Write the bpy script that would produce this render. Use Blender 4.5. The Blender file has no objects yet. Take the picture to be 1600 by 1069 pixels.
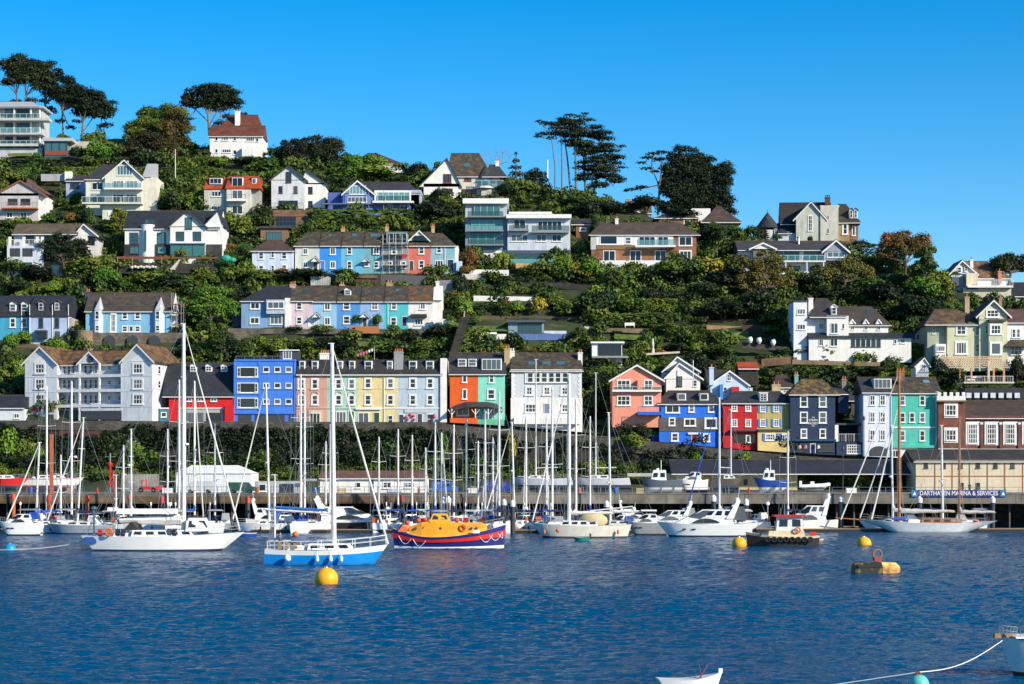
import bpy, math, random
import numpy as np
from mathutils import Vector, Matrix, noise

SC = bpy.context.scene
COL = SC.collection
R = math.radians
random.seed(7)
F = 2986.0            # focal length in pixels of the 1600 px wide photograph
CH = 9.0              # camera height over the water
HY = 736.0            # the row of the horizon

# ---------------------------------------------------------------- camera
cd = bpy.data.cameras.new('camera')
cam = bpy.data.objects.new('camera', cd); COL.objects.link(cam)
cam.location = (0, 0, CH); cam.rotation_euler = (R(90), 0, 0)
cd.sensor_width = 36; cd.lens = 36 * F / 1600
cd.shift_y = (HY - 534.5) / 1600
cd.clip_start = .5; cd.clip_end = 6000
SC.camera = cam
# ---------------------------------------------------------------- sky and sun
SUN_AZ, SUN_EL = R(36), R(27)      # azimuth: from +X towards -Y (the camera side)
sv = Vector((math.cos(SUN_EL) * math.cos(SUN_AZ), -math.cos(SUN_EL) * math.sin(SUN_AZ), math.sin(SUN_EL)))
w = bpy.data.worlds.new('World'); SC.world = w; w.use_nodes = True
nt = w.node_tree; nt.nodes.clear()
sky = nt.nodes.new('ShaderNodeTexSky'); sky.sky_type = 'NISHITA'; sky.sun_disc = False
sky.sun_elevation = SUN_EL; sky.sun_rotation = math.atan2(sv.x, sv.y)
sky.altitude = 0; sky.air_density = 1.0; sky.dust_density = .15; sky.ozone_density = 4.5
hs = nt.nodes.new('ShaderNodeHueSaturation'); hs.inputs['Saturation'].default_value = 1.44
bg = nt.nodes.new('ShaderNodeBackground'); bg.inputs[1].default_value = .125
ow = nt.nodes.new('ShaderNodeOutputWorld')
nt.links.new(sky.outputs[0], hs.inputs['Color']); nt.links.new(hs.outputs[0], bg.inputs[0]); nt.links.new(bg.outputs[0], ow.inputs[0])
sd = bpy.data.lights.new('sun', 'SUN'); sd.energy = 4.9; sd.angle = R(.5); sd.color = (1, .89, .70)
so = bpy.data.objects.new('sun', sd); COL.objects.link(so)
so.rotation_euler = sv.to_track_quat('Z', 'Y').to_euler()
so.location = (200, -100, 200)
SC.view_settings.view_transform = 'Standard'; SC.view_settings.look = 'None'
SC.view_settings.exposure = 0.46; SC.view_settings.gamma = 1
SC.cycles.use_denoising = True
SC.cycles.max_bounces = 6; SC.cycles.diffuse_bounces = 2; SC.cycles.glossy_bounces = 3
SC.cycles.transparent_max_bounces = 8; SC.cycles.transmission_bounces = 3

def P(px, py, D):
    return Vector(((px - 800) * D / F, D, CH - (py - HY) * D / F))
def lerp(pts, x):
    if x <= pts[0][0]: return pts[0][1]
    for (a, va), (b, vb) in zip(pts, pts[1:]):
        if x <= b: return va + (vb - va) * (x - a) / (b - a)
    return pts[-1][1]

# ---------------------------------------------------------------- materials
MATS = {}
def newmat(name):
    m = bpy.data.materials.new(name); m.use_nodes = True
    return m, m.node_tree, m.node_tree.nodes['Principled BSDF']
def rgba(c): return (c[0], c[1], c[2], 1)
def noise_mix(nt, c1, c2, scale, detail=4, lo=.35, hi=.65, coord='Object', stretch=None):
    tc = nt.nodes.new('ShaderNodeTexCoord')
    n = nt.nodes.new('ShaderNodeTexNoise'); n.inputs['Scale'].default_value = scale; n.inputs['Detail'].default_value = detail
    src = tc.outputs[coord]
    if stretch:
        mp = nt.nodes.new('ShaderNodeMapping'); mp.inputs['Scale'].default_value = stretch
        nt.links.new(src, mp.inputs[0]); src = mp.outputs[0]
    nt.links.new(src, n.inputs['Vector'])
    r = nt.nodes.new('ShaderNodeValToRGB'); r.color_ramp.elements[0].position = lo; r.color_ramp.elements[1].position = hi
    r.color_ramp.elements[0].color = c1 if len(c1) == 4 else rgba(c1); r.color_ramp.elements[1].color = c2 if len(c2) == 4 else rgba(c2)
    nt.links.new(n.outputs[0], r.inputs[0])
    return r.outputs[0]
def mulc(nt, a, b, fac=1.0):
    m = nt.nodes.new('ShaderNodeMix'); m.data_type = 'RGBA'; m.blend_type = 'MULTIPLY'; m.inputs[0].default_value = fac
    nt.links.new(a, m.inputs[6]); nt.links.new(b, m.inputs[7]); return m.outputs[2]
def render(c, rough=.75, dirt=.16):
    """painted render: slight streaks and mottling"""
    k = ('r', c, rough, dirt)
    if k in MATS: return MATS[k]
    m, nt, b = newmat('painted_render')
    a = noise_mix(nt, c, tuple(x * (1 - dirt) for x in c), .6, 6)
    s = noise_mix(nt, (1, 1, 1), (1 - dirt * 1.6, 1 - dirt * 1.65, 1 - dirt * 1.8), 1.0, 6, .45, .78, stretch=(2.2, 2.2, .25))
    nt.links.new(mulc(nt, a, s), b.inputs['Base Color']); b.inputs['Roughness'].default_value = rough
    n = nt.nodes.new('ShaderNodeTexNoise'); n.inputs['Scale'].default_value = 9
    bp = nt.nodes.new('ShaderNodeBump'); bp.inputs['Strength'].default_value = .12; bp.inputs['Distance'].default_value = .05
    nt.links.new(n.outputs[0], bp.inputs['Height']); nt.links.new(bp.outputs[0], b.inputs['Normal'])
    MATS[k] = m; return m
def plain(c, rough=.5, metal=0, spec=.5, name='paint', mott=.12):
    k = ('p', c, rough, metal)
    if k in MATS: return MATS[k]
    m, nt, b = newmat(name)
    nt.links.new(noise_mix(nt, c, tuple(x * (1 - mott) for x in c), 1.7, 3), b.inputs['Base Color'])
    b.inputs['Roughness'].default_value = rough; b.inputs['Metallic'].default_value = metal
    MATS[k] = m; return m
def slate(c1, c2, moss=None, lo=.5, hi=.62):
    k = ('s', c1, c2, moss, lo)
    if k in MATS: return MATS[k]
    m, nt, b = newmat('roof_slates')
    tc = nt.nodes.new('ShaderNodeTexCoord')
    br = nt.nodes.new('ShaderNodeTexBrick'); br.inputs['Scale'].default_value = 1
    br.inputs['Brick Width'].default_value = .45; br.inputs['Row Height'].default_value = .28; br.inputs['Mortar Size'].default_value = .025
    br.inputs['Color1'].default_value = rgba(c1); br.inputs['Color2'].default_value = rgba(c2); br.inputs['Mortar'].default_value = rgba([x * .45 for x in c1])
    # rows run with height, columns along the wall
    sp = nt.nodes.new('ShaderNodeSeparateXYZ'); cb = nt.nodes.new('ShaderNodeCombineXYZ'); ad = nt.nodes.new('ShaderNodeMath')
    nt.links.new(tc.outputs['Object'], sp.inputs[0]); nt.links.new(sp.outputs[0], ad.inputs[0]); nt.links.new(sp.outputs[1], ad.inputs[1])
    nt.links.new(ad.outputs[0], cb.inputs[0]); nt.links.new(sp.outputs[2], cb.inputs[1]); nt.links.new(cb.outputs[0], br.inputs['Vector'])
    col = br.outputs[0]
    v = noise_mix(nt, (.62, .62, .62), (1.15, 1.12, 1.05), .55, 6, .3, .7)
    col = mulc(nt, col, v)
    if moss:
        f = noise_mix(nt, (0, 0, 0), (.75, .75, .75), 1.1, 8, lo - .04, hi + .12)
        mx = nt.nodes.new('ShaderNodeMix'); mx.data_type = 'RGBA'
        nt.links.new(f, mx.inputs[0]); nt.links.new(col, mx.inputs[6]); mx.inputs[7].default_value = rgba(moss); col = mx.outputs[2]
    nt.links.new(col, b.inputs['Base Color']); b.inputs['Roughness'].default_value = .7
    bp = nt.nodes.new('ShaderNodeBump'); bp.inputs['Strength'].default_value = .6; bp.inputs['Distance'].default_value = .05
    nt.links.new(br.outputs[1], bp.inputs['Height']); bp.invert = True; nt.links.new(bp.outputs[0], b.inputs['Normal'])
    MATS[k] = m; return m
def stone(c1, c2, mortar, sc=1.0, bw=.55, rh=.28, name='stone'):
    k = ('st', c1, c2, sc, bw)
    if k in MATS: return MATS[k]
    m, nt, b = newmat(name)
    tc = nt.nodes.new('ShaderNodeTexCoord')
    br = nt.nodes.new('ShaderNodeTexBrick'); br.inputs['Scale'].default_value = sc
    br.inputs['Brick Width'].default_value = bw; br.inputs['Row Height'].default_value = rh; br.inputs['Mortar Size'].default_value = .03
    br.inputs['Color1'].default_value = rgba(c1); br.inputs['Color2'].default_value = rgba(c2); br.inputs['Mortar'].default_value = rgba(mortar)
    sp = nt.nodes.new('ShaderNodeSeparateXYZ'); cb = nt.nodes.new('ShaderNodeCombineXYZ'); ad = nt.nodes.new('ShaderNodeMath')
    nt.links.new(tc.outputs['Object'], sp.inputs[0]); nt.links.new(sp.outputs[0], ad.inputs[0]); nt.links.new(sp.outputs[1], ad.inputs[1])
    nt.links.new(ad.outputs[0], cb.inputs[0]); nt.links.new(sp.outputs[2], cb.inputs[1])
    nz = nt.nodes.new('ShaderNodeTexNoise'); nz.inputs['Scale'].default_value = 2
    va = nt.nodes.new('ShaderNodeVectorMath'); va.operation = 'MULTIPLY_ADD'; va.inputs[1].default_value = (.25, .25, .25)
    nt.links.new(nz.outputs[1], va.inputs[0]); nt.links.new(cb.outputs[0], va.inputs[2]); nt.links.new(va.outputs[0], br.inputs['Vector'])
    v = noise_mix(nt, (.5, .5, .48), (1.2, 1.15, 1.1), .45, 6, .3, .7)
    nt.links.new(mulc(nt, br.outputs[0], v), b.inputs['Base Color']); b.inputs['Roughness'].default_value = .9
    bp = nt.nodes.new('ShaderNodeBump'); bp.inputs['Strength'].default_value = .7; bp.inputs['Distance'].default_value = .06; bp.invert = True
    nt.links.new(br.outputs[1], bp.inputs['Height']); nt.links.new(bp.outputs[0], b.inputs['Normal'])
    MATS[k] = m; return m
def glass(c=(.012, .017, .024), rough=.06, clear=0):
    k = ('g', c, clear)
    if k in MATS: return MATS[k]
    m, nt, b = newmat('window_glass')
    b.inputs['Base Color'].default_value = rgba(c); b.inputs['Roughness'].default_value = rough
    b.inputs['IOR'].default_value = 1.5
    # pale curtains and blinds show behind some of the panes
    oi = nt.nodes.new('ShaderNodeObjectInfo'); r = nt.nodes.new('ShaderNodeValToRGB')
    r.color_ramp.interpolation = 'CONSTANT'
    r.color_ramp.elements[0].color = rgba(c); r.color_ramp.elements[1].position = .8; r.color_ramp.elements[1].color = rgba([x * 3 + .05 for x in c])
    e = r.color_ramp.elements.new(.5); e.color = rgba([x * 1.9 for x in c])
    nt.links.new(oi.outputs['Random'], r.inputs[0]); nt.links.new(r.outputs[0], b.inputs['Base Color'])
    if clear: b.inputs['Alpha'].default_value = 1 - clear
    n = nt.nodes.new('ShaderNodeTexNoise'); n.inputs['Scale'].default_value = 1.3
    bp = nt.nodes.new('ShaderNodeBump'); bp.inputs['Strength'].default_value = .05; bp.inputs['Distance'].default_value = .1
    nt.links.new(n.outputs[0], bp.inputs['Height']); nt.links.new(bp.outputs[0], b.inputs['Normal'])
    MATS[k] = m; return m
def foliage(stops, rough=.6, name='foliage'):
    m, nt, b = newmat(name)
    oi = nt.nodes.new('ShaderNodeObjectInfo'); g = nt.nodes.new('ShaderNodeNewGeometry')
    n1 = nt.nodes.new('ShaderNodeTexNoise'); n1.inputs['Scale'].default_value = .16; n1.inputs['Detail'].default_value = 3
    n2 = nt.nodes.new('ShaderNodeTexNoise'); n2.inputs['Scale'].default_value = 1.6; n2.inputs['Detail'].default_value = 2
    nt.links.new(g.outputs['Position'], n1.inputs['Vector']); nt.links.new(g.outputs['Position'], n2.inputs['Vector'])
    a = nt.nodes.new('ShaderNodeMath'); a.operation = 'MULTIPLY_ADD'; a.inputs[1].default_value = .5; a.inputs[2].default_value = -.66
    nt.links.new(oi.outputs['Random'], a.inputs[0])
    a2 = nt.nodes.new('ShaderNodeMath'); a2.operation = 'MULTIPLY_ADD'; a2.inputs[1].default_value = 1.35
    nt.links.new(n1.outputs[0], a2.inputs[0]); nt.links.new(a.outputs[0], a2.inputs[2])
    a3 = nt.nodes.new('ShaderNodeMath'); a3.operation = 'MULTIPLY_ADD'; a3.inputs[1].default_value = .5
    nt.links.new(n2.outputs[0], a3.inputs[0]); nt.links.new(a2.outputs[0], a3.inputs[2])
    r = nt.nodes.new('ShaderNodeValToRGB'); cr = r.color_ramp
    cr.elements[0].position = stops[0][0]; cr.elements[0].color = rgba(stops[0][1])
    cr.elements[1].position = stops[-1][0]; cr.elements[1].color = rgba(stops[-1][1])
    for p_, c_ in stops[1:-1]: e = cr.elements.new(p_); e.color = rgba(c_)
    nt.links.new(a3.outputs[0], r.inputs[0]); nt.links.new(r.outputs[0], b.inputs['Base Color'])
    b.inputs['Roughness'].default_value = rough; b.inputs['Specular IOR Level'].default_value = .25
    return m

WHITE = render((.80, .79, .76), dirt=.1)
WHITE2 = render((.62, .66, .72), dirt=.12)
TRIM = plain((.82, .82, .80), .45, name='white_trim')
GLASS = glass()
GLASSB = glass((.03, .075, .09))
GLASSG = glass((.05, .16, .16))
RAILG = glass((.035, .10, .11), clear=.55)
SLATE = slate((.050, .052, .058), (.032, .034, .040))
SLATEB = slate((.028, .034, .048), (.018, .022, .034))
SLATEM = slate((.070, .060, .050), (.045, .040, .036), (.17, .11, .03))
SLATEO = slate((.10, .065, .04), (.06, .045, .03), (.33, .15, .03), .42, .6)
SLATEY = slate((.08, .07, .045), (.06, .05, .035), (.38, .19, .015), .5, .56)
TILER = slate((.22, .055, .022), (.14, .04, .02), (.09, .05, .03))
TILEO = slate((.50, .075, .018), (.36, .055, .015))
TILEB = slate((.12, .075, .05), (.08, .055, .04))
STONEW = stone((.22, .19, .15), (.12, .105, .085), (.10, .09, .07))
STONEB = stone((.30, .19, .10), (.16, .10, .06), (.16, .12, .08))
BRICKR = stone((.28, .050, .030), (.20, .036, .022), (.22, .12, .09), 1, .3, .1, 'brick')
BRICKO = stone((.42, .13, .05), (.32, .09, .035), (.30, .2, .13), 1, .3, .1, 'brick')
POTS = plain((.55, .17, .06), .8, name='terracotta')
DKGREY = plain((.05, .055, .065), .5)
METAL = plain((.45, .46, .47), .35, 1, name='metal')
STEEL = plain((.30, .30, .31), .5, .6, name='scaffold_steel')
WOODM = plain((.30, .17, .08), .6, name='wood')
CONC = stone((.23, .215, .185), (.17, .16, .14), (.12, .115, .1), .5, 4.0, 1.2, 'concrete')
# ---------------------------------------------------------------- mesh building
class MB:
    def __init__(s): s.v = []; s.f = []; s.m = []; s.mi = 0
    def _add(s, vs, fs):
        b = len(s.v); s.v += [tuple(p) for p in vs]
        for q in fs: s.f.append(tuple(b + i for i in q)); s.m.append(s.mi)
        return s
    def box(s, x0, x1, y0, y1, z0, z1):
        if x1 < x0: x0, x1 = x1, x0
        if z1 < z0: z0, z1 = z1, z0
        if y1 < y0: y0, y1 = y1, y0
        return s._add([(x0,y0,z0),(x1,y0,z0),(x1,y1,z0),(x0,y1,z0),(x0,y0,z1),(x1,y0,z1),(x1,y1,z1),(x0,y1,z1)],
            [(0,3,2,1),(4,5,6,7),(0,1,5,4),(1,2,6,5),(2,3,7,6),(3,0,4,7)])
    def prism(s, poly, y0, y1):
        """poly: (x, z) points, counter-clockwise seen from -Y; extruded from y0 to y1"""
        n = len(poly)
        return s._add([(x, y0, z) for x, z in poly] + [(x, y1, z) for x, z in poly],
            [tuple(range(n)), tuple(range(2*n-1, n-1, -1))] + [((i+1) % n, i, n+i, n+(i+1) % n) for i in range(n)])
    def prismx(s, poly, x0, x1):
        """poly: (y, z) extruded along x"""
        n = len(poly)
        return s._add([(x0, y, z) for y, z in poly] + [(x1, y, z) for y, z in poly],
            [tuple(range(n-1, -1, -1)), tuple(range(n, 2*n))] + [(i, (i+1) % n, n+(i+1) % n, n+i) for i in range(n)])
    def prismz(s, poly, z0, z1):
        n = len(poly)
        return s._add([(x, y, z0) for x, y in poly] + [(x, y, z1) for x, y in poly],
            [tuple(range(n-1, -1, -1)), tuple(range(n, 2*n))] + [(i, (i+1) % n, n+(i+1) % n, n+i) for i in range(n)])
    def tube(s, pts, r, n=6, r1=None):
        pts = [Vector(p) for p in pts]; k = len(pts); rings = []
        for i, p in enumerate(pts):
            d = (pts[min(i+1, k-1)] - pts[max(i-1, 0)]).normalized()
            a = d.orthogonal().normalized(); b = d.cross(a)
            rr = (r[i] if isinstance(r, (list, tuple)) else (r if r1 is None else r + (r1 - r) * i / (k - 1)))
            rings.append([p + (a * math.cos(2*math.pi*j/n) + b * math.sin(2*math.pi*j/n)) * rr for j in range(n)])
        fs = [tuple(range(n-1, -1, -1)), tuple((k-1)*n + j for j in range(n))]
        for i in range(k-1):
            for j in range(n):
                fs.append((i*n+j, i*n+(j+1) % n, (i+1)*n+(j+1) % n, (i+1)*n+j))
        return s._add([q for rg in rings for q in rg], fs)
    def lathe(s, prof, c=(0,0,0), n=12):
        """prof: (radius, z) from bottom to top"""
        k = len(prof)
        vs = [(c[0] + r*math.cos(2*math.pi*j/n), c[1] + r*math.sin(2*math.pi*j/n), c[2] + z) for r, z in prof for j in range(n)]
        fs = [tuple(range(n-1, -1, -1)), tuple((k-1)*n + j for j in range(n))]
        for i in range(k-1):
            for j in range(n): fs.append((i*n+j, i*n+(j+1) % n, (i+1)*n+(j+1) % n, (i+1)*n+j))
        return s._add(vs, fs)
    def torus(s, c, R0, r, axis='y', n=14, m=6, a0=0, a1=2*math.pi):
        pts = []
        full = abs(a1 - a0 - 2*math.pi) < 1e-6
        for i in range(n + (0 if full else 1)):
            a = a0 + (a1 - a0) * i / n; ca, sa = math.cos(a), math.sin(a)
            for j in range(m):
                b = 2*math.pi*j/m; rr = R0 + r*math.cos(b); h = r*math.sin(b)
                q = (rr*ca, h, rr*sa) if axis == 'y' else ((h, rr*ca, rr*sa) if axis == 'x' else (rr*ca, rr*sa, h))
                pts.append((c[0]+q[0], c[1]+q[1], c[2]+q[2]))
        k = n if full else n + 1; fs = []
        for i in range(n):
            for j in range(m):
                i2 = (i+1) % k
                fs.append((i*m+j, i2*m+j, i2*m+(j+1) % m, i*m+(j+1) % m))
        return s._add(pts, fs)
    def sphere(s, c, rx, ry, rz, n=12, m=7):
        prof = []
        vs = []; fs = []
        for i in range(1, m):
            t = math.pi*i/m - math.pi/2
            for j in range(n):
                a = 2*math.pi*j/n; vs.append((c[0]+rx*math.cos(t)*math.cos(a), c[1]+ry*math.cos(t)*math.sin(a), c[2]+rz*math.sin(t)))
        vs += [(c[0], c[1], c[2]-rz), (c[0], c[1], c[2]+rz)]; b0 = len(vs)-2
        for i in range(m-2):
            for j in range(n): fs.append((i*n+j, i*n+(j+1) % n, (i+1)*n+(j+1) % n, (i+1)*n+j))
        for j in range(n): fs.append((b0, (j+1) % n, j)); fs.append((b0+1, (m-2)*n+j, (m-2)*n+(j+1) % n))
        return s._add(vs, fs)
    def quad(s, a, b, c, d): return s._add([a, b, c, d], [(0, 1, 2, 3)])
    def mesh(s, name, mats, smooth=False):
        me = bpy.data.meshes.new(name); me.from_pydata(s.v, [], s.f)
        for m in (mats if isinstance(mats, (list, tuple)) else [mats]): me.materials.append(m)
        me.polygons.foreach_set('material_index', s.m)
        if smooth:
            me.polygons.foreach_set('use_smooth', [True] * len(s.f))
            try: me.set_sharp_from_angle(angle=R(40))
            except Exception: pass
        me.update(); return me
    def build(s, name, mats, parent=None, smooth=False):
        return link(name, s.mesh(name, mats, smooth), parent)
def link(name, data, parent=None):
    o = bpy.data.objects.new(name, data); COL.objects.link(o)
    if parent is not None: o.parent = parent
    return o
def tag(o, label=None, cat=None, group=None, kind=None):
    if label: o['label'] = label
    if cat: o['category'] = cat
    if group: o['group'] = group
    if kind: o['kind'] = kind
    return o
def thing(name, label, cat, loc=(0,0,0), rz=0, group=None):
    o = link(name, None); o.location = loc; o.rotation_euler = (0, 0, rz)
    return tag(o, label, cat, group)
def copy_tree(o, parent=None):
    c = o.copy(); COL.objects.link(c)
    if parent is not None: c.parent = parent; c.matrix_parent_inverse = o.matrix_parent_inverse
    for k in KIDS.get(o.name, []): copy_tree(k, c)
    return c
KIDS = {}

# ---------------------------------------------------------------- houses
LAND = []     # landmarks (px, py, phrase) used to say where plants stand
WINC = {}
def window_mesh(w, h, nx, ny, fr, gl, fw, surround=0):
    k = (round(w, 1), round(h, 1), nx, ny, fr.name, gl.name, fw, surround)
    if k in WINC: return WINC[k]
    a = MB()
    def frame(x0, x1, z0, z1, d0, d1): a.box(x0, x1, d0, d1, z0, z1)
    W, H = w/2, h/2
    if surround:
        q = surround
        frame(-W-q, -W, -H-q, H+q, -.06, .02); frame(W, W+q, -H-q, H+q, -.06, .02); frame(-W, W, H, H+q, -.06, .02)
    frame(-W, -W+fw, -H, H, -.05, .02); frame(W-fw, W, -H, H, -.05, .02)
    frame(-W+fw, W-fw, H-fw, H, -.05, .02); frame(-W+fw, W-fw, -H, -H+fw, -.05, .02)
    b = fw * .75
    for i in range(1, nx): x = -W + w*i/nx; frame(x-b/2, x+b/2, -H+fw, H-fw, -.035, .02)
    for j in range(1, ny):
        z = -H + h*j/ny
        for i in range(nx):
            xa = -W+fw if i == 0 else -W + w*i/nx + b/2; xb = W-fw if i == nx-1 else -W + w*(i+1)/nx - b/2
            frame(xa, xb, z-b/2, z+b/2, -.033, .02)
    frame(-W-.08-surround, W+.08+surround, -H-.1-surround*.5, -H, -.16, .02)
    g = MB().box(-W+.02, W-.02, -.02, .015, -H+.02, H-.02)
    WINC[k] = (a.mesh('window', fr), g.mesh('pane', gl)); return WINC[k]

class House:
    def __init__(s, label, D, xc, yb, yaw=0, name='house', cat='house', mark=None, group=None, down=1.5):
        s.D, s.xc, s.yb, s.yaw = D, xc, yb, R(yaw); s.s = D / F; s.cy = math.cos(s.yaw); s.down = down
        s.o = P(xc, yb, D); s.root = thing(name, label, cat, s.o, s.yaw, group)
        if mark: LAND.append((xc, yb, mark))
        s.box = [1e9, 1e9, -1e9, -1e9]; s.top = yb
        HOUSES.append(s)
    def X(s, px, d=0):
        # local x of a point that shows at column px on the local plane y = d
        a = (px - 800) / F; c, n = s.cy, math.sin(s.yaw)
        # world = o + x*(c,n) + d*(-n,c);  wx = a*wy
        x = (a*(s.o.y + d*c) - s.o.x + d*n) / (c - a*n)
        return x
    def Z(s, py, d=0, x=0):
        wy = s.o.y + d*s.cy + x*math.sin(s.yaw)
        return CH - (py - HY) * wy / F - s.o.z
    def mark(s, x0, x1, y0, y1):
        s.box = [min(s.box[0], x0), min(s.box[1], y0), max(s.box[2], x1), max(s.box[3], y1)]
    def wall(s, x0, x1, y0, y1=None, mat=None, d0=0, d1=8, name='wall'):
        z1 = s.Z(y0); z0 = -s.down if y1 is None else s.Z(y1)
        s.mark(x0, x1, y0, y1 or s.yb)
        return MB().box(s.X(x0, d0), s.X(x1, d0), d0, d1, z0, z1).build(name, mat or WHITE, s.root)
    def roofx(s, x0, x1, ye, yr, mat=None, d0=0, d1=8, hl=0, hr=0, ov=.35, cap=None, gut=TRIM, back=True, name='roof'):
        """ridge parallel to the facade; hl / hr: how far in px the hips draw the ridge ends in"""
        mat = mat or SLATE
        X0, X1 = s.X(x0, d0) - (ov if hl else .12), s.X(x1, d0) + (ov if hr else .12); ze = s.Z(ye)
        dm = (d0 + d1) / 2; zr = s.Z(yr, dm); k = s.s
        ra, rb = X0 + hl*k, X1 - hr*k; a, b = d0 - ov, d1 + ov; drop = (zr - ze) * ov / (dm - d0 + .01)
        e0 = ze - drop * .6; t = .16
        m = MB()
        vs = [(X0, a, e0), (X1, a, e0), (X1, b, e0), (X0, b, e0), (ra, dm, zr), (rb, dm, zr),
              (X0, a, e0-t), (X1, a, e0-t), (X1, b, e0-t), (X0, b, e0-t)]
        m._add(vs, [(0, 1, 5, 4), (1, 2, 5), (2, 3, 4, 5), (3, 0, 4), (0, 6, 7, 1), (1, 7, 8, 2), (2, 8, 9, 3), (3, 9, 6, 0), (9, 8, 7, 6)])
        r = m.build(name, mat, s.root); s.mark(x0, x1, yr, ye)
        rg = MB().tube([(ra, dm, zr + .02), (rb, dm, zr + .02)], .11, 6)
        rg.build('ridge_tiles', TILEB, r)
        if cap is not None:
            for side, hh, xx in ((-1, hl, X0), (1, hr, X1)):
                if not hh:
                    g = MB(); g.prismx([(d0, ze - .3), (d1, ze - .3), (dm, zr - .06)], xx + side*.005, xx + side*.05)
                    g.build('gable', cap, s.root)
        if gut is not None:
            MB().box(X0 + .02, X1 - .02, a - .1, a + .02, e0 - t - .06, e0 - t + .08).build('gutter', gut, s.root)
        return r
    def gablef(s, x0, x1, ye, ya, wall=None, roof=None, d0=0, d1=8, ov=.4, trim=TRIM, xa=None, tw=.28):
        """gable facing the water; ridge runs back into the hill"""
        wall = wall or WHITE; roof = roof or SLATE
        X0, X1 = s.X(x0, d0), s.X(x1, d0); ze = s.Z(ye, d0); za = s.Z(ya, d0)
        Xa = s.X(xa, d0) if xa else (X0 + X1) / 2
        MB().prism([(X0, ze), (X1, ze), (Xa, za)], d0, d1).build('gable', wall, s.root)
        s.mark(x0, x1, ya, ye)
        t = .2
        for side, xx in ((-1, X0), (1, X1)):
            dx, dz = xx - Xa, ze - za; L = math.hypot(dx, dz); ux, uz = dx/L, dz/L; nx, nz = (-uz, ux) if side > 0 else (uz, -ux)
            if nz < 0: nx, nz = -nx, -nz
            p0 = (Xa, za + .03); p1 = (xx + ux*ov, ze + uz*ov + .03)
            poly = [p1, p0, (p0[0], p0[1] + t/max(nz, .2)), (p1[0] + nx*t, p1[1] + nz*t)]
            if side > 0: poly = poly[::-1]
            # orient counter-clockwise
            ar = sum(poly[i][0]*poly[(i+1) % 4][1] - poly[(i+1) % 4][0]*poly[i][1] for i in range(4))
            if ar < 0: poly = poly[::-1]
            r = MB().prism(poly, d0 - ov, d1).build('roof', roof, s.root)
            if trim is not None:
                q0 = (Xa, za - tw + .1); q1 = (p1[0], p1[1] - tw + .05)
                pl = [q1, q0, (p0[0], p0[1] + .1), (p1[0] + nx*.08, p1[1] + nz*.08)]
                ar = sum(pl[i][0]*pl[(i+1) % 4][1] - pl[(i+1) % 4][0]*pl[i][1] for i in range(4))
                if ar < 0: pl = pl[::-1]
                MB().prism(pl, d0 - ov - .08, d0 - ov + .0).build('bargeboard', trim, s.root)
    def win(s, x, y, w, h, nx=1, ny=2, fr=TRIM, gl=None, d=0, fw=None, sur=0, name='window'):
        W, H = w*s.s, h*s.s
        fw = fw or min(.14, W*.13)
        a, g = window_mesh(W, H, nx, ny, fr, gl or GLASS, round(fw, 2), sur)
        X = s.X(x, d); o = link(name, a, s.root); o.location = (X, d - .03, s.Z(y, d, X))
        p = link('pane', g, o); return o
    def wins(s, xs, ys, w, h, **k):
        for y in ys:
            for x in xs: s.win(x, y, w, h, **k)
    def swin(s, side, px, y, w, h, x=None, nx=1, ny=2, dd=3):
        """window in a side wall: side +1 right, -1 left; dd metres back"""
        W, H = w, h*s.s
        a, g = window_mesh(W, H, nx, ny, TRIM, GLASS, .1, 0)
        X = s.X(px, 0); o = link('window', a, s.root); o.location = (X + side*.03, dd, s.Z(y, dd, X)); o.rotation_euler = (0, 0, R(90*side))
        link('pane', g, o)
    def box_(s, name, x0, x1, y0, y1, d0, d1, mat):
        s.mark(x0, x1, y0, y1)
        return MB().box(s.X(x0, d0), s.X(x1, d0), d0, d1, s.Z(y1, 0), s.Z(y0, 0)).build(name, mat, s.root)
    def door(s, x, y0, y1, w, mat, d=0, fr=TRIM):
        X = s.X(x, d); W = w*s.s/2; z0, z1 = s.Z(y1), s.Z(y0)
        o = MB().box(X-W, X+W, d-.05, d+.02, z0, z1).build('door', mat, s.root)
        MB().box(X-W-.1, X-W, d-.09, d+.02, z0, z1+.1).box(X+W, X+W+.1, d-.09, d+.02, z0, z1+.1).box(X-W, X+W, d-.09, d+.02, z1, z1+.1).build('door_frame', fr, o)
        MB().box(X+W*.55, X+W*.8, d-.1, d-.05, z0+.95, z0+1.05).build('handle', METAL, o)
    def chim(s, x0, x1, y0, y1, mat=None, d=4, dd=.9, pots=3, pmat=POTS):
        X0, X1 = s.X(x0, d), s.X(x1, d); z0, z1 = s.Z(y1, d), s.Z(y0, d); s.mark(x0, x1, y0, y1)
        m = MB().box(X0, X1, d-dd/2, d+dd/2, z0, z1).box(X0-.08, X1+.08, d-dd/2-.08, d+dd/2+.08, z1-.22, z1-.02)
        c = m.build('chimney', mat or WHITE, s.root)
        for i in range(pots):
            xx = X0 + (X1-X0)*(i+.5)/pots
            MB().lathe([(.15, -.05), (.12, .45), (.16, .5), (.16, .58)], (xx, d, z1), 8).build('chimney_pot', pmat, c, True)
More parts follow.
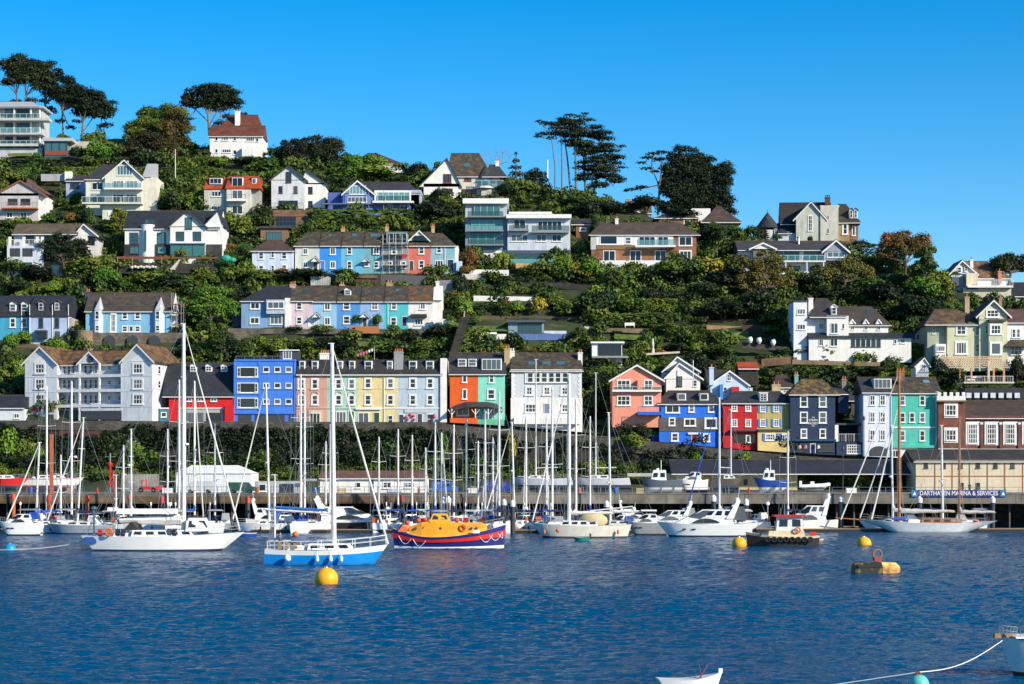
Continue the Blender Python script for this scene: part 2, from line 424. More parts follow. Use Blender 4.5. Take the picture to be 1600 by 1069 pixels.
    def dormer(s, x, y0, y1, w, mat=None, roof=None, d0=.3, d1=3, gab=False, nx=1, ny=2, fr=TRIM):
        X = s.X(x, d0); W = w*s.s/2; z0, z1 = s.Z(y1, d0), s.Z(y0, d0); s.mark(x-w/2, x+w/2, y0, y1)
        m = MB()
        if gab:
            zt = z1 - W*.75; m.mi = 0; m.box(X-W, X+W, d0, d1, z0, zt); m.prism([(X-W, zt), (X+W, zt), (X, z1-.05)], d0, d1)
            m.mi = 1
            for sd in (-1, 1):
                pl = [(X, z1-.04), (X, z1+.12), (X+sd*(W+.2), zt-.08), (X+sd*(W+.2), zt-.22)]
                if sd < 0: pass
                else: pl = pl[::-1]
                m.prism(pl, d0-.22, d1)
            zt2 = zt
        else:
            m.mi = 0; m.box(X-W, X+W, d0, d1, z0, z1-.12); m.mi = 1; m.box(X-W-.12, X+W+.12, d0-.15, d1, z1-.12, z1); zt2 = z1-.15
        q = m.build('dormer', [mat or TRIM, roof or SLATE], s.root)
        Ww, Hh = 2*W-.25, zt2-z0-.25
        a, g = window_mesh(Ww, Hh, nx, ny, fr, GLASS, .09, 0)
        o = link('window', window2(Ww, Hh, nx, ny, fr), q); o.location = (X, d0-.03, (z0+zt2)/2)
    def rail(s, x0, x1, y0, y1, d, kind='bars', mat=None, ends=None):
        """balcony railing from y1 (foot) up to y0"""
        X0, X1 = s.X(x0, d), s.X(x1, d); z0, z1 = s.Z(y1), s.Z(y0); m = MB(); mat = mat or TRIM
        m.box(X0, X1, d-.03, d+.03, z1-.06, z1)
        n = max(1, int((X1-X0)/1.5))
        for i in range(n+1):
            x = X0 + (X1-X0)*i/n; m.box(x-.03, x+.03, d-.025, d+.025, z0, z1-.06)
        if kind == 'bars':
            k = int((X1-X0)/.3)
            for i in range(k): x = X0 + (X1-X0)*(i+.5)/k; m.box(x-.015, x+.015, d-.012, d+.012, z0, z1-.06)
        r = m.build('railing', mat, s.root)
        if kind == 'glass':
            MB().box(X0+.03, X1-.03, d-.012, d+.012, z0, z1-.07).build('glass_panel', RAILG, r)
        if kind == 'solid':
            MB().box(X0+.03, X1-.03, d-.02, d+.02, z0, z1-.07).build('panel', mat, r)
    def slab(s, x0, x1, y, t, d0, d1=0, mat=None, name='balcony'):
        return MB().box(s.X(x0, d0), s.X(x1, d0), d0, d1, s.Z(y+t), s.Z(y)).build(name, mat or TRIM, s.root)
    def band(s, x0, x1, y, t=2, p=.08, mat=None, name='cornice', d=0):
        return MB().box(s.X(x0, d), s.X(x1, d), d-p, d+.02, s.Z(y+t/2), s.Z(y-t/2)).build(name, mat or TRIM, s.root)
    def pipe(s, x, y0, y1, d=0, mat=None):
        X = s.X(x); MB().tube([(X, d-.1, s.Z(y1)), (X, d-.1, s.Z(y0))], .07, 6).build('drainpipe', mat or TRIM, s.root)
    def skyl(s, x, y, w=10, h=7, d0=0, d1=8, ye=0, yr=0, gl=None):
        """roof light lying in the front slope of a roofx roof"""
        dm = (d0+d1)/2; ze, zr = s.Z(ye), s.Z(yr, dm); sl = (zr-ze)/(dm-d0)
        t = (ye - y) / max(1, (ye - yr)); d = d0 + (dm-d0)*t; z = ze + (zr-ze)*t; X = s.X(x, d); W = w*s.s/2
        hh = h*s.s/2; dy = hh/sl if sl else .4
        m = MB(); m.mi = 0
        def slabp(x0, x1, t0, t1, up):
            a = (x0, d+dy*t0, z+hh*t0+up); b = (x1, d+dy*t0, z+hh*t0+up); c = (x1, d+dy*t1, z+hh*t1+up); e = (x0, d+dy*t1, z+hh*t1+up)
            lo = [(p[0], p[1], p[2]-.3) for p in (a, b, c, e)]
            m._add([a, b, c, e] + lo, [(0,1,2,3), (0,4,5,1), (1,5,6,2), (2,6,7,3), (3,7,4,0)])
        slabp(X-W, X+W, -1, 1, .10); m.mi = 1; slabp(X-W+.12, X+W-.12, -.8, .8, .13)
        m.build('skylight', [DKGREY, gl or GLASSB], s.root)
W2C = {}
def window2(w, h, nx, ny, fr):
    k = (round(w, 1), round(h, 1), nx, ny, fr.name)
    if k in W2C: return W2C[k]
    a = MB(); W, H = w/2, h/2; f = .09
    for b in ((-W, -W+f, -H, H), (W-f, W, -H, H), (-W+f, W-f, H-f, H), (-W+f, W-f, -H, -H+f)): a.box(b[0], b[1], -.06, .02, b[2], b[3])
    for i in range(1, nx): x = -W + w*i/nx; a.box(x-.035, x+.035, -.045, .02, -H+f, H-f)
    for j in range(1, ny): z = -H + h*j/ny; a.box(-W+f, W-f, -.043, .02, z-.035, z+.035)
    a.mi = 1; a.box(-W+.02, W-.02, -.02, .015, -H+.02, H-.02)
    W2C[k] = a.mesh('window', [fr, GLASS]); return W2C[k]
HOUSES = []
# ---------------------------------------------------------------- the lie of the land
STREET = [(-400, 660), (690, 662), (800, 668), (940, 680), (1030, 692), (1140, 702), (1240, 709), (1320, 713), (1430, 717), (2000, 722)]
RIDGE = [(-400, 262), (0, 246), (100, 226), (190, 222), (330, 240), (430, 244), (560, 254), (640, 268), (780, 290), (930, 315),
         (1000, 330), (1150, 372), (1200, 385), (1340, 402), (1480, 440), (1530, 459), (1600, 470), (2000, 500)]
HILL = [(385, 515), (410, 425), (440, 330), (472, 250), (500, 200), (540, 120)]
def py_of(px, D):
    return lerp([(350, lerp(STREET, px))] + HILL, D)
def D_of(px, py):
    st = lerp(STREET, px)
    pts = [(540, 120)] + [(d, p) for d, p in HILL[::-1]][1:] + [(350, st)]
    tab = [(p, d) for d, p in [(d, p) for d, p in HILL[::-1]] + [(350, st)]]
    return lerp(tab, py)
DECKZ = 5.4
def ground_z(px, D):
    if D < 331: return DECKZ
    st = lerp(STREET, px); zs = CH - (st - HY) * 350 / F
    if D <= 350:
        return lerp([(331, DECKZ), (339.2, max(DECKZ, zs - 6.5 + (2.0 if px > 930 else 0))), (339.9, max(DECKZ, zs - 6)), (340.6, zs), (350, zs)], D)
    rp = lerp(RIDGE, px); Dr = D_of(px, rp)
    z = CH - (py_of(px, min(D, Dr)) - HY) * min(D, Dr) / F
    if D > Dr: z -= .12 * (D - Dr)
    return z
def ground_at(px, py):
    D = D_of(px, py); return P(px, py, D)
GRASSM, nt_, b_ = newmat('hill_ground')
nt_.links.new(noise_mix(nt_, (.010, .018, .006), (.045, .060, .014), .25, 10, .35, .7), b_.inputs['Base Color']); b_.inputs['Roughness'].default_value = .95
NOGROW = []
LAWN, nt_, b_ = newmat('lawn_grass')
nt_.links.new(noise_mix(nt_, (.045, .085, .012), (.14, .19, .025), .8, 9, .35, .7), b_.inputs['Base Color']); b_.inputs['Roughness'].default_value = .95
def build_land():
    pxs = np.arange(-900, 2501, 14.0); Ds = [331, 334, 336, 338, 339.2, 339.9, 340.6, 345, 350] + list(np.arange(353, 541, 3.5)) + [560, 600, 700, 900]
    vs = []; fs = []
    for D in Ds:
        for px in pxs:
            x = (px - 800) * D / F; z = ground_z(px, D)
            if D > 352: z += .9 * (noise.noise(Vector((x * .12, D * .12, 3))) ) - .35
            vs.append((x, D, z))
    n = len(pxs)
    for i in range(len(Ds) - 1):
        for j in range(n - 1): fs.append((i*n+j, i*n+j+1, (i+1)*n+j+1, (i+1)*n+j))
    me = bpy.data.meshes.new('hill'); me.from_pydata(vs, [], fs); me.materials.append(GRASSM)
    me.polygons.foreach_set('use_smooth', [True]*len(fs))
    tag(link('hillside', me), kind='structure')
    # street behind the retaining wall
    m = MB()
    for a in range(-200, 1800, 25):
        za, zb = [CH - (lerp(STREET, q) - HY) * 350 / F + .03 for q in (a, a+25)]
        m.quad(((a-800)*340/F, 340, za), ((a+25-800)*340/F, 340, zb), ((a+25-800)*350/F, 350, zb), ((a-800)*350/F, 350, za))
    tag(m.build('street', plain((.06, .06, .062), .9, name='asphalt')), kind='structure')
    # sea bed and far river bank in one sheet, water above
    wm, nt, b = newmat('river_water')
    b.inputs['Base Color'].default_value = (.0, .064, .155, 1); b.inputs['Roughness'].default_value = .07; b.inputs['IOR'].default_value = 1.07; b.inputs['Specular Tint'].default_value = (.55, .85, 1, 1)
    g = nt.nodes.new('ShaderNodeNewGeometry'); n = nt.nodes.new('ShaderNodeTexNoise'); n.inputs['Scale'].default_value = 3.5; n.inputs['Detail'].default_value = 3
    nt.links.new(g.outputs['Position'], n.inputs['Vector'])
    bp = nt.nodes.new('ShaderNodeBump'); bp.inputs['Strength'].default_value = .8; bp.inputs['Distance'].default_value = .16
    nt.links.new(n.outputs[0], bp.inputs['Height']); nt.links.new(bp.outputs[0], b.inputs['Normal'])
    r = np.random.default_rng(4); W = []
    for i in range(56):
        lam = .52 * 6 ** (i/55) * (.9 + .2*r.random()); th = -math.pi/2 + .25 + r.normal()*.85; k = 2*math.pi/lam
        W.append((k*math.cos(th), k*math.sin(th), r.random()*6.283, (.052 if lam < 1.6 else .022)/k))
    def grid(x0, x1, y0, y1, st):
        X, Y = np.meshgrid(np.arange(x0, x1, st), np.arange(y0, y1+st, st)); Z = np.zeros_like(X)
        wx = X + .8*np.sin(Y*.21) + .6*np.sin(X*.13+Y*.09); wy = Y + .9*np.sin(X*.17+1) + .5*np.sin(Y*.11-X*.07)
        for kx, ky, ph, a in W:
            if 2*math.pi/math.hypot(kx, ky) > st*2.2: Z += a*np.sin(kx*wx+ky*wy+ph)
        gust = .75 + .35*np.sin(X*.05+np.sin(Y*.031)*2)*np.sin(Y*.043+np.sin(X*.027)*2)
        Z *= (1.3 if st > .3 else 1) * gust * np.interp(Y, [0, 200, 255, 300], [1, 1, .8, .5]); ny, nx = X.shape
        I = np.arange(nx*ny).reshape(ny, nx); Q = np.stack([I[:-1, :-1], I[:-1, 1:], I[1:, 1:], I[1:, :-1]], -1).reshape(-1, 4)
        return np.stack([X, Y, Z], -1).reshape(-1, 3), Q
    A, QA = grid(-62, 62, 58, 150, .24); B_, QB = grid(-135, 135, 150, 332, .5)
    C_ = np.array([(-1500, -400, -.3), (1500, -400, -.3), (1500, 333, -.3), (-1500, 333, -.3)])
    V = np.concatenate([A, B_, C_]); Q = np.concatenate([QA, QB+len(A), np.array([[0, 1, 2, 3]])+len(A)+len(B_)]); nq = len(Q)
    me = bpy.data.meshes.new('river_water'); me.vertices.add(len(V)); me.vertices.foreach_set('co', V.astype(np.float32).ravel())
    me.loops.add(4*nq); me.loops.foreach_set('vertex_index', Q.astype(np.int32).ravel()); me.polygons.add(nq)
    me.polygons.foreach_set('loop_start', np.arange(0, 4*nq, 4, dtype=np.int32)); me.polygons.foreach_set('loop_total', np.full(nq, 4, np.int32))
    me.polygons.foreach_set('use_smooth', [True]*nq); me.materials.append(wm); me.update(calc_edges=True); me.validate()
    tag(link('river_water', me), kind='structure')
    gm = plain((.03, .035, .03), .9, name='mud')
    m = MB().quad((-3000, -2000, -2), (3000, -2000, -2), (3000, 3000, -2), (-3000, 3000, -2))
    tag(m.build('river_bed', gm), kind='structure')
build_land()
def lawn(pts, top=0.3):
    """pts: (px, upper row, lower row) across the patch"""
    m = MB(); n = 4
    for (a, u0, l0), (b, u1, l1) in zip(pts, pts[1:]):
        for k in range(n):
            q = []
            for px, u, l in ((a, u0, l0), (b, u1, l1)):
                col = []
                for t in (k/n, (k+1)/n):
                    y = l + (u-l)*t; D = D_of(px, y); p = P(px, y, D); col.append((p.x, p.y, p.z+top))
                q.append(col)
            m.quad(q[0][0], q[1][0], q[1][1], q[0][1])
    NOGROW.append((pts[0][0], min(p[1] for p in pts), pts[-1][0], max(p[2] for p in pts)+4))
    tag(m.build('lawn', LAWN), kind='structure')

# ---------------------------------------------------------------- retaining walls, quay
WALLP = [(-200, 656, 14), (690, 660, 17), (705, 664, 16), (800, 672, 18), (940, 681, 20), (1030, 691, 22), (1140, 702, 22), (1230, 711, 22), (1320, 717, 18), (1440, 724, 12)]
def strip_wall(name, label, pts, D, thick, mat, cap=None, cat='wall'):
    if D > 373: NOGROW.append((pts[0][0], min(p[1] for p in pts)+3, pts[-1][0], max(p[1]+p[2] for p in pts)+9))
    m = MB()
    for (a, ya, ha), (b, yb, hb) in zip(pts, pts[1:]):
        pa, pb = P(a, ya, D), P(b, yb, D); qa, qb = P(a, ya+ha, D), P(b, yb+hb, D)
        m._add([(qa.x, D, qa.z), (qb.x, D, qb.z), (qb.x, D+thick, qb.z), (qa.x, D+thick, qa.z), (pa.x, D, pa.z), (pb.x, D, pb.z), (pb.x, D+thick, pb.z), (pa.x, D+thick, pa.z)],
            [(0,3,2,1), (4,5,6,7), (0,1,5,4), (2,3,7,6), (1,2,6,5), (3,0,4,7)])
    o = m.build(name, mat); tag(o, label, cat)
    return o
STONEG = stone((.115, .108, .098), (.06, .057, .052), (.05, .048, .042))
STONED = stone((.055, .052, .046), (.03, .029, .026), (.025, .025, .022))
strip_wall('retaining_wall', 'long grey stone parapet wall holding up the street of coloured houses', WALLP, 339.4, .8, STONEG)
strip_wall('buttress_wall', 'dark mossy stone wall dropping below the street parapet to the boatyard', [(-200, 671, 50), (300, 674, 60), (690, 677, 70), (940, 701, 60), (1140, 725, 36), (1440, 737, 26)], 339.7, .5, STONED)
strip_wall('brick_wall', 'red brick wall showing below the parapet under the white apartment building', [(92, 673, 10), (186, 674, 12)], 339.5, .18, stone((.17, .040, .026), (.12, .030, .022), (.1, .06, .05), 1, .3, .1, 'brick'))
# the quay deck on piles
def quay():
    yt = 3.0
    deck = MB().box(-420, 420, 301.2, 333, DECKZ - .5, DECKZ)
    tag(deck.build('quay_deck', CONC), kind='structure')
    # concrete edge on the right, timber edge on the left
    x0 = (800 - 800) * 301 / F
    q = thing('quay_wall', 'grey concrete quay edge with posts and rail along the right half of the boatyard', 'quay', (x0, 301, DECKZ))
    m = MB()
    for k in range(14):
        a = k * 6.1; m.box(a, a + 6.04, -.25 if k % 2 else -.28, .2, -1.55, .05)
    m.build('edge_beam', CONC, q)
    for k in range(41):
        a = k * 2.1; MB().box(a, a + .07, -.1, -.03, .05, 1.05).build('post', METAL, q)
    MB().tube([(0, -.06, 1.03), (84, -.06, 1.03)], .035, 5).tube([(0, -.06, .55), (84, -.06, .55)], .025, 5).build('rail', METAL, q)
    q = thing('timber_jetty', 'brown timber jetty edge with open rail along the left half of the boatyard', 'jetty', (x0, 301, DECKZ))
    tm = stone((.19, .125, .06), (.14, .09, .045), (.06, .045, .03), .5, 5, .6, 'jetty_timber')
    m = MB()
    for k in range(18):
        a = -k * 6.1 - 6.1; m.box(a, a + 6.0, -.3 if k % 2 else -.26, .2, -1.5, -.45); 
    m.build('edge_beam', tm, q)
    MB().box(-110, -.1, -.2, .15, -.42, .0).build('deck_edge', CONC, q)
    for k in range(52):
        a = -k * 2.1 - .2; MB().box(a, a + .08, -.1, -.02, .02, 1.1).build('post', METAL, q)
    MB().tube([(-108, -.06, 1.1), (-.2, -.06, 1.1)], .035, 5).tube([(-108, -.06, .6), (-.2, -.06, .6)], .025, 5).build('rail', METAL, q)
    # dark backing of the piled quay: the old stone face far under the deck
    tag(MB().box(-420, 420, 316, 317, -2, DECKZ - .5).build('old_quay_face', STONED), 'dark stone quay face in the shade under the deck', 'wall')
    k = 0
    PM = plain((.10, .085, .07), .8, name='pile_wood')
    for px in range(-20, 1640, 27):
        D = 302.5
        x = (px + (px * 7 % 9) - 800) * D / F
        o = MB().tube([(x, D, -1.9), (x, D, DECKZ - .5)], .17, 7).build('quay_pile', PM); tag(o, 'slim dark pile under the edge of the quay deck, one of a long even row', 'pile', 'piles carrying the quay deck')
quay()
# ================================================================ street row on the quay road
def SR(label, xc, yb, **k): return House(label, k.pop('D', 350), xc, yb, **k)
h = SR('large white four storey apartment building with three gables, balconies and brown tiled roofs', 150, 657, yaw=-13, name='apartment_building', cat='building', mark='the large white apartment building')
h.wall(39, 88, 567, mat=WHITE2, d1=13); h.wall(191, 238, 566, mat=WHITE2, d1=13)
h.wall(88, 191, 568, None, WHITE2, d0=1.6, d1=12)
for y in (585, 608, 632): h.slab(88, 191, y, 4.5, -.02, 1.6, WHITE2, 'balcony')
for x in (89, 124, 155, 190): h.box_('pillar', x-1.2, x+1.2, 568, 657, 0, .35, TRIM)
for y in (579.5, 602.5, 626.5):
    h.rail(90, 123, y, y+5.5, .12, 'bars', DKGREY); h.rail(125.5, 154, y, y+5.5, .12, 'bars', DKGREY); h.rail(156.5, 189, y, y+5.5, .12, 'bars', DKGREY)
for y in (576, 599, 623):
    for x in (101, 108, 115, 134, 142, 150): h.win(x, y+1, 5.4, 14, 1, 2, fr=TRIM, d=1.6)
    for x in (171, 187): h.win(x, y-1, 6, 7, 1, 2, d=1.6)
for y in (576, 600, 624):
    for x in (62.5, 215.5): h.win(x, y, 15, 15, 3, 2, sur=.2)
for x in (62.5, 215.5): MB().prism([(h.X(x)-1.6, h.Z(565.5)), (h.X(x)+1.6, h.Z(565.5)), (h.X(x), h.Z(555))], -.05, .01).build('pediment', WHITE, h.root)
for y in (588, 612, 636): h.band(39, 88, y, 1.2, .05, WHITE2, 'string_course'); h.band(191, 238, y, 1.2, .05, WHITE2, 'string_course')
h.roofx(60, 225, 568, 548, SLATEO, d0=1.4, d1=11)
h.gablef(37, 89, 567, 541, WHITE2, SLATEO, 0, 13); h.gablef(190, 240, 566, 540, WHITE2, SLATEO, 0, 13); h.gablef(122, 157, 568, 550, WHITE2, SLATEO, .5, 6, .25)
m = MB().lathe([(.62, 0), (.62, .1)], (0, 0, 0), 16).build('round_window', DKGREY, h.root); m.rotation_euler = (R(90), 0, 0); m.location = (h.X(139.5), .5, h.Z(561))
h.box_('garage_opening', 128, 190, 641, 656, -.02, .3, DKGREY); h.box_('shop_window', 90, 106, 641, 655, 1.3, 1.62, DKGREY); h.box_('shop_window', 112, 120, 640, 656, 1.3, 1.62, DKGREY)
h.wall(126.5, 191, 638, 642, WHITE2, d0=-.05, d1=1.6, name='lintel')
for x0, x1 in ((50, 62), (72, 84)): h.box_('shop_window', x0, x1, 647, 655, -.05, .05, DKGREY)
h.box_('shop_sign', 49, 63, 637, 643, -.12, 0, plain((.35, .02, .03))); h.box_('shop_sign', 74, 85, 637, 643, -.12, 0, plain((.45, .25, .04)))
h.box_('shop_sign', 64.5, 68, 635, 645, -.3, -.1, TRIM)
for x in (3.5, 5.5, 7.5): pass
for dd, yy in ((3, 578), (8, 578), (3, 601), (8, 625)): h.swin(1, 238, yy, 1.1, 12, dd=dd)

h = SR('low pale annex with a dark roof left of the large white apartments', 25, 657, name='shop_annex', cat='shop', mark='the low pale annex')
h.wall(-30, 38, 636, mat=WHITE2, d1=7); h.roofx(-30, 38, 636, 618, SLATEB, d1=7); h.win(26, 650, 9, 8, 2, 1)

h = SR('bright red shop with a tall dark slate roof and three little dormers', 315, 660, mark='the bright red shop', name='shop', cat='shop')
RED = render((.62, .008, .010), dirt=.12)
h.wall(264, 365, 617, mat=RED, d1=9); h.roofx(255, 366, 617, 568, SLATEB, d1=9, back=False)
for x in (302, 326, 350): h.dormer(x, 567, 581, 11, TRIM, SLATE, 3.2, 5, gab=True, nx=2)
h.wins((295, 314, 334), (622.5,), 10, 10, nx=2, ny=2)
h.box_('shopfront', 282, 349, 639, 659, -.08, .02, plain((.45, .42, .40))); h.box_('shop_window', 286, 318, 645, 659, -.12, -.05, GLASS); h.box_('shop_window', 322, 345, 645, 659, -.12, -.05, GLASS)
h.band(280, 350, 638, 2.4, .2, plain((.6, .58, .54)))
h.wall(351, 365, 634, 660, RED, d0=-.8, d1=0, name='porch')

h = SR('small teal kiosk beside the red shop', 257, 659, name='kiosk', cat='kiosk')
h.wall(249, 264, 638, mat=render((.03, .22, .28)), d1=4); h.win(256, 648, 9, 8, 1, 1); h.band(249, 264, 638, 2, .15)

BLU = render((.05, .20, .70), dirt=.1)
h = SR('bright blue flat roofed apartment block with three rows of square windows', 415, 660, mark='the blue flat roofed block', name='apartment_block', cat='building')
h.wall(366, 462, 562, mat=BLU, d1=12)
for y in (581.5, 606, 629.5):
    h.win(387, y, 33, 16, 1, 1); h.win(373.4, y, 4.5, 13, 1, 2, d=-.04); h.win(400.5, y, 4.5, 13, 1, 2, d=-.04)
    h.band(368, 404, y+9.5, 1.5, .12, BLU, 'sill')
for y in (577.5, 602.5, 627.5):
    for x in (416, 433.5, 451): h.win(x, y, 10, 8.5, 1, 1)
    h.band(408, 458, y+6, 1.4, .1, BLU, 'sill')
h.band(366, 462, 563, 3, .15, BLU); h.band(366, 462, 645, 4, .25, BLU, 'fascia')
for x in (366.5, 405, 460.5): h.box_('pilaster', x-1.3, x+1.3, 565, 643, -.12, 0, BLU)
h.box_('garage_opening', 372, 393, 648, 659.5, -.03, .05, DKGREY); h.box_('garage_opening', 398, 445, 648, 659.5, -.03, .05, DKGREY); h.box_('garage_opening', 451, 459, 648, 659.5, -.03, .05, DKGREY)
h.rail(368, 440, 556, 562, .3, 'bars', STEEL)
h.wall(437, 466, 546, 561.5, DKGREY, d0=2.5, d1=7, name='roof_room'); h.win(449, 555, 14, 13, 3, 1, d=2.5); h.band(436, 468, 546, 1.6, .3, TRIM, d=2.5)

# ---- mansard terrace: pink, mint, yellow, pale blue
MANS = slate((.030, .030, .034), (.020, .021, .025), (.16, .10, .03), .62, .7)
def mansard(h, x0, x1, dorms, y0=562, y1=586, d1=10, wide=1):
    zt, ze = h.Z(y0, 1.4), h.Z(y1); X0, X1 = h.X(x0), h.X(x1)
    m = MB().prismx([(-.35, ze), (-.35, ze+.12), (.25, ze+.9), (1.4, zt), (d1-1.4, zt), (d1, ze)][::-1], X0, X1)
    m.build('mansard_roof', MANS, h.root); h.mark(x0, x1, y0, y1)
    for x, wd in dorms: h.dormer(x, y0+.3, y1-5.5, wd, TRIM, SLATE, .45, 3)
    MB().box(X0, X1, -.5, -.36, ze-.12, ze+.05).build('gutter', TRIM, h.root)
def terr(label, x0, x1, col, dorms, wx, ws=(), mark=None, yb=663, arch=False, names=None):
    h = SR(label, (x0+x1)/2, yb, name='terraced_house', cat='house', group='mansard terrace on the quay road', mark=mark)
    c = render(col, dirt=.12)
    h.wall(x0, x1, 586, mat=c, d1=10); mansard(h, x0, x1, dorms)
    h.band(x0, x1, 607, 1.2, .07, c, 'string_course'); h.band(x0, x1, 638, 1.6, .12, c if arch else TRIM, 'cornice')
    for x in wx:
        h.win(x, 599 if not arch else 600, 9, 15, 1, 2, sur=.18); h.win(x, 625, 9, 15, 1, 2, sur=.15)
        if arch:
            MB().torus((h.X(x), -.05, h.Z(617)), .62, .1, 'y', 8, 5, 0, math.pi).build('window_arch', c, h.root)
    return h
PINKT = (.60, .33, .25); MINTT = (.40, .58, .47); YELT = (.72, .60, .30); PBL = (.46, .56, .66)
h = terr('faded salmon pink terraced house between the blue block and a mint one', 463, 511, PINKT, ((472, 10), (492, 11)), (471, 492), mark='the salmon terraced house', arch=True)
h.box_('shopfront', 482, 503, 641, 662, -.15, 0, plain((.62, .5, .42))); h.win(492, 653, 17, 16, 3, 1, d=-.13); h.door(472, 645, 662, 7, DKGREY)
h.chim(500, 514, 552, 562, WHITE, d=4, pots=4)
h = terr('pale mint terraced house with arched upper windows', 511, 558, MINTT, ((531, 10), (550, 10)), (529, 549.5), mark='the mint terraced house', arch=True)
h.win(533, 652, 16, 18, 3, 1); h.door(549, 643, 662, 8, plain((.04, .12, .06)))
h = terr('pale yellow terraced house with a wide shop window', 558, 600, YELT, ((575.5, 13),), (575,), mark='the wide yellow terraced house')
h.band(556, 595, 639, 2.6, .35); h.win(568, 654, 17, 19, 2, 1); h.door(588.5, 645, 662, 8, plain((.02, .07, .03)))
h = terr('narrow pale yellow terraced house with one column of windows', 600, 622, YELT, ((609, 10),), (610,))
h.pipe(600, 590, 662); h.win(610, 656, 8, 14, 1, 2)
h.chim(616, 630, 550, 578, plain((.30, .30, .31), .8), d=1.0, dd=1.4, pots=4)
h = terr('pale blue grey terraced house with shop sign and flower baskets at the end', 622, 692, PBL, ((645, 13), (671.5, 13)), (645, 672), mark='the pale blue grey end house')
h.box_('shop_sign', 632, 667, 639.5, 645, -.15, 0, plain((.50, .56, .60))); h.win(672, 655, 11, 17, 1, 2); h.door(656, 647, 663, 7, DKGREY); h.door(627, 648, 663, 7, DKGREY)
h.wall(635, 650, 646, 663, plain((.55, .50, .56)), d0=-.06, d1=0, name='shopfront')
h.wall(688, 698, 560, None, WHITE, d0=-.3, d1=10.5, name='party_wall')
for i, (x, y) in enumerate(((636, 651), (641, 648), (638, 655), (646, 650), (679, 648), (679, 652), (648, 655))):
    MB().sphere((h.X(x), -.35, h.Z(y)), .3, .25, .25, 7, 5).build('flower_basket', plain((.65, .04, .10) if i % 2 else (.7, .2, .3)), h.root)

h = SR('orange and aqua pair of houses with a curved slate veranda roof', 745, 667, mark='the orange and aqua pair', name='house_pair', cat='house')
ORA = render((.72, .105, .012), dirt=.1); AQU = render((.22, .66, .52), dirt=.1)
h.wall(703, 747, 583, mat=ORA, d1=10); h.wall(747, 789, 583, None, AQU, d1=10)
h.roofx(702, 790, 583, 552, SLATE, d0=0, d1=10)
for x in (722, 738): h.dormer(x, 559, 573, 14, TRIM, SLATE, 1.2, 4)
h.dormer(768, 559, 579, 32, TRIM, SLATE, .6, 4, nx=4, ny=1)
for x, y, w_, hh in ((726, 591, 6, 13), (726, 616, 6, 15), (768, 591, 7, 14), (767.5, 616, 11, 15)): h.win(x, y, w_, hh, 1, 2 if x > 750 else 1, sur=.12)
h.win(723, 643, 18, 13, 2, 1, sur=.1); h.win(746, 645, 7, 12, 1, 1); h.win(768, 645, 10, 11, 2, 1)
pl = [(h.X(703), h.Z(638)), (h.X(712), h.Z(633)), (h.X(728), h.Z(628)), (h.X(762), h.Z(628)), (h.X(776), h.Z(631)), (h.X(785), h.Z(637))]
m = MB()
for (a, za), (b, zb) in zip(pl, pl[1:]):
    m._add([(a, -2.4, za-.9), (b, -2.4, zb-.9), (b, 0, zb), (a, 0, za), (a, -2.4, za-1.05), (b, -2.4, zb-1.05), (b, 0, zb-.15), (a, 0, za-.15)],
           [(0,1,2,3), (7,6,5,4), (0,4,5,1), (1,5,6,2), (2,6,7,3), (3,7,4,0)])
m.build('veranda_roof', SLATE, h.root)
for x in (706, 743, 763, 783):
    X = h.X(x, -2.2); zt = h.Z(639, -2.2)
    MB().box(X-.09, X+.09, -2.3, -2.12, h.Z(667), zt).tube([(X, -2.2, zt-1.1), (X-.7, -2.2, zt-.1)], .06, 5).tube([(X, -2.2, zt-1.1), (X+.7, -2.2, zt-.1)], .06, 5).build('post', TRIM, h.root)
h.wall(703, 746.5, 654, 667, ORA, d0=-2.9, d1=-2.6, name='terrace_wall'); h.wall(746.5, 786, 656, 667, render((.12, .50, .30)), d0=-2.9, d1=-2.6, name='terrace_wall')
h.chim(788, 797, 545, 575, render((.45, .35, .18)), d=3, pots=2)

h = SR('large white house with quoins, long window band and brown mansard roof', 854, 664, mark='the white house with the long window band', cat='house')
h.wall(799, 909, 580, mat=render((.60, .62, .65), dirt=.08), d1=10); h.wall(798, 910, 622, None, WHITE, d0=-.12, d1=0, name='lower_wall')
h.roofx(799, 909, 578, 552, SLATEM, d1=9, hl=6, hr=6)
for x in (832, 854, 876): h.skyl(x, 568, 15, 6, 0, 9, 578, 552)
h.band(798, 910, 579, 3, .25); h.box_('window_surround', 820, 888, 581, 599, -.14, 0, TRIM)
for x in (828.5, 839.5, 850.5, 861.5, 872, 883): h.win(x, 590, 9.5, 16, 1, 2, d=-.13)
for x in (827, 854.5, 882.5): h.win(x, 611, 9, 12, 2, 2, sur=.28)
h.win(829, 638, 16, 13, 3, 2, d=-.12, sur=.15); h.win(882.5, 638, 9, 12, 2, 2, d=-.12, sur=.2); h.door(854.5, 631, 645.5, 8, plain((.20, .22, .32)), d=-.12)
for x0 in (799, 905):
    m = MB()
    for i in range(11):
        X0, X1 = h.X(x0), h.X(x0+4); e = .25 if i % 2 else 0; z = h.Z(583+i*3.5)
        m.box(X0-(.0 if x0 < 850 else e), X1+(e if x0 < 850 else 0), -.06, .02, z-.38, z)
    m.build('quoins', TRIM, h.root)
h.chim(796, 804, 549, 565, WHITE, d=4, pots=2, pmat=WHITE); h.chim(903, 910, 551, 580, WHITE, d=3, pots=2)
h.rail(803, 906, 647, 653, -1.3, 'solid'); h.slab(803, 906, 653, 10, -1.35, -.13, WHITE, 'terrace')

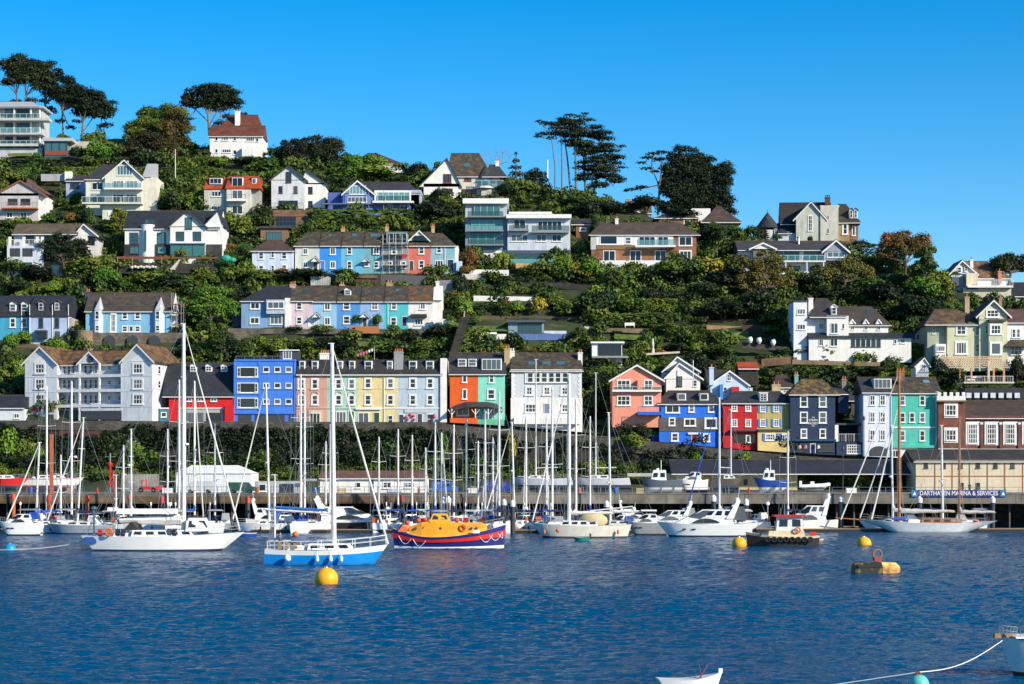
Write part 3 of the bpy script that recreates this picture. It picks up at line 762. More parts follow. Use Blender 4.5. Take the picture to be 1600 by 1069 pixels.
h = SR('salmon pink gabled house with a shared balcony line', 995, 655, mark='the salmon pink gabled house', D=349)
SAL = render((.80, .30, .20), dirt=.1)
h.wall(957, 1033, 594, mat=SAL, d1=9, d0=0); h.gablef(955, 1035, 594, 571, SAL, SLATE, 0, 9, .5)
for x, w_, n in ((974.5, 20, 3), (1013, 13, 2)):
    h.win(x, 601.5, w_, 15, n, 2, sur=.1); h.win(x, 626, w_, 15, n, 2, sur=.1)
h.slab(957, 1034, 609.5, 3, -.9, 0); h.rail(958, 1033, 604, 609.5, -.85, 'glass'); h.wall(996, 1001, 594, 609, SAL, d0=-.9, d1=0, name='screen')
h.slab(997, 1033, 644, 5, -2.2, 0, plain((.03, .12, .55)), 'balcony'); h.rail(997, 1033, 636, 644, -2.1, 'bars', plain((.05, .13, .5)))

h = SR('white gabled house with black windows tucked behind the blue and slate house', 1065, 625, mark='the white gabled house behind the blue one', D=356)
h.wall(1041, 1094, 592, mat=WHITE, d1=10, d0=2); h.gablef(1038, 1097, 592, 568, WHITE, SLATEB, 2, 10, .3, xa=1061)
h.gablef(1036, 1092, 580, 558, WHITE, SLATEB, 5, 12, .4, xa=1058)
h.wall(1036, 1092, 580, 600, WHITE, d0=5, d1=12)
h.win(1061.5, 596, 9, 16, 2, 2, fr=DKGREY, d=2); h.win(1086, 599, 6, 10, 1, 2, d=2)
h.pipe(1083, 563, 590)

h = SR('pale blue gabled house with a tall blue chimney', 1138, 622, mark='the pale blue gabled house', D=358)
PB = render((.52, .66, .82), dirt=.1)
h.wall(1110, 1170, 602, mat=PB, d1=9); h.gablef(1108, 1170, 602, 580, PB, SLATE, 0, 9, .3, xa=1140)
h.roofx(1106, 1140, 602, 579, SLATE, d0=2, d1=9)
h.win(1139.5, 590, 6, 10, 2, 2); h.win(1133, 610, 6, 10, 1, 2); h.chim(1108, 1115, 574, 602, PB, d=-.5, pots=1)
h.wall(1125, 1130, 601, 625, plain((.05, .25, .65)), d0=-1, d1=-.1, name='chimney_stack'); h.wall(1143, 1155, 605, 622, RED, d0=-1.5, d1=-.1, name='outhouse'); h.wall(1171, 1176, 606, 615, PB, d0=0, d1=4, name='side_wall')

h = SR('bright blue house with a grey slate hung middle floor and red door', 1080, 694, mark='the blue and slate house', D=349)
BL2 = render((.012, .15, .72), dirt=.12)
h.wall(1030, 1130, 630, 653, BL2, d1=9); h.wall(1030, 1131, 653, 674, slate((.13, .13, .14), (.10, .10, .11)), d0=-.12, d1=9, name='slate_hanging'); h.wall(1030, 1128, 674, None, BL2, d1=9)
h.roofx(1029, 1131, 630, 611, SLATE, d1=9, hl=20, hr=22)
for x in (1065, 1100): h.dormer(x, 613, 626, 14, TRIM, SLATE, .6, 3.5, ny=1)
h.win(1051, 639, 21, 12, 2, 1, sur=.1); h.win(1080.5, 638, 8, 12, 1, 2, sur=.1); h.win(1111, 638.5, 8, 11, 1, 1, sur=.1)
h.win(1050, 659, 9, 12, 1, 2, sur=.1, d=-.12); h.win(1078, 660, 17, 11, 2, 1, sur=.12, d=-.12); h.win(1111, 661.5, 17, 15, 1, 1, sur=.2, d=-.12)
h.win(1054.5, 683, 10, 12, 1, 2, sur=.12); h.win(1104, 684, 9, 12, 1, 2, sur=.12); h.door(1085, 679, 692, 8, plain((.35, .01, .02))); h.wall(1075, 1095, 676, 679, TRIM, d0=-.3, d1=0, name='porch')
h.wall(1018, 1030, 678, 692, render((.02, .05, .35)), d0=1, d1=6, name='side_wall')

h = SR('crimson red terraced house with white framed windows', 1157, 700, mark='the crimson terraced house', D=348)
CR = render((.50, .006, .014), dirt=.14)
h.wall(1130, 1183, 629, mat=CR, d1=9); h.roofx(1130, 1236, 629, 612, SLATE, d1=9, hl=24, hr=14)
for y in (637, 661): h.wins((1147.5, 1169), (y,), 8, 11, nx=2, ny=3, sur=.08)
h.box_('shop_window', 1146, 1180, 679, 692, -.05, .02, GLASS); h.band(1140, 1183, 673, 2.5, .9, DKGREY, 'canopy')
h.win(1169, 686, 6, 11, 1, 1, d=-.06, sur=.1)
h = SR('ochre yellow terraced house with blue shutters', 1209, 704, mark='the ochre house with blue shutters', D=348)
OC = render((.46, .38, .14), dirt=.12); SHU = plain((.05, .20, .62))
h.wall(1183, 1234, 629, 672, OC, d1=9); h.wall(1184, 1235, 674, None, render((.74, .56, .24)), d0=-.9, d1=8)
h.band(1183, 1236, 672.5, 3, 1.2, DKGREY, 'canopy'); h.dormer(1193, 613, 628, 13, TRIM, TRIM, .5, 3, nx=2, ny=3)
for y in (638, 661):
    for x in (1192, 1213): 
        h.win(x, y, 8, 11, 2, 3, sur=.05)
        for q in (-6, 6): h.box_('shutter', x+q-1.6, x+q+1.6, y-6, y+6, -.1, 0, SHU)
h.win(1203.5, 683, 15, 10, 4, 2, d=-.9, sur=.08); h.win(1226, 683, 7, 9, 2, 2, d=-.9, sur=.08)
for x in (1193, 1215, 1220, 1232): h.box_('shutter', x-1.5, x+1.5, 677.5, 689, -1.0, -.9, SHU)

h = SR('small white house with a cream chimney behind the ochre house', 1226, 630, D=358, mark='the small white house with the cream chimney')
h.wall(1219, 1240, 604, mat=WHITE, d1=7); h.roofx(1211, 1239, 604, 587, slate((.09, .05, .04), (.06, .04, .035)), d1=7, hl=8, hr=8); h.win(1228, 610, 8, 9, 2, 2); h.chim(1206, 1219, 601, 618, render((.55, .45, .25)), d=-1, pots=2); h.chim(1241, 1247, 586, 610, render((.18, .40, .40)), d=1, pots=2)

NAVY = render((.010, .030, .085), dirt=.15)
h = SR('tall dark navy blue pub with lichened slate roof and white sash windows', 1272, 708, mark='the navy blue pub', D=347, name='pub', cat='pub')
h.wall(1235, 1305, 615, mat=NAVY, d1=11); h.roofx(1235, 1310, 615, 593, SLATEY, d1=8, hl=24, hr=22)
for x in (1256, 1285.5):
    h.win(x, 627.5, 11, 17, 1, 2, sur=.08); h.win(x, 652.5, 11, 17, 1, 2, sur=.08); h.win(x, 677.5, 9, 14, 1, 2, sur=.08)
h.band(1237, 1306, 688, 3, .4, plain((.02, .06, .10)), 'fascia'); h.win(1249, 700, 18, 12, 3, 2, fr=DKGREY); h.win(1290, 700, 26, 12, 4, 2, fr=DKGREY); h.door(1270, 694, 708, 7, plain((.02, .05, .12)))
h.wall(1310, 1326, 614, 645, NAVY, d0=2, d1=11, name='side_wing'); h.roofx(1308, 1327, 614, 603, SLATE, d0=2, d1=11); h.chim(1315, 1322, 593, 612, render((.25, .22, .18)), d=5, pots=2)
h.wall(1306, 1350, 661, 664, DKGREY, d0=1, d1=9, name='terrace_roof'); h.wall(1307, 1349, 664, None, render((.015, .03, .05)), d0=5, d1=9, name='rear_wall')
h.wall(1307, 1351, 691, None, NAVY, d0=-.2, d1=5, name='extension'); h.win(1334, 702, 22, 14, 6, 3, d=-.2); h.rail(1308, 1348, 678, 690, 0, 'bars', TRIM)
h.box_('door_frame', 1304.5, 1310, 664, 690, -.1, 0, TRIM)
def text_on(parent, txt, x, z, size, mat, y=-.06, name='lettering', ext=.015, sx=1):
    cu = bpy.data.curves.new(name, 'FONT'); cu.body = txt; cu.size = size; cu.align_x = 'CENTER'; cu.align_y = 'CENTER'; cu.extrude = ext; cu.offset = size * .012
    t = bpy.data.objects.new('tmp', cu); COL.objects.link(t); dg = bpy.context.evaluated_depsgraph_get()
    me = bpy.data.meshes.new_from_object(t.evaluated_get(dg)); bpy.data.objects.remove(t)
    me.materials.clear(); me.materials.append(mat)
    o = link(name, me, parent); o.location = (x, y, z); o.rotation_euler = (R(90), 0, 0); o.scale = (sx, 1, 1); return o
text_on(h.root, 'THE', h.X(1270.5), h.Z(652.5), .3, TRIM); text_on(h.root, 'STEAM', h.X(1270.5), h.Z(656.8), .55, TRIM, sx=.95); text_on(h.root, 'PACKET', h.X(1270.5), h.Z(661.8), .55, TRIM, sx=.95); text_on(h.root, 'INN', h.X(1270.5), h.Z(665.8), .3, TRIM)

h = SR('dark timber house with a white gable window in the gap right of the pub', 1338, 655, D=362, mark='the dark house in the gap')
h.wall(1330, 1349, 625, mat=render((.06, .065, .07)), d1=8); h.roofx(1326, 1352, 625, 609, SLATE, d1=8); h.win(1344, 634, 7, 19, 1, 2)

h = SR('white narrow house with arched passage and wide roof dormer', 1371, 713, mark='the white house with the arched passage', D=346)
WB = render((.68, .72, .82), dirt=.08)
h.wall(1349, 1391, 613, mat=WB, d1=9); h.roofx(1347, 1392, 612, 590, SLATE, d1=9); h.dormer(1379, 590, 608, 28, TRIM, SLATE, 1.0, 4, nx=4, ny=1)
for y in (625.5, 652, 680): h.wins((1363, 1379), (y,), 8, 16, nx=2, ny=2, sur=.05)
m = MB(); X = h.X(1373); m.prism([(X-1.75, 0), (X+1.75, 0), (X+1.75, .9), (X+1.35, 1.4), (X+.7, 1.75), (X, 1.85), (X-.7, 1.75), (X-1.35, 1.4), (X-1.75, .9)], -.03, .2); m.build('archway', DKGREY, h.root)
h.pipe(1392, 612, 713)
h = SR('turquoise green house with white string course and brown slate roof', 1428, 713, mark='the turquoise house', D=346)
TQ = render((.07, .50, .40), dirt=.12)
h.wall(1391, 1467, 614, mat=TQ, d1=9); h.roofx(1391, 1470, 613, 590, SLATEM, d1=9); h.wall(1462, 1467, 612, None, WHITE, d0=-.1, d1=0, name='corner_strip')
h.skyl(1447, 597, 12, 5, 0, 9, 613, 590); h.skyl(1413, 594, 9, 5, 0, 9, 613, 590); h.chim(1400, 1413, 580, 596, BRICKO, d=2, pots=3)
h.wins((1410, 1441), (626,), 8, 15, nx=1, ny=2, sur=.06); h.wins((1410, 1425, 1441), (652.5,), 8, 15, nx=1, ny=2, sur=.06); h.wins((1410, 1441), (681,), 8, 16, nx=1, ny=2, sur=.06)
h.band(1391, 1463, 668, 2.5, .1); h.band(1391, 1465, 698, 4, .5, TQ, 'fascia'); h.wins((1401, 1422), (709,), 13, 12, nx=3, ny=1, d=-.1)
h.wall(1392, 1432, 700, None, TRIM, d0=-.08, d1=0, name='shopfront')

h = SR('red brick castellated tower with white window surrounds', 1487, 703, mark='the brick tower', D=345, name='brick_tower', cat='tower')
h.wall(1466, 1508, 628, mat=BRICKR, d1=8); h.wall(1464, 1509, 619, 628, WHITE, d0=-.3, d1=8.2, name='parapet')
for i in range(5): h.box_('merlon', 1465+i*9.6, 1470+i*9.6, 613, 619, -.3, .2, WHITE)
h.band(1464, 1509, 627, 2.5, .5, BRICKO)
for y in (641, 680): h.box_('window_surround', 1475, 1497, y-12, y+12, -.12, 0, WHITE); h.win(1486, y, 16, 17, 3, 2, d=-.12)
h.band(1466, 1509, 702, 2, .12)
h = SR('red brick hall with three tall white framed grid windows', 1560, 703, mark='the brick hall', D=346, name='brick_hall', cat='building')
h.wall(1508, 1680, 650, mat=BRICKR, d1=12); h.roofx(1509, 1690, 652, 627, slate((.085, .055, .045), (.055, .04, .035)), d1=12)
for x in (1520, 1549.5, 1578.5, 1608, 1637): h.box_('window_surround', x-11, x+11, 659, 696, -.12, 0, WHITE); h.win(x, 678, 15, 31, 4, 4, d=-.12)
for x in (1534, 1564, 1593, 1622): h.box_('pilaster', x-2, x+2, 664, 700, -.3, 0, BRICKR); h.box_('capital', x-2.2, x+2.2, 660, 663.5, -.34, 0, WHITE)
h.band(1508, 1680, 702.5, 2.2, .15)

h = SR('white rail decking and pergola with an open timber frame above the brick hall', 1540, 603, D=356, name='pergola', cat='pergola', mark='the timber pergola')
PW = plain((.62, .28, .12), .7, name='cedar'); PW2 = plain((.66, .48, .30), .7, name='lath')
for x in (1518, 1545, 1553, 1569): h.box_('post', x-1.2, x+1.2, 575, 597, 0, .35, PW)
h.box_('post', 1543.5, 1546.5, 565, 597, -.3, 0, PW2)
zf, zb = h.Z(576), h.Z(557.5); X0, X1 = h.X(1483), h.X(1577)
m = MB()
for i in range(26): x = X0+(X1-X0)*i/25; m._add([(x, 0, zf), (x+.09, 0, zf), (x-.9+.09, 4, zb), (x-.9, 4, zb), (x, 0, zf+.16), (x+.09, 0, zf+.16), (x-.9+.09, 4, zb+.16), (x-.9, 4, zb+.16)], [(0,3,2,1), (4,5,6,7), (0,1,5,4), (2,3,7,6), (1,2,6,5), (3,0,4,7)])
for j in range(6): t = j/5; m.box(X0-.9*t, X1-.9*t, 4*t-.05, 4*t+.05, zf+(zb-zf)*t+.16, zf+(zb-zf)*t+.3)
m.build('slatted_roof', PW2, h.root)
for x in (1500,): h.box_('post', x-1, x+1, 560, 590, 3.6, 3.9, PW)
h.slab(1506, 1585, 597, 2.5, -1, 5, plain((.62, .55, .45)), 'deck'); h.rail(1508, 1583, 588, 597, -.9, 'bars'); h.box_('table', 1520, 1534, 588, 590, 1, 2, TRIM); h.box_('bench', 1512, 1522, 592, 594, 1, 2, TRIM)

h = SR('long cream boathouse with brown framing lines and small square windows', 1515, 772, mark='the cream boathouse', D=326, name='boathouse', cat='building')
CRM = render((.64, .56, .41), dirt=.10); BRN = plain((.30, .10, .03))
h.wall(1431, 1690, 719, mat=CRM, d1=12, y1=None); h.roofx(1428, 1695, 720, 703, slate((.055, .045, .04), (.04, .035, .03)), d1=12)
for x in (1461, 1488, 1515, 1543, 1570, 1598): h.box_('timber_post', x-.7, x+.7, 721, 770, -.06, 0, BRN)
h.box_('timber_rail', 1431, 1680, 743.5, 745, -.05, 0, BRN)
for x in (1447, 1474.5, 1501, 1528, 1555.5, 1582): h.win(x, 727, 6.5, 9, 2, 2, fr=DKGREY)
for x in (1502.5, 1528): h.win(x, 759, 6, 9, 2, 2, fr=DKGREY)

h = SR('long low station shed with a dark blue slate roof and white gutter beam', 1240, 772, mark='the long station shed', D=332, name='station_shed', cat='building')
h.wall(1020, 1246, 744, mat=render((.62, .48, .22)), d1=5); h.roofx(1050, 1432, 739, 719, slate((.030, .034, .055), (.022, .025, .042)), d0=-2, d1=9, gut=TRIM)
h.band(980, 1246, 742, 5, .5, plain((.50, .47, .42)), 'beam', d=0)
for x in range(1060, 1245, 21): h.box_('opening', x-3, x+3, 749, 758, -.05, .01, DKGREY)
# ================================================================ houses up the hillside
def HH(label, xc, yb, D=None, **k): return House(label, D or D_of(xc, yb), xc, yb, down=k.pop('down', 3), **k)
# second row, left: blue mansard pair and the blue house on the stone terrace
h = HH('turquoise half of a mansard roofed terrace at the far left', 20, 530, name='terraced_house', mark='the turquoise mansard house')
c = render((.05, .36, .55)); h.wall(-30, 46, 495, mat=c, d1=10)
m = MB().prismx([(-.3, h.Z(495)), (-.2, h.Z(495)+.1), (.5, h.Z(476)), (5, h.Z(462, 5)), (10, h.Z(495))][::-1], h.X(-30), h.X(46)).build('mansard_roof', SLATEB, h.root)
for x in (20, 38): h.dormer(x, 470, 487, 11, TRIM, SLATE, .1, 3, gab=True); h.win(x, 504.5, 8, 14, 1, 2, sur=.1)
for x in (34, 46): h.pipe(x, 476, 530)
h = HH('lilac blue half of a mansard roofed terrace with a dark bay window', 77, 535, name='terraced_house', mark='the lilac mansard house')
c = render((.40, .52, .74)); h.wall(46, 108, 495, mat=c, d1=10)
MB().prismx([(-.3, h.Z(495)), (-.2, h.Z(495)+.1), (.5, h.Z(476)), (5, h.Z(462, 5)), (10, h.Z(495))][::-1], h.X(46), h.X(108)).build('mansard_roof', SLATEB, h.root)
for x in (64, 89): h.dormer(x, 469, 486, 9, DKGREY, slate((.12, .07, .06), (.09, .06, .05)), .1, 3, gab=True); h.win(x, 504.5, 7, 15, 1, 2, fr=DKGREY)
h.box_('bay_window', 58, 73, 519, 529, -.9, 0, GLASS); h.band(56, 75, 518, 3, 1.2, DKGREY, 'bay_roof'); h.win(90, 522, 7, 8, 1, 1, fr=DKGREY); h.swin(1, 108, 505, 1, 10, dd=4)
for x in (46.5, 82, 107): h.pipe(x, 476, 530)
h.wall(108, 113, 497, None, render((.45, .36, .36)), d0=0, d1=10, name='end_wall')

h = HH('sky blue house with two pointed bay towers and a white arched window', 200, 519, mark='the sky blue house with pointed bays')
c = render((.20, .45, .68), dirt=.1); h.wall(134, 266, 485, mat=c, d1=8); h.roofx(133, 268, 485, 458, slate((.075, .065, .055), (.05, .045, .04), (.12, .07, .03)), d1=8, cap=WHITE)
for x0, x1 in ((146, 161), (240, 257)):
    xm = (x0+x1)/2+2; X0, X1, Xm = h.X(x0), h.X(x1), h.X(xm)
    MB().prismz([(X0, 0), (X0+.5, -.9), (Xm, -.9), (X1, 0)], -.5, h.Z(485)).build('bay', render((.55, .66, .80)), h.root)
    zt, ze = h.Z(463), h.Z(485)
    MB()._add([(X0-.15, .2, ze), (X0+.45, -1.05, ze), (Xm+.1, -1.05, ze), (X1+.15, .2, ze), ((X0+X1)/2+.2, 1.2, zt)], [(0,1,4), (1,2,4), (2,3,4), (0,4,3), (3,2,1,0)]).build('bay_roof', plain((.42, .42, .44)), h.root)
    h.win((x0+xm)/2+1, 492.5, 6.5, 13, 1, 2, d=-.9); h.win((x0+xm)/2+1, 513, 6.5, 9, 1, 2, d=-.9)
h.win(177, 505, 7, 27, 3, 3, sur=.25); h.box_('window_arch', 172.5, 181.5, 489, 492, -.2, 0, TRIM)
for x in (195, 215): h.win(x, 493.5, 8, 10.5, 1, 2, sur=.1); h.win(x, 514, 8, 9, 1, 2, sur=.1)
h.win(205, 514, 6, 9, 1, 1, sur=.1); h.wall(266, 278, 487, 515, WHITE, d0=1, d1=7, name='side_wing'); h.chim(134, 141, 456, 472, plain((.08, .06, .12)), d=4, pots=2)
h = thing('scaffolding', 'scaffold poles round the right end of the sky blue house', 'scaffolding', P(276, 519, 383))
m = MB(); s_ = 383/F
for i, x in enumerate((-8, 0, 7, 11)):
    for y in (0, 1.8): m.tube([(x*s_, y, -1), (x*s_, y, 62*s_-i*.8)], .04, 5)
m.build('upright', STEEL, h); m = MB()
for z in (12, 30, 44): m.tube([(-10*s_, 0, z*s_), (13*s_, 0, z*s_)], .04, 5).box(-8*s_, 10*s_, 0, 1.7, z*s_-.12, z*s_-.05)
m.build('platform', WOODM, h)

h = strip_wall('terrace_wall', 'brown stone terrace wall with arched openings under the sky blue house', [(143, 520, 26), (285, 520, 26)], 380, 1.5, STONEW)
wt = thing('round_bastion', 'round brown stone bastion with plants on top beside the terrace wall', 'bastion', P(131.5, 548, 378.5)); s_ = 378/F
MB().lathe([(14.2*s_, -1), (13*s_, 29*s_), (13.4*s_, 29.1*s_), (13.4*s_, 31*s_), (11*s_, 31.1*s_)], (0, 0, 0), 18).build('drum', stone((.36, .27, .18), (.28, .2, .13), (.2, .16, .1)), wt, False)
for x in (171, 207, 241):
    pt = P(x, 546, 379.6); X = 0; o = MB().prism([(-1.1, 0), (1.1, 0), (1.1, 1.4), (.8, 1.9), (0, 2.2), (-.8, 1.9), (-1.1, 1.4)], 0, .35).build('arched_niche', DKGREY); o.location = pt; o.location.z += .6
    tag(o, 'dark arched opening in the stone terrace wall, %s of three' % {171: 'leftmost', 207: 'middle', 241: 'rightmost'}[x], 'opening')

# second row, middle terrace  (eave 473, ridge 450, base 513)
def row(label, x0, x1, col, ye, yr, yb, wins, mark=None, hl=0, hr=0, cap=None, mat=None, D=None, group=None, d1=8):
    h = HH(label, (x0+x1)/2, yb, D, name='terraced_house', mark=mark, group=group)
    c = render(col, dirt=.12); h.wall(x0, x1, ye, mat=c, d1=d1); h.roofx(x0, x1, ye, yr, mat or SLATEM, d1=d1, hl=hl, hr=hr, cap=cap)
    for w_ in wins: h.win(*w_[:4], **(w_[4] if len(w_) > 4 else {}))
    return h
G2 = 'middle coloured terrace'; S1 = dict(sur=.08)
h = row('steel blue hipped roof house with white bay ending the middle terrace on the left', 377, 452, (.19, .35, .56), 469, 447, 512, [(398.5, 478, 14, 10, dict(nx=2, ny=1, sur=.08)), (398, 501, 14, 10, dict(nx=2, ny=1, sur=.08))], 'the steel blue hipped house', hl=40, group=G2, mat=SLATEB, D=386)
h.wall(416, 446, 469, 491, render((.45, .52, .66)), d0=-.9, d1=0, name='bay'); h.win(431, 477, 26, 11, 3, 1, d=-.9, sur=.05); h.win(431.5, 500, 19, 14, 3, 1, sur=.05)
h.wall(445, 453, 466, None, WHITE, d0=-.4, d1=1, name='buttress'); h.chim(453, 462, 445, 455, render((.5, .42, .34)), d=4, pots=3)
h = row('pale pink house in the middle terrace', 453, 489, (.66, .54, .58), 469, 448, 512, [(467.5, 478.5, 8, 11, S1), (467.5, 501, 8, 11, S1)], 'the pale pink terrace house', D=386, group=G2); h.skyl(478, 455, 8, 6, 0, 8, 469, 448); h.door(485, 495, 511, 7, TRIM)
h = row('light blue house with gabled porch in the middle terrace', 489, 526, (.30, .52, .74), 470, 448, 513, [(511.5, 479, 9, 11, dict(nx=2, ny=1, sur=.08)), (511.5, 502, 9, 12, dict(nx=2, ny=1, sur=.08))], 'the light blue house with the gabled porch', D=386, group=G2); h.gablef(489, 500, 496, 490, TRIM, SLATE, -1.2, 0, .15, tw=.12); h.door(494, 499, 512, 6, WHITE2)
h = row('strong blue house with white dormer in the middle terrace', 526, 563, (.08, .29, .66), 470, 448, 513, [(541.5, 478, 10, 12, S1), (541.5, 500, 10, 12, S1)], 'the strong blue house with the dormer', D=386, group=G2); h.dormer(543, 448, 462, 11, TRIM, SLATE, 1.5, 4, gab=True); h.chim(531, 538, 445, 455, render((.55, .42, .38)), d=4.5, pots=2)
h = row('powder blue house in the middle terrace behind two round trees', 563, 600, (.27, .44, .72), 470, 448, 513, [(585.5, 478, 10, 12, dict(nx=2, ny=2, sur=.08)), (585, 501, 8, 12, S1)], 'the powder blue house', D=386, group=G2); h.gablef(563, 576, 496, 490, TRIM, SLATE, -1.2, 0, .15, tw=.12); h.skyl(560, 455, 7, 5, 0, 8, 470, 448); h.skyl(584, 455, 7, 5, 0, 8, 470, 448); h.door(570, 498, 512, 6, DKGREY)
h = row('aqua green house in the middle terrace', 600, 638, (.07, .52, .56), 470, 448, 513, [(615.5, 478, 8, 12, S1), (615, 502, 9, 12, S1)], 'the aqua terrace house', D=386, group=G2); h.door(632, 495, 509, 7, NAVY); h.pipe(606, 471, 512); h.skyl(621, 454, 8, 5, 0, 8, 470, 448, GLASSG); h.chim(604, 613, 442, 452, render((.45, .32, .18)), d=4.5, pots=2)
h = row('white house with bay canopy at the right end of the middle terrace', 638, 677, (.78, .77, .74), 470, 447, 513, [(660.5, 478, 8, 11, dict(nx=2, ny=1, sur=.08)), (654.5, 503, 13, 10, dict(nx=3, ny=1, sur=.08, d=-.02))], 'the white end house', cap=WHITE, D=386, group=G2, mat=slate((.10, .065, .04), (.07, .05, .035), (.22, .10, .03), .42, .6)); h.wall(677, 691, 469, None, WHITE, d0=.5, d1=8, name='side_wall'); h.chim(681, 686, 440, 462, WHITE, d=4, pots=1)
MB().prismx([(0, h.Z(469)), (8, h.Z(469)), (4, h.Z(447, 4))], h.X(677), h.X(691)).build('side_gable', WHITE, h.root); h.band(642, 667, 494, 5, 1.2, SLATE, 'canopy'); h.skyl(657, 454, 7, 5, 0, 8, 470, 447)
h.wall(691, 708, 497, None, TRIM, d0=2, d1=5, name='conservatory'); h.box_('conservatory_glass', 693, 706, 499, 509, 1.9, 2, GLASSG)
strip_wall('terrace_wall', 'stone garden wall below the steel blue house', [(356, 513, 24), (404, 513, 24)], 382, .8, STONEW)
strip_wall('terrace_wall', 'long pale stone ledge under the middle terrace', [(404, 514, 8), (700, 514, 8)], 383, .6, stone((.20, .18, .16), (.14, .13, .11), (.1, .09, .08)))
strip_wall('wooden_deck', 'orange brown timber deck rail in front of the powder blue house', [(546, 510, 11), (592, 510, 11)], 381.5, .3, plain((.42, .16, .05), .7), cat='deck')
strip_wall('garden_wall', 'little pink outhouse wall left of the steel blue house', [(362, 487, 26), (377, 487, 26)], 388, 2, render((.10, .12, .22)))

# third row terrace (y 365-425)
G3 = 'upper coloured terrace'
h = row('lilac white house with hipped brown roof left of the upper terrace', 394, 458, (.58, .66, .82), 391, 376, 427, [(408, 400, 7.5, 10, S1), (426, 398, 4.5, 9, S1), (444, 399.5, 7.5, 10, S1), (408, 420, 7.5, 10, S1), (426, 420, 4.5, 10, S1), (444, 419, 7.5, 10, S1)], 'the lilac white hipped house', hl=22, hr=22, D=409, mat=slate((.10, .06, .045), (.08, .05, .04)), d1=7)
h = row('off white house with gabled porch at the left end of the upper terrace', 461, 499, (.60, .64, .60), 383, 363, 424, [(477, 393, 7, 9, dict(nx=2, ny=1, sur=.08)), (477, 414, 7, 9, dict(nx=2, ny=1, sur=.08))], 'the off white house of the upper terrace', hl=18, group=G3, D=410); h.gablef(487, 499, 409, 402, TRIM, SLATE, -1.2, 0, .15, tw=.12); h.door(493, 410, 422, 6, DKGREY); h.skyl(516, 368, 7, 4, 0, 8, 383, 363)
h = row('vivid blue house in the upper terrace', 499, 533, (.03, .27, .78), 383, 363, 424, [(520, 392.5, 8, 11, dict(nx=2, ny=1, sur=.08)), (520, 414, 8, 11, dict(nx=2, ny=1, sur=.08))], 'the vivid blue house of the upper terrace', group=G3, D=410); h.door(504, 408, 422, 6, BLU); h.chim(533, 539, 358, 369, render((.50, .36, .2)), d=4.5, pots=2)
h = row('light turquoise house in the upper terrace', 533, 568, (.14, .46, .64), 383, 363, 424, [(546, 392, 7, 11, S1), (546, 414, 7, 11, S1)], 'the light turquoise house', group=G3, D=410); h.skyl(554, 368, 9, 6, 0, 8, 383, 363)
h = row('sea green house with dark shutters in the upper terrace', 568, 598, (.16, .40, .46), 383, 363, 424, [(588, 391.5, 9, 11, dict(nx=2, ny=1, sur=.08)), (573, 412, 7, 9, S1), (588, 414, 7, 10, S1)], 'the sea green house', group=G3, D=410); h.skyl(586, 368, 17, 6, 0, 8, 383, 363); h.gablef(566, 578, 409, 405, TRIM, SLATE, -1, 0, .12, tw=.12)
for x in (582, 594.5): h.box_('shutter', x-1.3, x+1.3, 385, 398, -.1, 0, DKGREY)
h = row('grey house wrapped in scaffolding in the upper terrace', 598, 638, (.25, .30, .33), 383, 363, 424, [(616, 392, 8, 10, S1), (609, 414, 8, 11, S1), (630, 414, 8, 11, S1)], 'the scaffolded house', group=G3, D=410); h.dormer(620, 362, 381, 33, plain((.02, .28, .20), .7, name='green_sheeting'), plain((.02, .22, .16)), .3, 4, gab=False, nx=3, ny=1); h.chim(602, 607, 355, 366, render((.50, .36, .2)), d=4.5, pots=2)
sc = thing('scaffolding', 'tall scaffold of poles and boards across the front of the grey upper terrace house', 'scaffolding', P(618, 424, 408.6)); s_ = 408.6/F; m = MB()
for x in (-20, -10, 0, 10, 19):
    for y in (0, 1.3): m.tube([(x*s_, y, -.5), (x*s_, y, 58*s_)], .045, 5)
m.tube([(-19*s_, -.05, 2*s_), (0, -.05, 24*s_)], .04, 5).tube([(0, -.05, 24*s_), (19*s_, -.05, 44*s_)], .04, 5).build('upright', STEEL, sc); m = MB()
for z in (10, 27, 43): m.tube([(-23*s_, 0, z*s_+1), (22*s_, 0, z*s_+1)], .04, 5).box(-20*s_, 20*s_, 0, 1.3, z*s_-.1, z*s_-.04)
m.build('platform', plain((.45, .40, .33)), sc); MB().box(10*s_, 17*s_, -.1, 0, 20*s_, 27*s_).build('banner', plain((.5, .03, .06)), sc)
h = row('coral red house with a wide white gabled dormer in the upper terrace', 638, 673, (.62, .16, .12), 383, 363, 424, [(658.5, 391, 8, 12, S1), (658.5, 413, 8, 12, S1)], 'the coral red house', group=G3, D=410); h.door(643, 408, 422, 6, DKGREY)
h.gablef(639, 671, 376, 361, TRIM, SLATE, .4, 4, .25, tw=.25); h.box_('dormer_window', 645, 666, 368, 376, .2, .4, GLASS); h.chim(674, 679, 354, 366, render((.50, .36, .2)), d=4.5, pots=2)
h = row('duck egg blue house at the right end of the upper terrace', 673, 711, (.24, .46, .54), 383, 365, 424, [(686, 390, 7, 11, S1), (686, 414, 13, 14, dict(nx=3, ny=1, sur=.06))], 'the duck egg blue end house', hr=22, group=G3, D=410); h.wall(711, 716, 384, None, WHITE, d0=.3, d1=8, name='side_wall'); h.door(704, 406, 424, 9, NAVY); h.pipe(695, 384, 424); h.wall(713, 722, 409, 425, PB, d0=-1, d1=2, name='porch')
strip_wall('garden_wall', 'grey retaining wall between the scaffolded house garden and the middle terrace', [(595, 429, 16), (665, 431, 16)], 402, .6, plain((.10, .10, .105), .9))
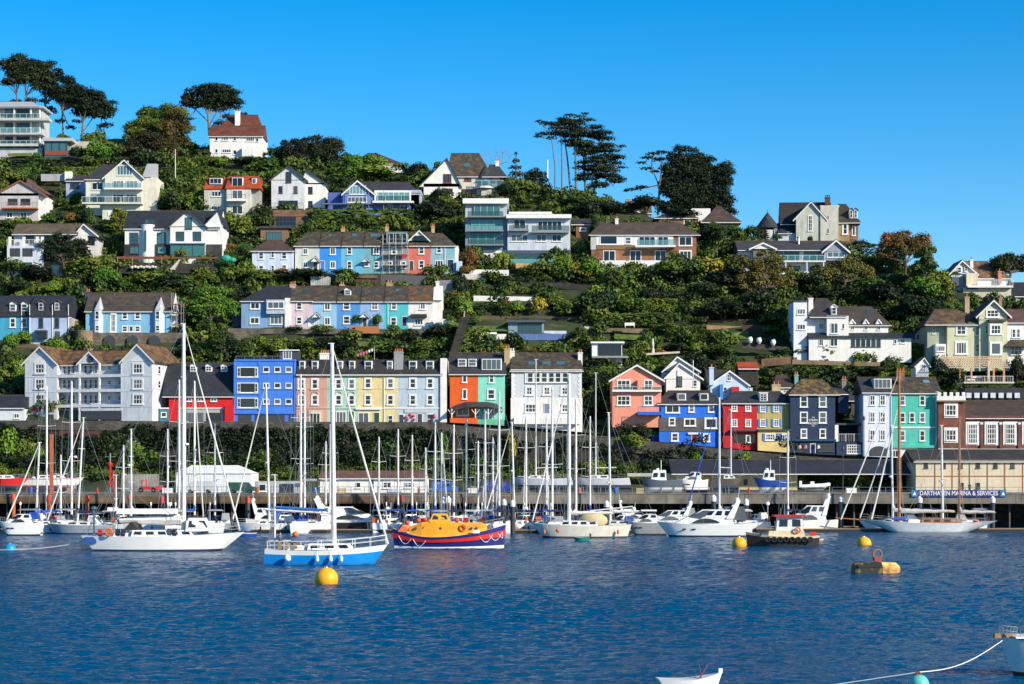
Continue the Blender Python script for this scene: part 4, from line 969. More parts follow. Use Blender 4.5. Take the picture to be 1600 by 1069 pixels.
strip_wall('garden_fence', 'pale slatted garden fence right of the middle terrace chimneys', [(685, 438, 16), (721, 437, 18)], 398, .15, stone((.36, .38, .42), (.30, .32, .36), (.1, .1, .12), 1, .2, 6, 'slats'), cat='fence')
strip_wall('garden_shed', 'white glazed garden shed in front of the off white terrace house', [(485, 432, 14), (515, 432, 14)], 402, 2.5, stone((.5, .52, .52), (.42, .45, .46), (.05, .06, .06), 1, .5, 6, 'shed_panels'), cat='shed')
strip_wall('garden_shed', 'dark brown garden shed behind the middle terrace roofs', [(556, 437, 12), (592, 437, 12)], 401, 2.5, plain((.07, .045, .03), .9), cat='shed')

# left middle houses
h = HH('white villa with arched veranda behind a big dark bush', 66, 420, D=408, name='villa', mark='the white villa with arches')
h.wall(22, 118, 364, mat=WHITE2, d0=1.5, d1=9); h.roofx(20, 120, 364, 350, slate((.15, .12, .07), (.11, .09, .06)), d0=1, d1=9); h.gablef(117, 152, 368, 351, WHITE, SLATE, 2, 9, .5, xa=131)
h.wall(117, 136, 366, None, WHITE, d0=2, d1=9); h.wall(136, 152, 368, None, render((.55, .55, .55)), d0=4, d1=10, name='side_wall')
h.wall(11, 68, 384, None, WHITE2, d0=0, d1=1.5, name='veranda')
for x in (23.5, 43): h.box_('arched_opening', x-8, x+8, 388, 401, -.05, .1, DKGREY); h.box_('opening', x-8, x+7, 410, 420, -.05, .1, GLASSB)
h.rail(11, 68, 374, 384, .1, 'bars')
for x in (15, 37, 58, 66): h.box_('pillar', x-2, x+2, 370, 384, 0, .4, WHITE)
for x in (45, 72): h.box_('patio_door', x-8, x+8, 367, 379, 1.4, 1.52, GLASS)
h.win(100, 368, 13, 9, 3, 1, d=1.5); h.win(125, 378, 8, 9, 2, 1, d=2); h.box_('window_opening', 139, 148, 366, 380, 3.9, 4, GLASS)

h = HH('big modern white house with dark slate roof, round white turret and glass front', 272, 404, D=414, name='modern_house', mark='the modern house with the white turret')
h.wall(195, 266, 356, mat=WHITE, d1=9); h.wall(266, 320, 355, None, WHITE, d0=-1.2, d1=9); h.roofx(194, 343, 356, 330, SLATEB, d1=9, cap=WHITE); h.gablef(264, 322, 355, 330, WHITE, SLATEB, -1.2, 5, .5, DKGREY, xa=293)
h.wall(320, 348, 352, None, WHITE, d0=0, d1=9); h.gablef(318, 349, 354, 330, WHITE, SLATEB, .2, 9, .2, None, xa=341)
DST = stone((.07, .07, .08), (.045, .045, .05), (.03, .03, .03)); h.wall(194, 217, 382, None, DST, d0=-.1, d1=0, name='stone_cladding'); h.wall(242, 266, 382, None, DST, d0=-.1, d1=0, name='stone_cladding'); h.wall(321, 347, 382, None, DST, d0=-.1, d1=9.1, name='stone_cladding')
X = h.X(230); s_ = h.s; MB().lathe([(11*s_, -1), (11*s_, h.Z(353)), (11.4*s_, h.Z(353)+.05), (11.4*s_, h.Z(352)+.1)], (X, .6, 0), 20).build('turret', WHITE, h.root, True); h.box_('slit_window', 226, 228.4, 361, 393, -1.1, -.8, GLASSB)
for x in (209.5, 252.5): h.win(x, 372.5, 14, 18, 2, 1, fr=DKGREY, gl=GLASSB)
for x in (210, 253): h.win(x, 391, 14, 11, 2, 1, fr=DKGREY, gl=GLASSG, d=-.1)
h.win(294.5, 349, 11, 18, 2, 1, fr=DKGREY, gl=GLASSB, d=-1.2); h.win(281.5, 370, 13, 16, 2, 1, fr=DKGREY, gl=GLASSB, d=-1.2); h.win(308, 370, 13, 16, 2, 1, fr=DKGREY, gl=GLASSB, d=-1.2)
h.slab(265, 322, 379, 3, -2, -1.2, WHITE); h.box_('glass_front', 267, 320, 383, 402, -1.5, -1.2, GLASSG)
for x in (284, 301): h.box_('mullion', x-.4, x+.4, 383, 402, -1.56, -1.5, DKGREY)
for x in (229, 234, 239): h.skyl(x, 347, 4, 7, 0, 9, 356, 330)
h.swin(1, 348, 357, .8, 5, dd=4)
cp = thing('construction_pit', 'half built terrace with red brown rail and stacked sandbags below the modern house', 'building site', P(265, 420, 406)); s_ = 406/F
MB().box(-80*s_, 75*s_, 0, 1, -1, 8*s_).build('base_wall', STONED, cp); MB().box(-82*s_, 0, -.2, 0, 15*s_, 19*s_).box(3*s_, 75*s_, -.2, 0, 15.5*s_, 18*s_).build('rail_board', plain((.20, .07, .04)), cp)
m = MB()
for x in (-81, -58, -32, -12): m.box(x*s_-.08, x*s_+.08, -.25, -.1, -.5, 18*s_)
m.build('post', plain((.3, .2, .12)), cp)
for i in range(9): MB().sphere(((-58+i*4.6)*s_, -.6, (1.5+(i % 2))*s_), .45, .35, .3, 8, 5).build('sandbag', plain((.62, .6, .52), .9), cp)
m = MB()
for i in range(7): m.box((2+i*2)*s_, (9+i*1.2)*s_, -.9+.12*i, .1, (i*2.3-2)*s_, (i*2.3+.6)*s_)
m.build('steps', plain((.55, .52, .46), .9), cp)
tg = MB().sphere((0, 0, 0), 1.1, .7, .8, 9, 6).sphere((1.3, .2, -.3), .9, .6, .6, 9, 6).build('green_tarpaulin', plain((.02, .30, .22), .6)); tg.location = P(353, 404, 405); tag(tg, 'heap under a sea green tarpaulin right of the modern house', 'tarpaulin')

h = HH('pale grey chalet house with brown gabled roofs at the left edge', 45, 346, D=436, mark='the pale chalet at the left edge')
h.wall(-20, 60, 302, mat=render((.55, .52, .54)), d1=9); h.gablef(-10, 72, 306, 283, render((.55, .52, .54)), TILEB, 0, 9, .4, BRN, xa=32); h.wall(60, 74, 306, None, WHITE, d0=.5, d1=9); h.gablef(36, 76, 303, 282, WHITE, TILEB, 4, 12, .4, BRN, xa=44)
for x in (20, 40): h.win(x, 315, 15, 9, 2, 1, fr=DKGREY)
for x in (15, 37): h.win(x, 336, 10, 9, 2, 1)
h.slab(2, 58, 326, 2, -1.6, 0, BRN); h.rail(2, 58, 318, 326, -1.5, 'bars', WOODM)

h = HH('cream gabled house with glass balconies and tall gable window', 190, 338, D=438, mark='the cream gabled house')
CR2 = render((.70, .70, .60), dirt=.1); h.wall(134, 168, 278, mat=CR2, d0=1, d1=9); h.roofx(134, 185, 278, 258, SLATE, d0=1, d1=9, hl=22)
h.wall(164, 222, 278, None, CR2, d1=10); h.gablef(163, 224, 278, 251, CR2, SLATE, 0, 10, .5, xa=194.5); h.wall(222, 245, 277, None, render((.74, .70, .58)), d0=.2, d1=9, name='side_wall')
MB().prismx([(0, h.Z(277)), (9, h.Z(277)), (9, h.Z(257, 9)), (6, h.Z(256, 6))], h.X(222), h.X(236)).build('rear_roof', plain((.40, .42, .42)), h.root)
h.win(195, 266.5, 24, 15, 5, 1, gl=GLASSB); h.win(195, 255, 12, 7, 2, 1, gl=GLASSB)
for y in (289, 310): h.win(185, y, 17, 13, 3, 1); h.win(206, y, 19, 13, 3, 1); h.win(152, y+2, 17, 12, 2, 1, d=1)
h.slab(162, 222, 295, 2.5, -1.6, 0); h.rail(162, 221, 287, 295, -1.55, 'glass'); h.slab(128, 222, 318, 2.5, -2, 0, CR2); h.rail(128, 188, 309, 318, -1.9, 'glass'); h.rail(190, 221, 309, 318, -1.9, 'glass')
h.wall(160, 220, 320, None, CR2, d0=-.6, d1=0, name='basement'); h.box_('patio', 168, 182, 331, 338, -.7, -.6, TRIM)

h = HH('little blue and white outbuilding beside the cream gabled house', 117, 300, D=447, name='outbuilding', mark='the little blue outbuilding')
h.wall(103, 133, 282, mat=render((.40, .45, .62)), d1=5); h.roofx(103, 133, 282, 275, SLATE, d1=5); h.win(117, 290, 14, 9, 2, 1, fr=DKGREY)
h.wall(64, 108, 270, 281, render((.40, .42, .44)), d0=2, d1=4, name='garden_wall'); h.wall(101, 112, 267, 282, WHITE, d0=1, d1=2, name='gate_wall')

h = HH('modern three storey house with stacked glass fronted balconies on the skyline at the left edge', 40, 241, D=478, name='modern_house', mark='the stacked glass house on the skyline')
GW = render((.52, .55, .55)); h.wall(-30, 66, 167, mat=GW, d0=1.5, d1=9)
h.slab(-30, 68, 166, 3, -.5, 9, plain((.42, .46, .48)), 'roof_slab'); h.roofx(-30, 60, 166, 159, plain((.42, .45, .46)), d0=-.3, d1=9, hr=20, gut=None)
for y0, y1, xr in ((186, 190, 76), (209, 212, 66), (226, 230, 60)): h.slab(-30, xr, y0, y1-y0, -1.6, 2, GW)
for y in (178, 200, 220):
    for x in (14, 36): h.win(x, y, 20 if x > 20 else 12, 14, 3, 1, fr=DKGREY, gl=GLASSB, d=1.5)
    h.rail(-20, 62, y+1, y+8, -1.2, 'glass')
for x in (-5, 22, 48, 62): h.box_('column', x-1, x+1, 168, 240, 0, .5, WHITE)
h.wall(-30, 66, 232, None, GW, d0=-.6, d1=1.5, name='base_wall')
h = HH('glass garden room beside the stacked glass house', 88, 243, D=476, name='garden_room', mark='the glass garden room')
h.wall(69, 105, 221, mat=GLASSB, d1=5); h.slab(67, 113, 216, 5, -.6, 5.4, plain((.45, .48, .49)), 'roof_slab'); h.wall(105, 150, 218, 232, render((.55, .52, .42)), d0=3, d1=5, name='garden_wall')
for x in (70, 81, 93, 104): h.box_('mullion', x-.8, x+.8, 221, 243, -.1, 0, DKGREY)
h.box_('base', 70, 105, 236, 243, -.2, 0, plain((.25, .07, .03)))

h = HH('white skyline house with red tiled roofs and a tall white chimney', 368, 250, D=474, mark='the white skyline house with red roofs')
h.wall(328, 410, 212, mat=WHITE, d1=10); h.roofx(326, 411, 212, 197, TILER, d1=8); h.roofx(340, 408, 200, 180, TILER, d0=3.5, d1=11, hl=18, hr=10)
for x in (355, 363): h.skyl(x, 195, 3, 3, 3.5, 11, 200, 180)
h.win(338.5, 217, 4, 6, 1, 1); h.win(352, 217, 11, 6, 4, 1); h.win(367, 217, 4, 6, 1, 1); h.win(391, 218, 13, 6, 4, 1); h.win(338.5, 236, 4, 6, 1, 1); h.win(354, 236, 14, 6, 4, 1); h.win(367, 238, 5, 7, 1, 1); h.win(385, 239, 13, 9, 3, 1, sur=.1); h.win(402, 219, 4, 6, 1, 1)
h.chim(367.5, 375, 174, 198, WHITE, d=5, pots=2, pmat=TILER); h.wall(378, 396, 231, 246, WHITE, d0=-1.5, d1=0, name='bay')

h = HH('cream house with bright orange mansard tiles and a first floor balcony', 363, 335, D=437, mark='the orange mansard house')
h.wall(319, 354, 295, mat=render((.55, .56, .50)), d0=1, d1=9); h.wall(354, 392, 294, None, render((.64, .63, .54)), d1=9); h.wall(392, 406, 295, None, render((.40, .38, .36)), d0=1, d1=9)
def skirt(h, x0, x1, y0, y1, d0, mat, d1=9):
    X0, X1 = h.X(x0), h.X(x1); a, b = h.Z(y1), h.Z(y0)
    MB()._add([(X0-.2, d0-.25, a), (X1+.2, d0-.25, a), (X1+.2, d1, a), (X0-.2, d1, a), (X0+.5, d0+1, b), (X1-.5, d0+1, b), (X1-.5, d1-.8, b), (X0+.5, d1-.8, b)], [(0,3,2,1), (4,5,6,7), (0,1,5,4), (1,2,6,5), (2,3,7,6), (3,0,4,7)]).build('roof', mat, h.root)
skirt(h, 318, 356, 276, 295, 1, TILEO); skirt(h, 353, 406, 274, 295, 0, TILEO)
h.dormer(337, 277, 288, 20, TRIM, DKGREY, 1.0, 3, nx=3, ny=1); h.dormer(371, 276, 293, 18, TRIM, DKGREY, .1, 3, nx=2, ny=1); h.dormer(397, 277, 288, 8, TRIM, DKGREY, .3, 3, nx=1, ny=1)
h.win(338, 303, 15, 9, 3, 1, d=1); h.win(337, 325, 15, 7, 3, 1, d=1); h.win(371, 304, 17, 14, 2, 1); h.win(371, 328, 17, 14, 2, 1); h.slab(354, 384, 313, 2.5, -1.5, 0); h.rail(354, 384, 305, 313, -1.4, 'bars', DKGREY)

h = HH('tall white gabled house with dark windows over a stone basement', 465, 327, D=440, mark='the tall white gabled house')
h.wall(424, 476, 281, mat=render((.66, .68, .70)), d1=10); h.gablef(422, 478, 282, 260, render((.66, .68, .70)), SLATEB, 0, 10, .4, DKGREY, xa=451)
h.wall(476, 508, 284, None, WHITE, d0=2, d1=10); h.gablef(470, 510, 288, 266, WHITE, SLATEB, 2, 10, .3, DKGREY, xa=478)
h.win(451, 277, 9, 17, 2, 3, fr=DKGREY); h.win(438.5, 296.5, 6, 11, 2, 2, fr=DKGREY); h.win(462, 296.5, 6, 11, 2, 2, fr=DKGREY); h.win(485, 297.5, 7, 11, 2, 2, fr=DKGREY, d=2); h.win(450.5, 320, 30, 13, 5, 1, fr=DKGREY); h.win(485, 320, 7, 12, 2, 2, fr=DKGREY, d=2)
h.slab(422, 474, 327, 1.5, -1, 0, DKGREY); h.rail(423, 474, 318, 327, -.9, 'bars', DKGREY)
h = HH('brown stone garden basement with timber windows under the tall white house', 459, 354, D=433, name='garden_building', cat='building', mark='the stone garden basement')
h.wall(426, 487, 328, mat=STONEB, d1=5); h.wall(487, 494, 327, None, render((.7, .56, .36)), d0=0, d1=4, name='pier'); h.win(447, 346, 31, 15, 6, 2, fr=DKGREY); h.win(480, 346, 6, 16, 2, 2, fr=DKGREY); h.band(426, 488, 337, 2, .1, plain((.3, .1, .04)))
h = HH('brown cabin with a wide grey window below the stone basement', 428, 378, D=424, name='cabin', mark='the brown cabin')
h.wall(407, 450, 357, mat=plain((.22, .13, .08), .8), d1=5); h.slab(405, 455, 354, 3, -.5, 5, DKGREY, 'roof'); h.win(428, 369, 24, 13, 5, 1, fr=DKGREY, gl=GLASSB)

h = HH('blue and white house with glazed gable, dark roof and glass balcony', 590, 336, D=438, mark='the blue house with the glazed gable')
BL3 = render((.12, .23, .58), dirt=.12); h.wall(533, 655, 302, mat=BL3, d1=9); h.roofx(545, 656, 302, 285, SLATE, d1=9, hr=22); h.gablef(536, 584, 303, 283, BL3, SLATE, -1, 6, .4, xa=558.5, tw=.35)
h.wall(512, 534, 300, None, render((.09, .15, .42)), d0=1, d1=7, name='side_wing'); h.wall(536, 582, 303, None, BL3, d0=-1, d1=0, name='gable_bay')
h.win(559, 297, 26, 14, 5, 1, d=-1, gl=GLASSB); h.win(558, 312, 30, 9, 5, 1, d=-1); h.win(558, 328, 30, 10, 4, 1, d=-1, fr=STEEL)
h.wall(585, 642, 298, 316, TRIM, d0=-.5, d1=0, name='upper_wall'); h.win(615, 307, 50, 14, 6, 1, d=-.5, gl=GLASSG); h.slab(582, 646, 316, 3, -2.2, 0); h.rail(590, 640, 307, 316, -2.1, 'glass'); h.win(610, 327, 8, 14, 2, 1); h.win(631, 325, 13, 9, 2, 1)
h.wall(642, 658, 297, None, render((.42, .45, .66)), d0=0, d1=8, name='side_wall')
for x in (520, 545, 577, 600, 640): h.pipe(x, 300 if x > 530 else 320, 336, -1.6, STEEL)
h.box_('scaffold_board', 505, 584, 319.5, 321, -1.9, -1, STEEL)

h = HH('low white bungalow with grey hipped roof half hidden on the ridge', 592, 268, D=470, name='bungalow', mark='the bungalow on the ridge')
h.wall(560, 626, 255, mat=WHITE, d1=8, d0=0); h.roofx(556, 628, 255, 240, TILEB, d1=8, hl=18, hr=42); h.band(590, 626, 259, 3, .1)

h = HH('white arts and crafts house with steep gable, brown windows and slate roofs', 725, 306, D=450, mark='the steep gabled white house')
h.wall(662, 718, 287, mat=WHITE, d1=9); h.gablef(655, 720, 292, 249, WHITE, SLATE, 0, 9, .3, DKGREY, xa=698, tw=.18); h.wall(716, 786, 272, None, render((.66, .62, .54)), d0=1, d1=9)
h.roofx(700, 768, 273, 240, SLATEM, d0=1, d1=9, hl=6, hr=22); h.roofx(755, 790, 275, 258, SLATE, d0=0, d1=8, hl=12, hr=14)
BW = plain((.26, .07, .03), name='brown_frame')
h.win(699, 279, 13, 14, 4, 1, fr=BW); h.win(731, 279, 11, 8, 4, 1, fr=BW, d=1); h.win(701, 298, 13, 7, 4, 1, fr=BW); h.win(733, 300, 24, 9, 6, 1, fr=BW, d=1); h.win(783, 300, 11, 9, 3, 1, fr=BW, d=.9); h.win(784, 282, 6, 7, 2, 1, fr=BW, d=.9)
X = h.X(758); s_ = h.s; MB().lathe([(13*s_, h.Z(293)), (13*s_, h.Z(276))], (X, 2, 0), 12).build('round_bay', GLASSB, h.root); MB().lathe([(19*s_, h.Z(294)), (19*s_, h.Z(291))], (X, 2, 0), 16).build('balcony', TRIM, h.root); MB().lathe([(15*s_, h.Z(276)), (1*s_, h.Z(260, 2))], (X, 2, 0), 12).build('bay_roof', SLATE, h.root)
h.rail(742, 786, 282, 292, -.5, 'glass'); h.wall(752, 768, 296, None, render((.55, .53, .46)), d0=0, d1=2, name='column'); h.skyl(730, 258, 11, 7, 1, 9, 273, 240); h.chim(774, 780, 252, 266, WHITE, d=4, pots=2)

h = HH('tall modern block with three storeys of blue green glass and white roof edge', 760, 402, D=416, name='modern_house', mark='the tall glass fronted block')
GB = render((.20, .27, .36)); h.wall(727, 792, 318, mat=render((.42, .48, .54)), d0=0, d1=10); h.slab(723, 795, 311, 8, -1, 10, TRIM, 'roof_slab'); h.wall(727, 791, 340, 391, GB, d0=-.2, d1=0, name='cladding'); h.wall(730, 792, 391, None, WHITE, d0=-.1, d1=8, name='basement')
for y0, y1, x0, x1 in ((322, 338, 741, 781), (344, 360, 737, 784), (365, 383, 734, 785)):
    h.box_('glazing', x0, x1, y0, y1, -.32, -.2, GLASSG)
    for i in range(5): x = x0+(x1-x0)*i/4; h.box_('mullion', x-.5, x+.5, y0, y1, -.38, -.32, plain((.4, .45, .45)))
for y in (339, 361, 383): h.slab(730, 787, y, 2.2, -1.8, -.2, plain((.20, .24, .28)))
for y in (332, 354, 376): h.rail(731, 786, y, y+7.5, -1.7, 'glass', DKGREY)
h = HH('wide pale modern house with white roof edge and a row of tall balcony windows', 842, 402, D=415, name='modern_house', mark='the wide pale modern house')
PW3 = render((.56, .62, .70)); h.wall(793, 891, 342, mat=PW3, d1=9); h.slab(791, 893, 336, 6, -1.2, 9, TRIM, 'roof_slab'); h.slab(795, 862, 330, 3, 1, 9, TRIM, 'roof_slab')
h.win(812, 350.5, 19, 15, 2, 1); h.win(859, 353, 38, 15, 5, 1); 
for x, w_ in ((811.5, 27), (846, 16), (870, 15)): h.win(x, 372, w_, 11, 3 if w_ > 20 else 2, 1)
h.slab(795, 826, 360, 2, -1.4, 0, plain((.25, .28, .32))); h.slab(830, 889, 362.5, 2.5, -1.6, 0, plain((.25, .28, .32))); h.rail(796, 825, 353, 360, -1.3, 'glass', DKGREY); h.rail(831, 889, 354, 362.5, -1.5, 'glass', DKGREY)
h.wall(793, 892, 391.5, None, render((.06, .09, .16)), d0=-.4, d1=0, name='basement'); h.win(840, 401, 70, 10, 6, 1, fr=DKGREY, gl=GLASSB, d=-.4)
h.wall(798, 875, 407, 415, GLASSG, d0=-3, d1=-2.6, name='glass_balustrade')
h = HH('small brick garage with flat roof and one white window', 913, 378, D=428, name='brick_garage', cat='garage', mark='the small brick garage')
h.wall(900, 922, 351, mat=BRICKO, d1=6); h.roofx(893, 944, 350, 343, SLATE, d1=6); h.win(911, 358.5, 9, 5, 1, 1, sur=.12); h.band(921, 942, 352, 3, .1, d=0)

h = HH('wide brick and white house with a long low brown roof and glass balcony', 1007, 410, D=413, mark='the wide brick and white house')
h.wall(924, 1088, 366, mat=BRICKO, d1=10); h.roofx(922, 1092, 366, 348, slate((.10, .07, .05), (.08, .06, .045)), d1=9, hl=22, hr=30)
h.wall(932, 1052, 366, 388, WHITE, d0=-.12, d1=0, name='render_panel'); h.wall(923, 932, 366, 390, render((.5, .52, .5)), d0=-.1, d1=0, name='corner'); h.wall(932, 992, 383, 390, plain((.22, .13, .06)), d0=-.18, d1=-.12, name='timber_band')
h.win(951, 375.5, 27, 13, 1, 1, d=-.12, sur=.1); h.win(981.5, 376, 9, 11, 1, 2, d=-.12); h.win(1011, 377, 26, 15, 3, 1, d=-.12); h.win(1036, 377, 17, 15, 2, 1, d=-.12); h.win(1071, 377, 20, 14, 2, 1, sur=.1)
h.slab(993, 1056, 385, 2.5, -2, 0); h.rail(996, 1056, 376, 385, -1.9, 'glass', DKGREY)
for x, w_ in ((952, 19), (993, 18), (1032, 18)): h.win(x, 400, w_, 17, 2, 1)
h.win(1071, 399, 18, 14, 3, 1, sur=.15); h.wall(936, 1046, 409, 429, WHITE, d0=-2.6, d1=-.2, name='terrace_wall'); h.chim(961, 966, 342, 351, WHITE, d=4, pots=1)
h = HH('orange brick cottage with pyramid roof behind the wide brick house', 1063, 355, D=432, name='cottage', mark='the orange brick cottage')
h.wall(1030, 1090, 340, mat=BRICKO, d1=8); h.roofx(1024, 1090, 340, 329, slate((.09, .06, .045), (.07, .05, .04)), d1=8, hl=34, hr=28); h.win(1073.5, 347.5, 9, 5, 1, 1, sur=.12)
h = HH('dark pyramid roofed cottage with an orange side wall', 1127, 368, D=430, name='cottage', mark='the pyramid roofed cottage')
h.wall(1100, 1145, 345, mat=STONED, d1=9); h.wall(1145, 1155, 346, None, BRICKO, d0=1, d1=9, name='side_wall'); h.roofx(1097, 1157, 346, 323, slate((.09, .065, .05), (.07, .05, .04), (.3, .1, .03), .6, .7), d1=9, hl=28, hr=30)

h = HH('white cottage with gable porch half hidden under the big round tree', 990, 340, D=452, name='cottage', mark='the cottage under the round tree')
h.wall(938, 950, 306, mat=WHITE, d0=3, d1=4.5, name='chimney_wall'); h.wall(950, 966, 324, None, WHITE, d0=2, d1=7); h.roofx(948, 968, 324, 316, SLATE, d0=2, d1=7, hr=8)
h.wall(966, 1016, 332, None, render((.50, .52, .56)), d0=0, d1=7); h.roofx(964, 1018, 332, 318, TILEB, d0=0, d1=7, cap=WHITE); h.gablef(978, 1000, 333, 326, WHITE, SLATE, -1.5, 1, .2); h.wall(980, 998, 333, None, WHITE, d0=-1.4, d1=0, name='porch')
h.chim(977, 986, 315, 323, TILEB, d=4, pots=4); h.wall(1080, 1110, 324, 346, WHITE, d0=2, d1=6, name='side_wing')

h = HH('long low modern bungalow with grey roof, white gables and blue glass front', 1235, 434, D=409, name='bungalow', mark='the modern bungalow with the glass front')
LG = render((.30, .34, .42)); GR = slate((.062, .060, .062), (.05, .05, .052))
h.wall(1154, 1322, 390, mat=WHITE, d1=9, d0=.5); h.roofx(1153, 1320, 390, 377, GR, d0=0, d1=9)
h.gablef(1172, 1212, 389, 380, WHITE, GR, -1, 3, .3, tw=.3); h.wall(1177, 1210, 391, 403, plain((.16, .14, .13)), d0=-.6, d1=.5, name='timber_wall'); h.gablef(1286, 1326, 393, 376, LG, GR, -1.5, 4, .4, tw=.35); h.wall(1288, 1324, 393, 408, LG, d0=-1.3, d1=.5, name='gable_wall')
for x, w_ in ((1217, 14), (1237, 23), (1268, 24)): h.win(x, 400, w_, 15, 2, 1, d=.5, fr=DKGREY, gl=GLASSB)
h.win(1306, 398, 28, 9, 3, 1, d=-1.3, gl=GLASSB); h.slab(1205, 1290, 408.5, 2, -1.6, .5); h.rail(1208, 1288, 400, 408.5, -1.5, 'glass')
for x, w_ in ((1242, 17), (1272, 15)): h.win(x, 424, w_, 16, 2, 2, d=.5, fr=DKGREY)
for x in (1228, 1261, 1287): h.box_('post', x-.8, x+.8, 411, 432, -1.5, -1.2, WHITE)
h.wall(1195, 1290, 432, 442, WHITE, d0=-2, d1=-1.2, name='terrace_wall'); MB().lathe([(.28, 0), (.25, 1.6), (.4, 1.7), (.4, 1.9)], (h.X(1251), 3, h.Z(384, 3)), 8).build('flue', METAL, h.root)

h = HH('Victorian villa with tall white gable, arched window, brick wing and conical turret', 1270, 396, D=440, name='villa', mark='the villa with the conical turret', yaw=-4)
PV = render((.55, .57, .50)); h.wall(1244, 1288, 343, mat=PV, d0=0, d1=9); h.gablef(1241, 1291, 343, 316, PV, slate((.05, .035, .035), (.04, .03, .03)), 0, 8, .4, xa=1267, tw=.3)
h.wall(1222, 1288, 347, None, WHITE, d0=3, d1=9); h.roofx(1220, 1300, 346, 317, slate((.045, .03, .03), (.035, .025, .025)), d0=2.5, d1=10); h.wall(1282, 1310, 322, None, render((.62, .60, .52)), d0=-.3, d1=8, name='tower_wall'); h.band(1281, 1311, 323, 3, .2)
h.win(1266, 349, 6, 24, 2, 4, sur=.12); h.box_('window_arch', 1263.5, 1268.5, 335.5, 338, -.1, 0, TRIM); h.wall(1216, 1244, 362, None, WHITE2, d0=1, d1=6); h.roofx(1216, 1244, 362, 349, SLATEB, d0=1, d1=6); h.win(1232, 365, 5, 5, 2, 1, d=1)
X = h.X(1201); s_ = h.s; MB().lathe([(16.5*s_, -2), (16.5*s_, h.Z(357))], (X, 4, 0), 14).build('turret', render((.55, .57, .55)), h.root, True); MB().lathe([(20*s_, h.Z(357, 4)), (0.05, h.Z(331, 4)), (.04, h.Z(327, 4))], (X, 4, 0), 14).build('turret_roof', SLATEB, h.root, True); h.win(1212, 361, 4, 7, 1, 2, d=1.7)
h.wall(1309, 1327, 345, None, render((.36, .26, .12)), d0=1, d1=8, name='brick_wing'); h.wall(1327, 1341, 345, None, BRICKO, d0=2, d1=9, name='brick_wing'); h.roofx(1306, 1343, 346, 320, slate((.06, .05, .035), (.05, .04, .03)), d0=1, d1=9, hl=8, hr=20)
h.win(1320.5, 358, 6, 16, 1, 2, d=1, sur=.25); h.win(1334, 361, 4, 14, 1, 1, d=2, sur=.15)
for x in (1330, 1337): h.dormer(x, 326, 342, 6, TRIM, SLATE, 1.2, 5, gab=True)
h.chim(1289, 1297, 309, 320, TILER, d=5, pots=3, pmat=DKGREY); h.win(1294, 340, 2.5, 6, 1, 1, d=-.3); h.win(1294, 361, 2.5, 8, 1, 1, d=-.3); h.wall(1322, 1342, 385, None, render((.42, .46, .46)), d0=-1, d1=6, name='lean_to'); h.roofx(1318, 1350, 386, 372, slate((.12, .07, .05), (.09, .06, .05)), d0=-1, d1=6, hr=20)

h = HH('white house with orange hipped roof and broad terrace on the right skyline', 1535, 455, D=402, mark='the white house with the orange roof')
h.gablef(1484, 1526, 428, 408, WHITE2, SLATEO, 2, 10, .4, xa=1503); h.wall(1486, 1524, 428, None, WHITE2, d0=2, d1=9); h.wall(1510, 1528, 427, 452, render((.75, .66, .48)), d0=0, d1=3, name='bay'); h.roofx(1508, 1578, 432, 409, slate((.20, .12, .07), (.15, .10, .06), (.45, .16, .03)), d0=2, d1=10, hl=8, hr=30)
h.wall(1526, 1572, 432, 448, WHITE, d0=2, d1=9); h.slab(1512, 1583, 447, 3, -1, 4, WHITE, 'terrace'); h.rail(1530, 1583, 438, 447, -.9, 'bars'); h.win(1499, 422, 6, 9, 1, 2, d=2); h.win(1509, 420, 5, 8, 1, 2, d=1.9); h.box_('bay_glazing', 1487, 1503, 432, 446, 1, 2, GLASS)
h.chim(1515, 1520, 406, 420, WHITE, d=3, pots=1); h.chim(1559, 1564, 424, 444, render((.55, .25, .18)), d=1.5, pots=1); h.wall(1505, 1580, 450, None, render((.6, .55, .45)), d0=0, d1=4, name='lower_wall')

h = HH('white art deco house with long dark slate roof, square tower and row of dark windows', 1332, 543, D=376, mark='the white art deco house')
W1 = render((.74, .75, .78), dirt=.08); h.wall(1240, 1261, 471, mat=W1, d1=8, d0=0, name='tower'); h.slab(1239, 1262, 469.5, 2, -.2, 8.2, DKGREY, 'tower_roof'); h.wall(1261, 1292, 493, None, W1, d0=1, d1=9); h.wall(1292, 1326, 494, None, WHITE, d0=-.5, d1=9); h.wall(1326, 1388, 506, None, WHITE, d0=1, d1=9)
h.roofx(1267, 1320, 494, 467, slate((.06, .05, .055), (.05, .04, .04)), d0=-.3, d1=9, hl=16, hr=24); h.roofx(1312, 1390, 506, 480, slate((.075, .06, .05), (.06, .05, .04)), d0=1, d1=9, hr=24)
for y in (487, 511): h.win(1252, y, 13, 9, 3, 1, d=0)
h.win(1283, 510, 7, 10, 2, 1, d=1); h.win(1303.5, 513, 12, 17, 2, 1, d=-.5, gl=GLASSB); h.win(1318, 510, 3, 8, 1, 1, d=-.5)
for x in (1332, 1353, 1373): h.win(x, 512, 6, 8, 2, 1, d=1); h.gablef(x-4, x+4, 506.5, 501, TRIM, TRIM, .7, 2.5, .08, tw=.1)
h.wall(1264, 1424, 528, None, WHITE, d0=-1, d1=1, name='lower_storey'); MB().prismx([(-1.4, h.Z(529)), (-1.4, h.Z(528)), (1, h.Z(520, 1)), (1, h.Z(529))][::-1], h.X(1262), h.X(1428)).build('veranda_roof', SLATEB, h.root)
h.win(1283, 535, 7, 11, 2, 1, d=-1); h.win(1303, 535, 12, 13, 2, 1, d=-1)
for i in range(6): h.win(1333+i*8, 536, 6, 12, 1, 1, d=-1, fr=DKGREY)
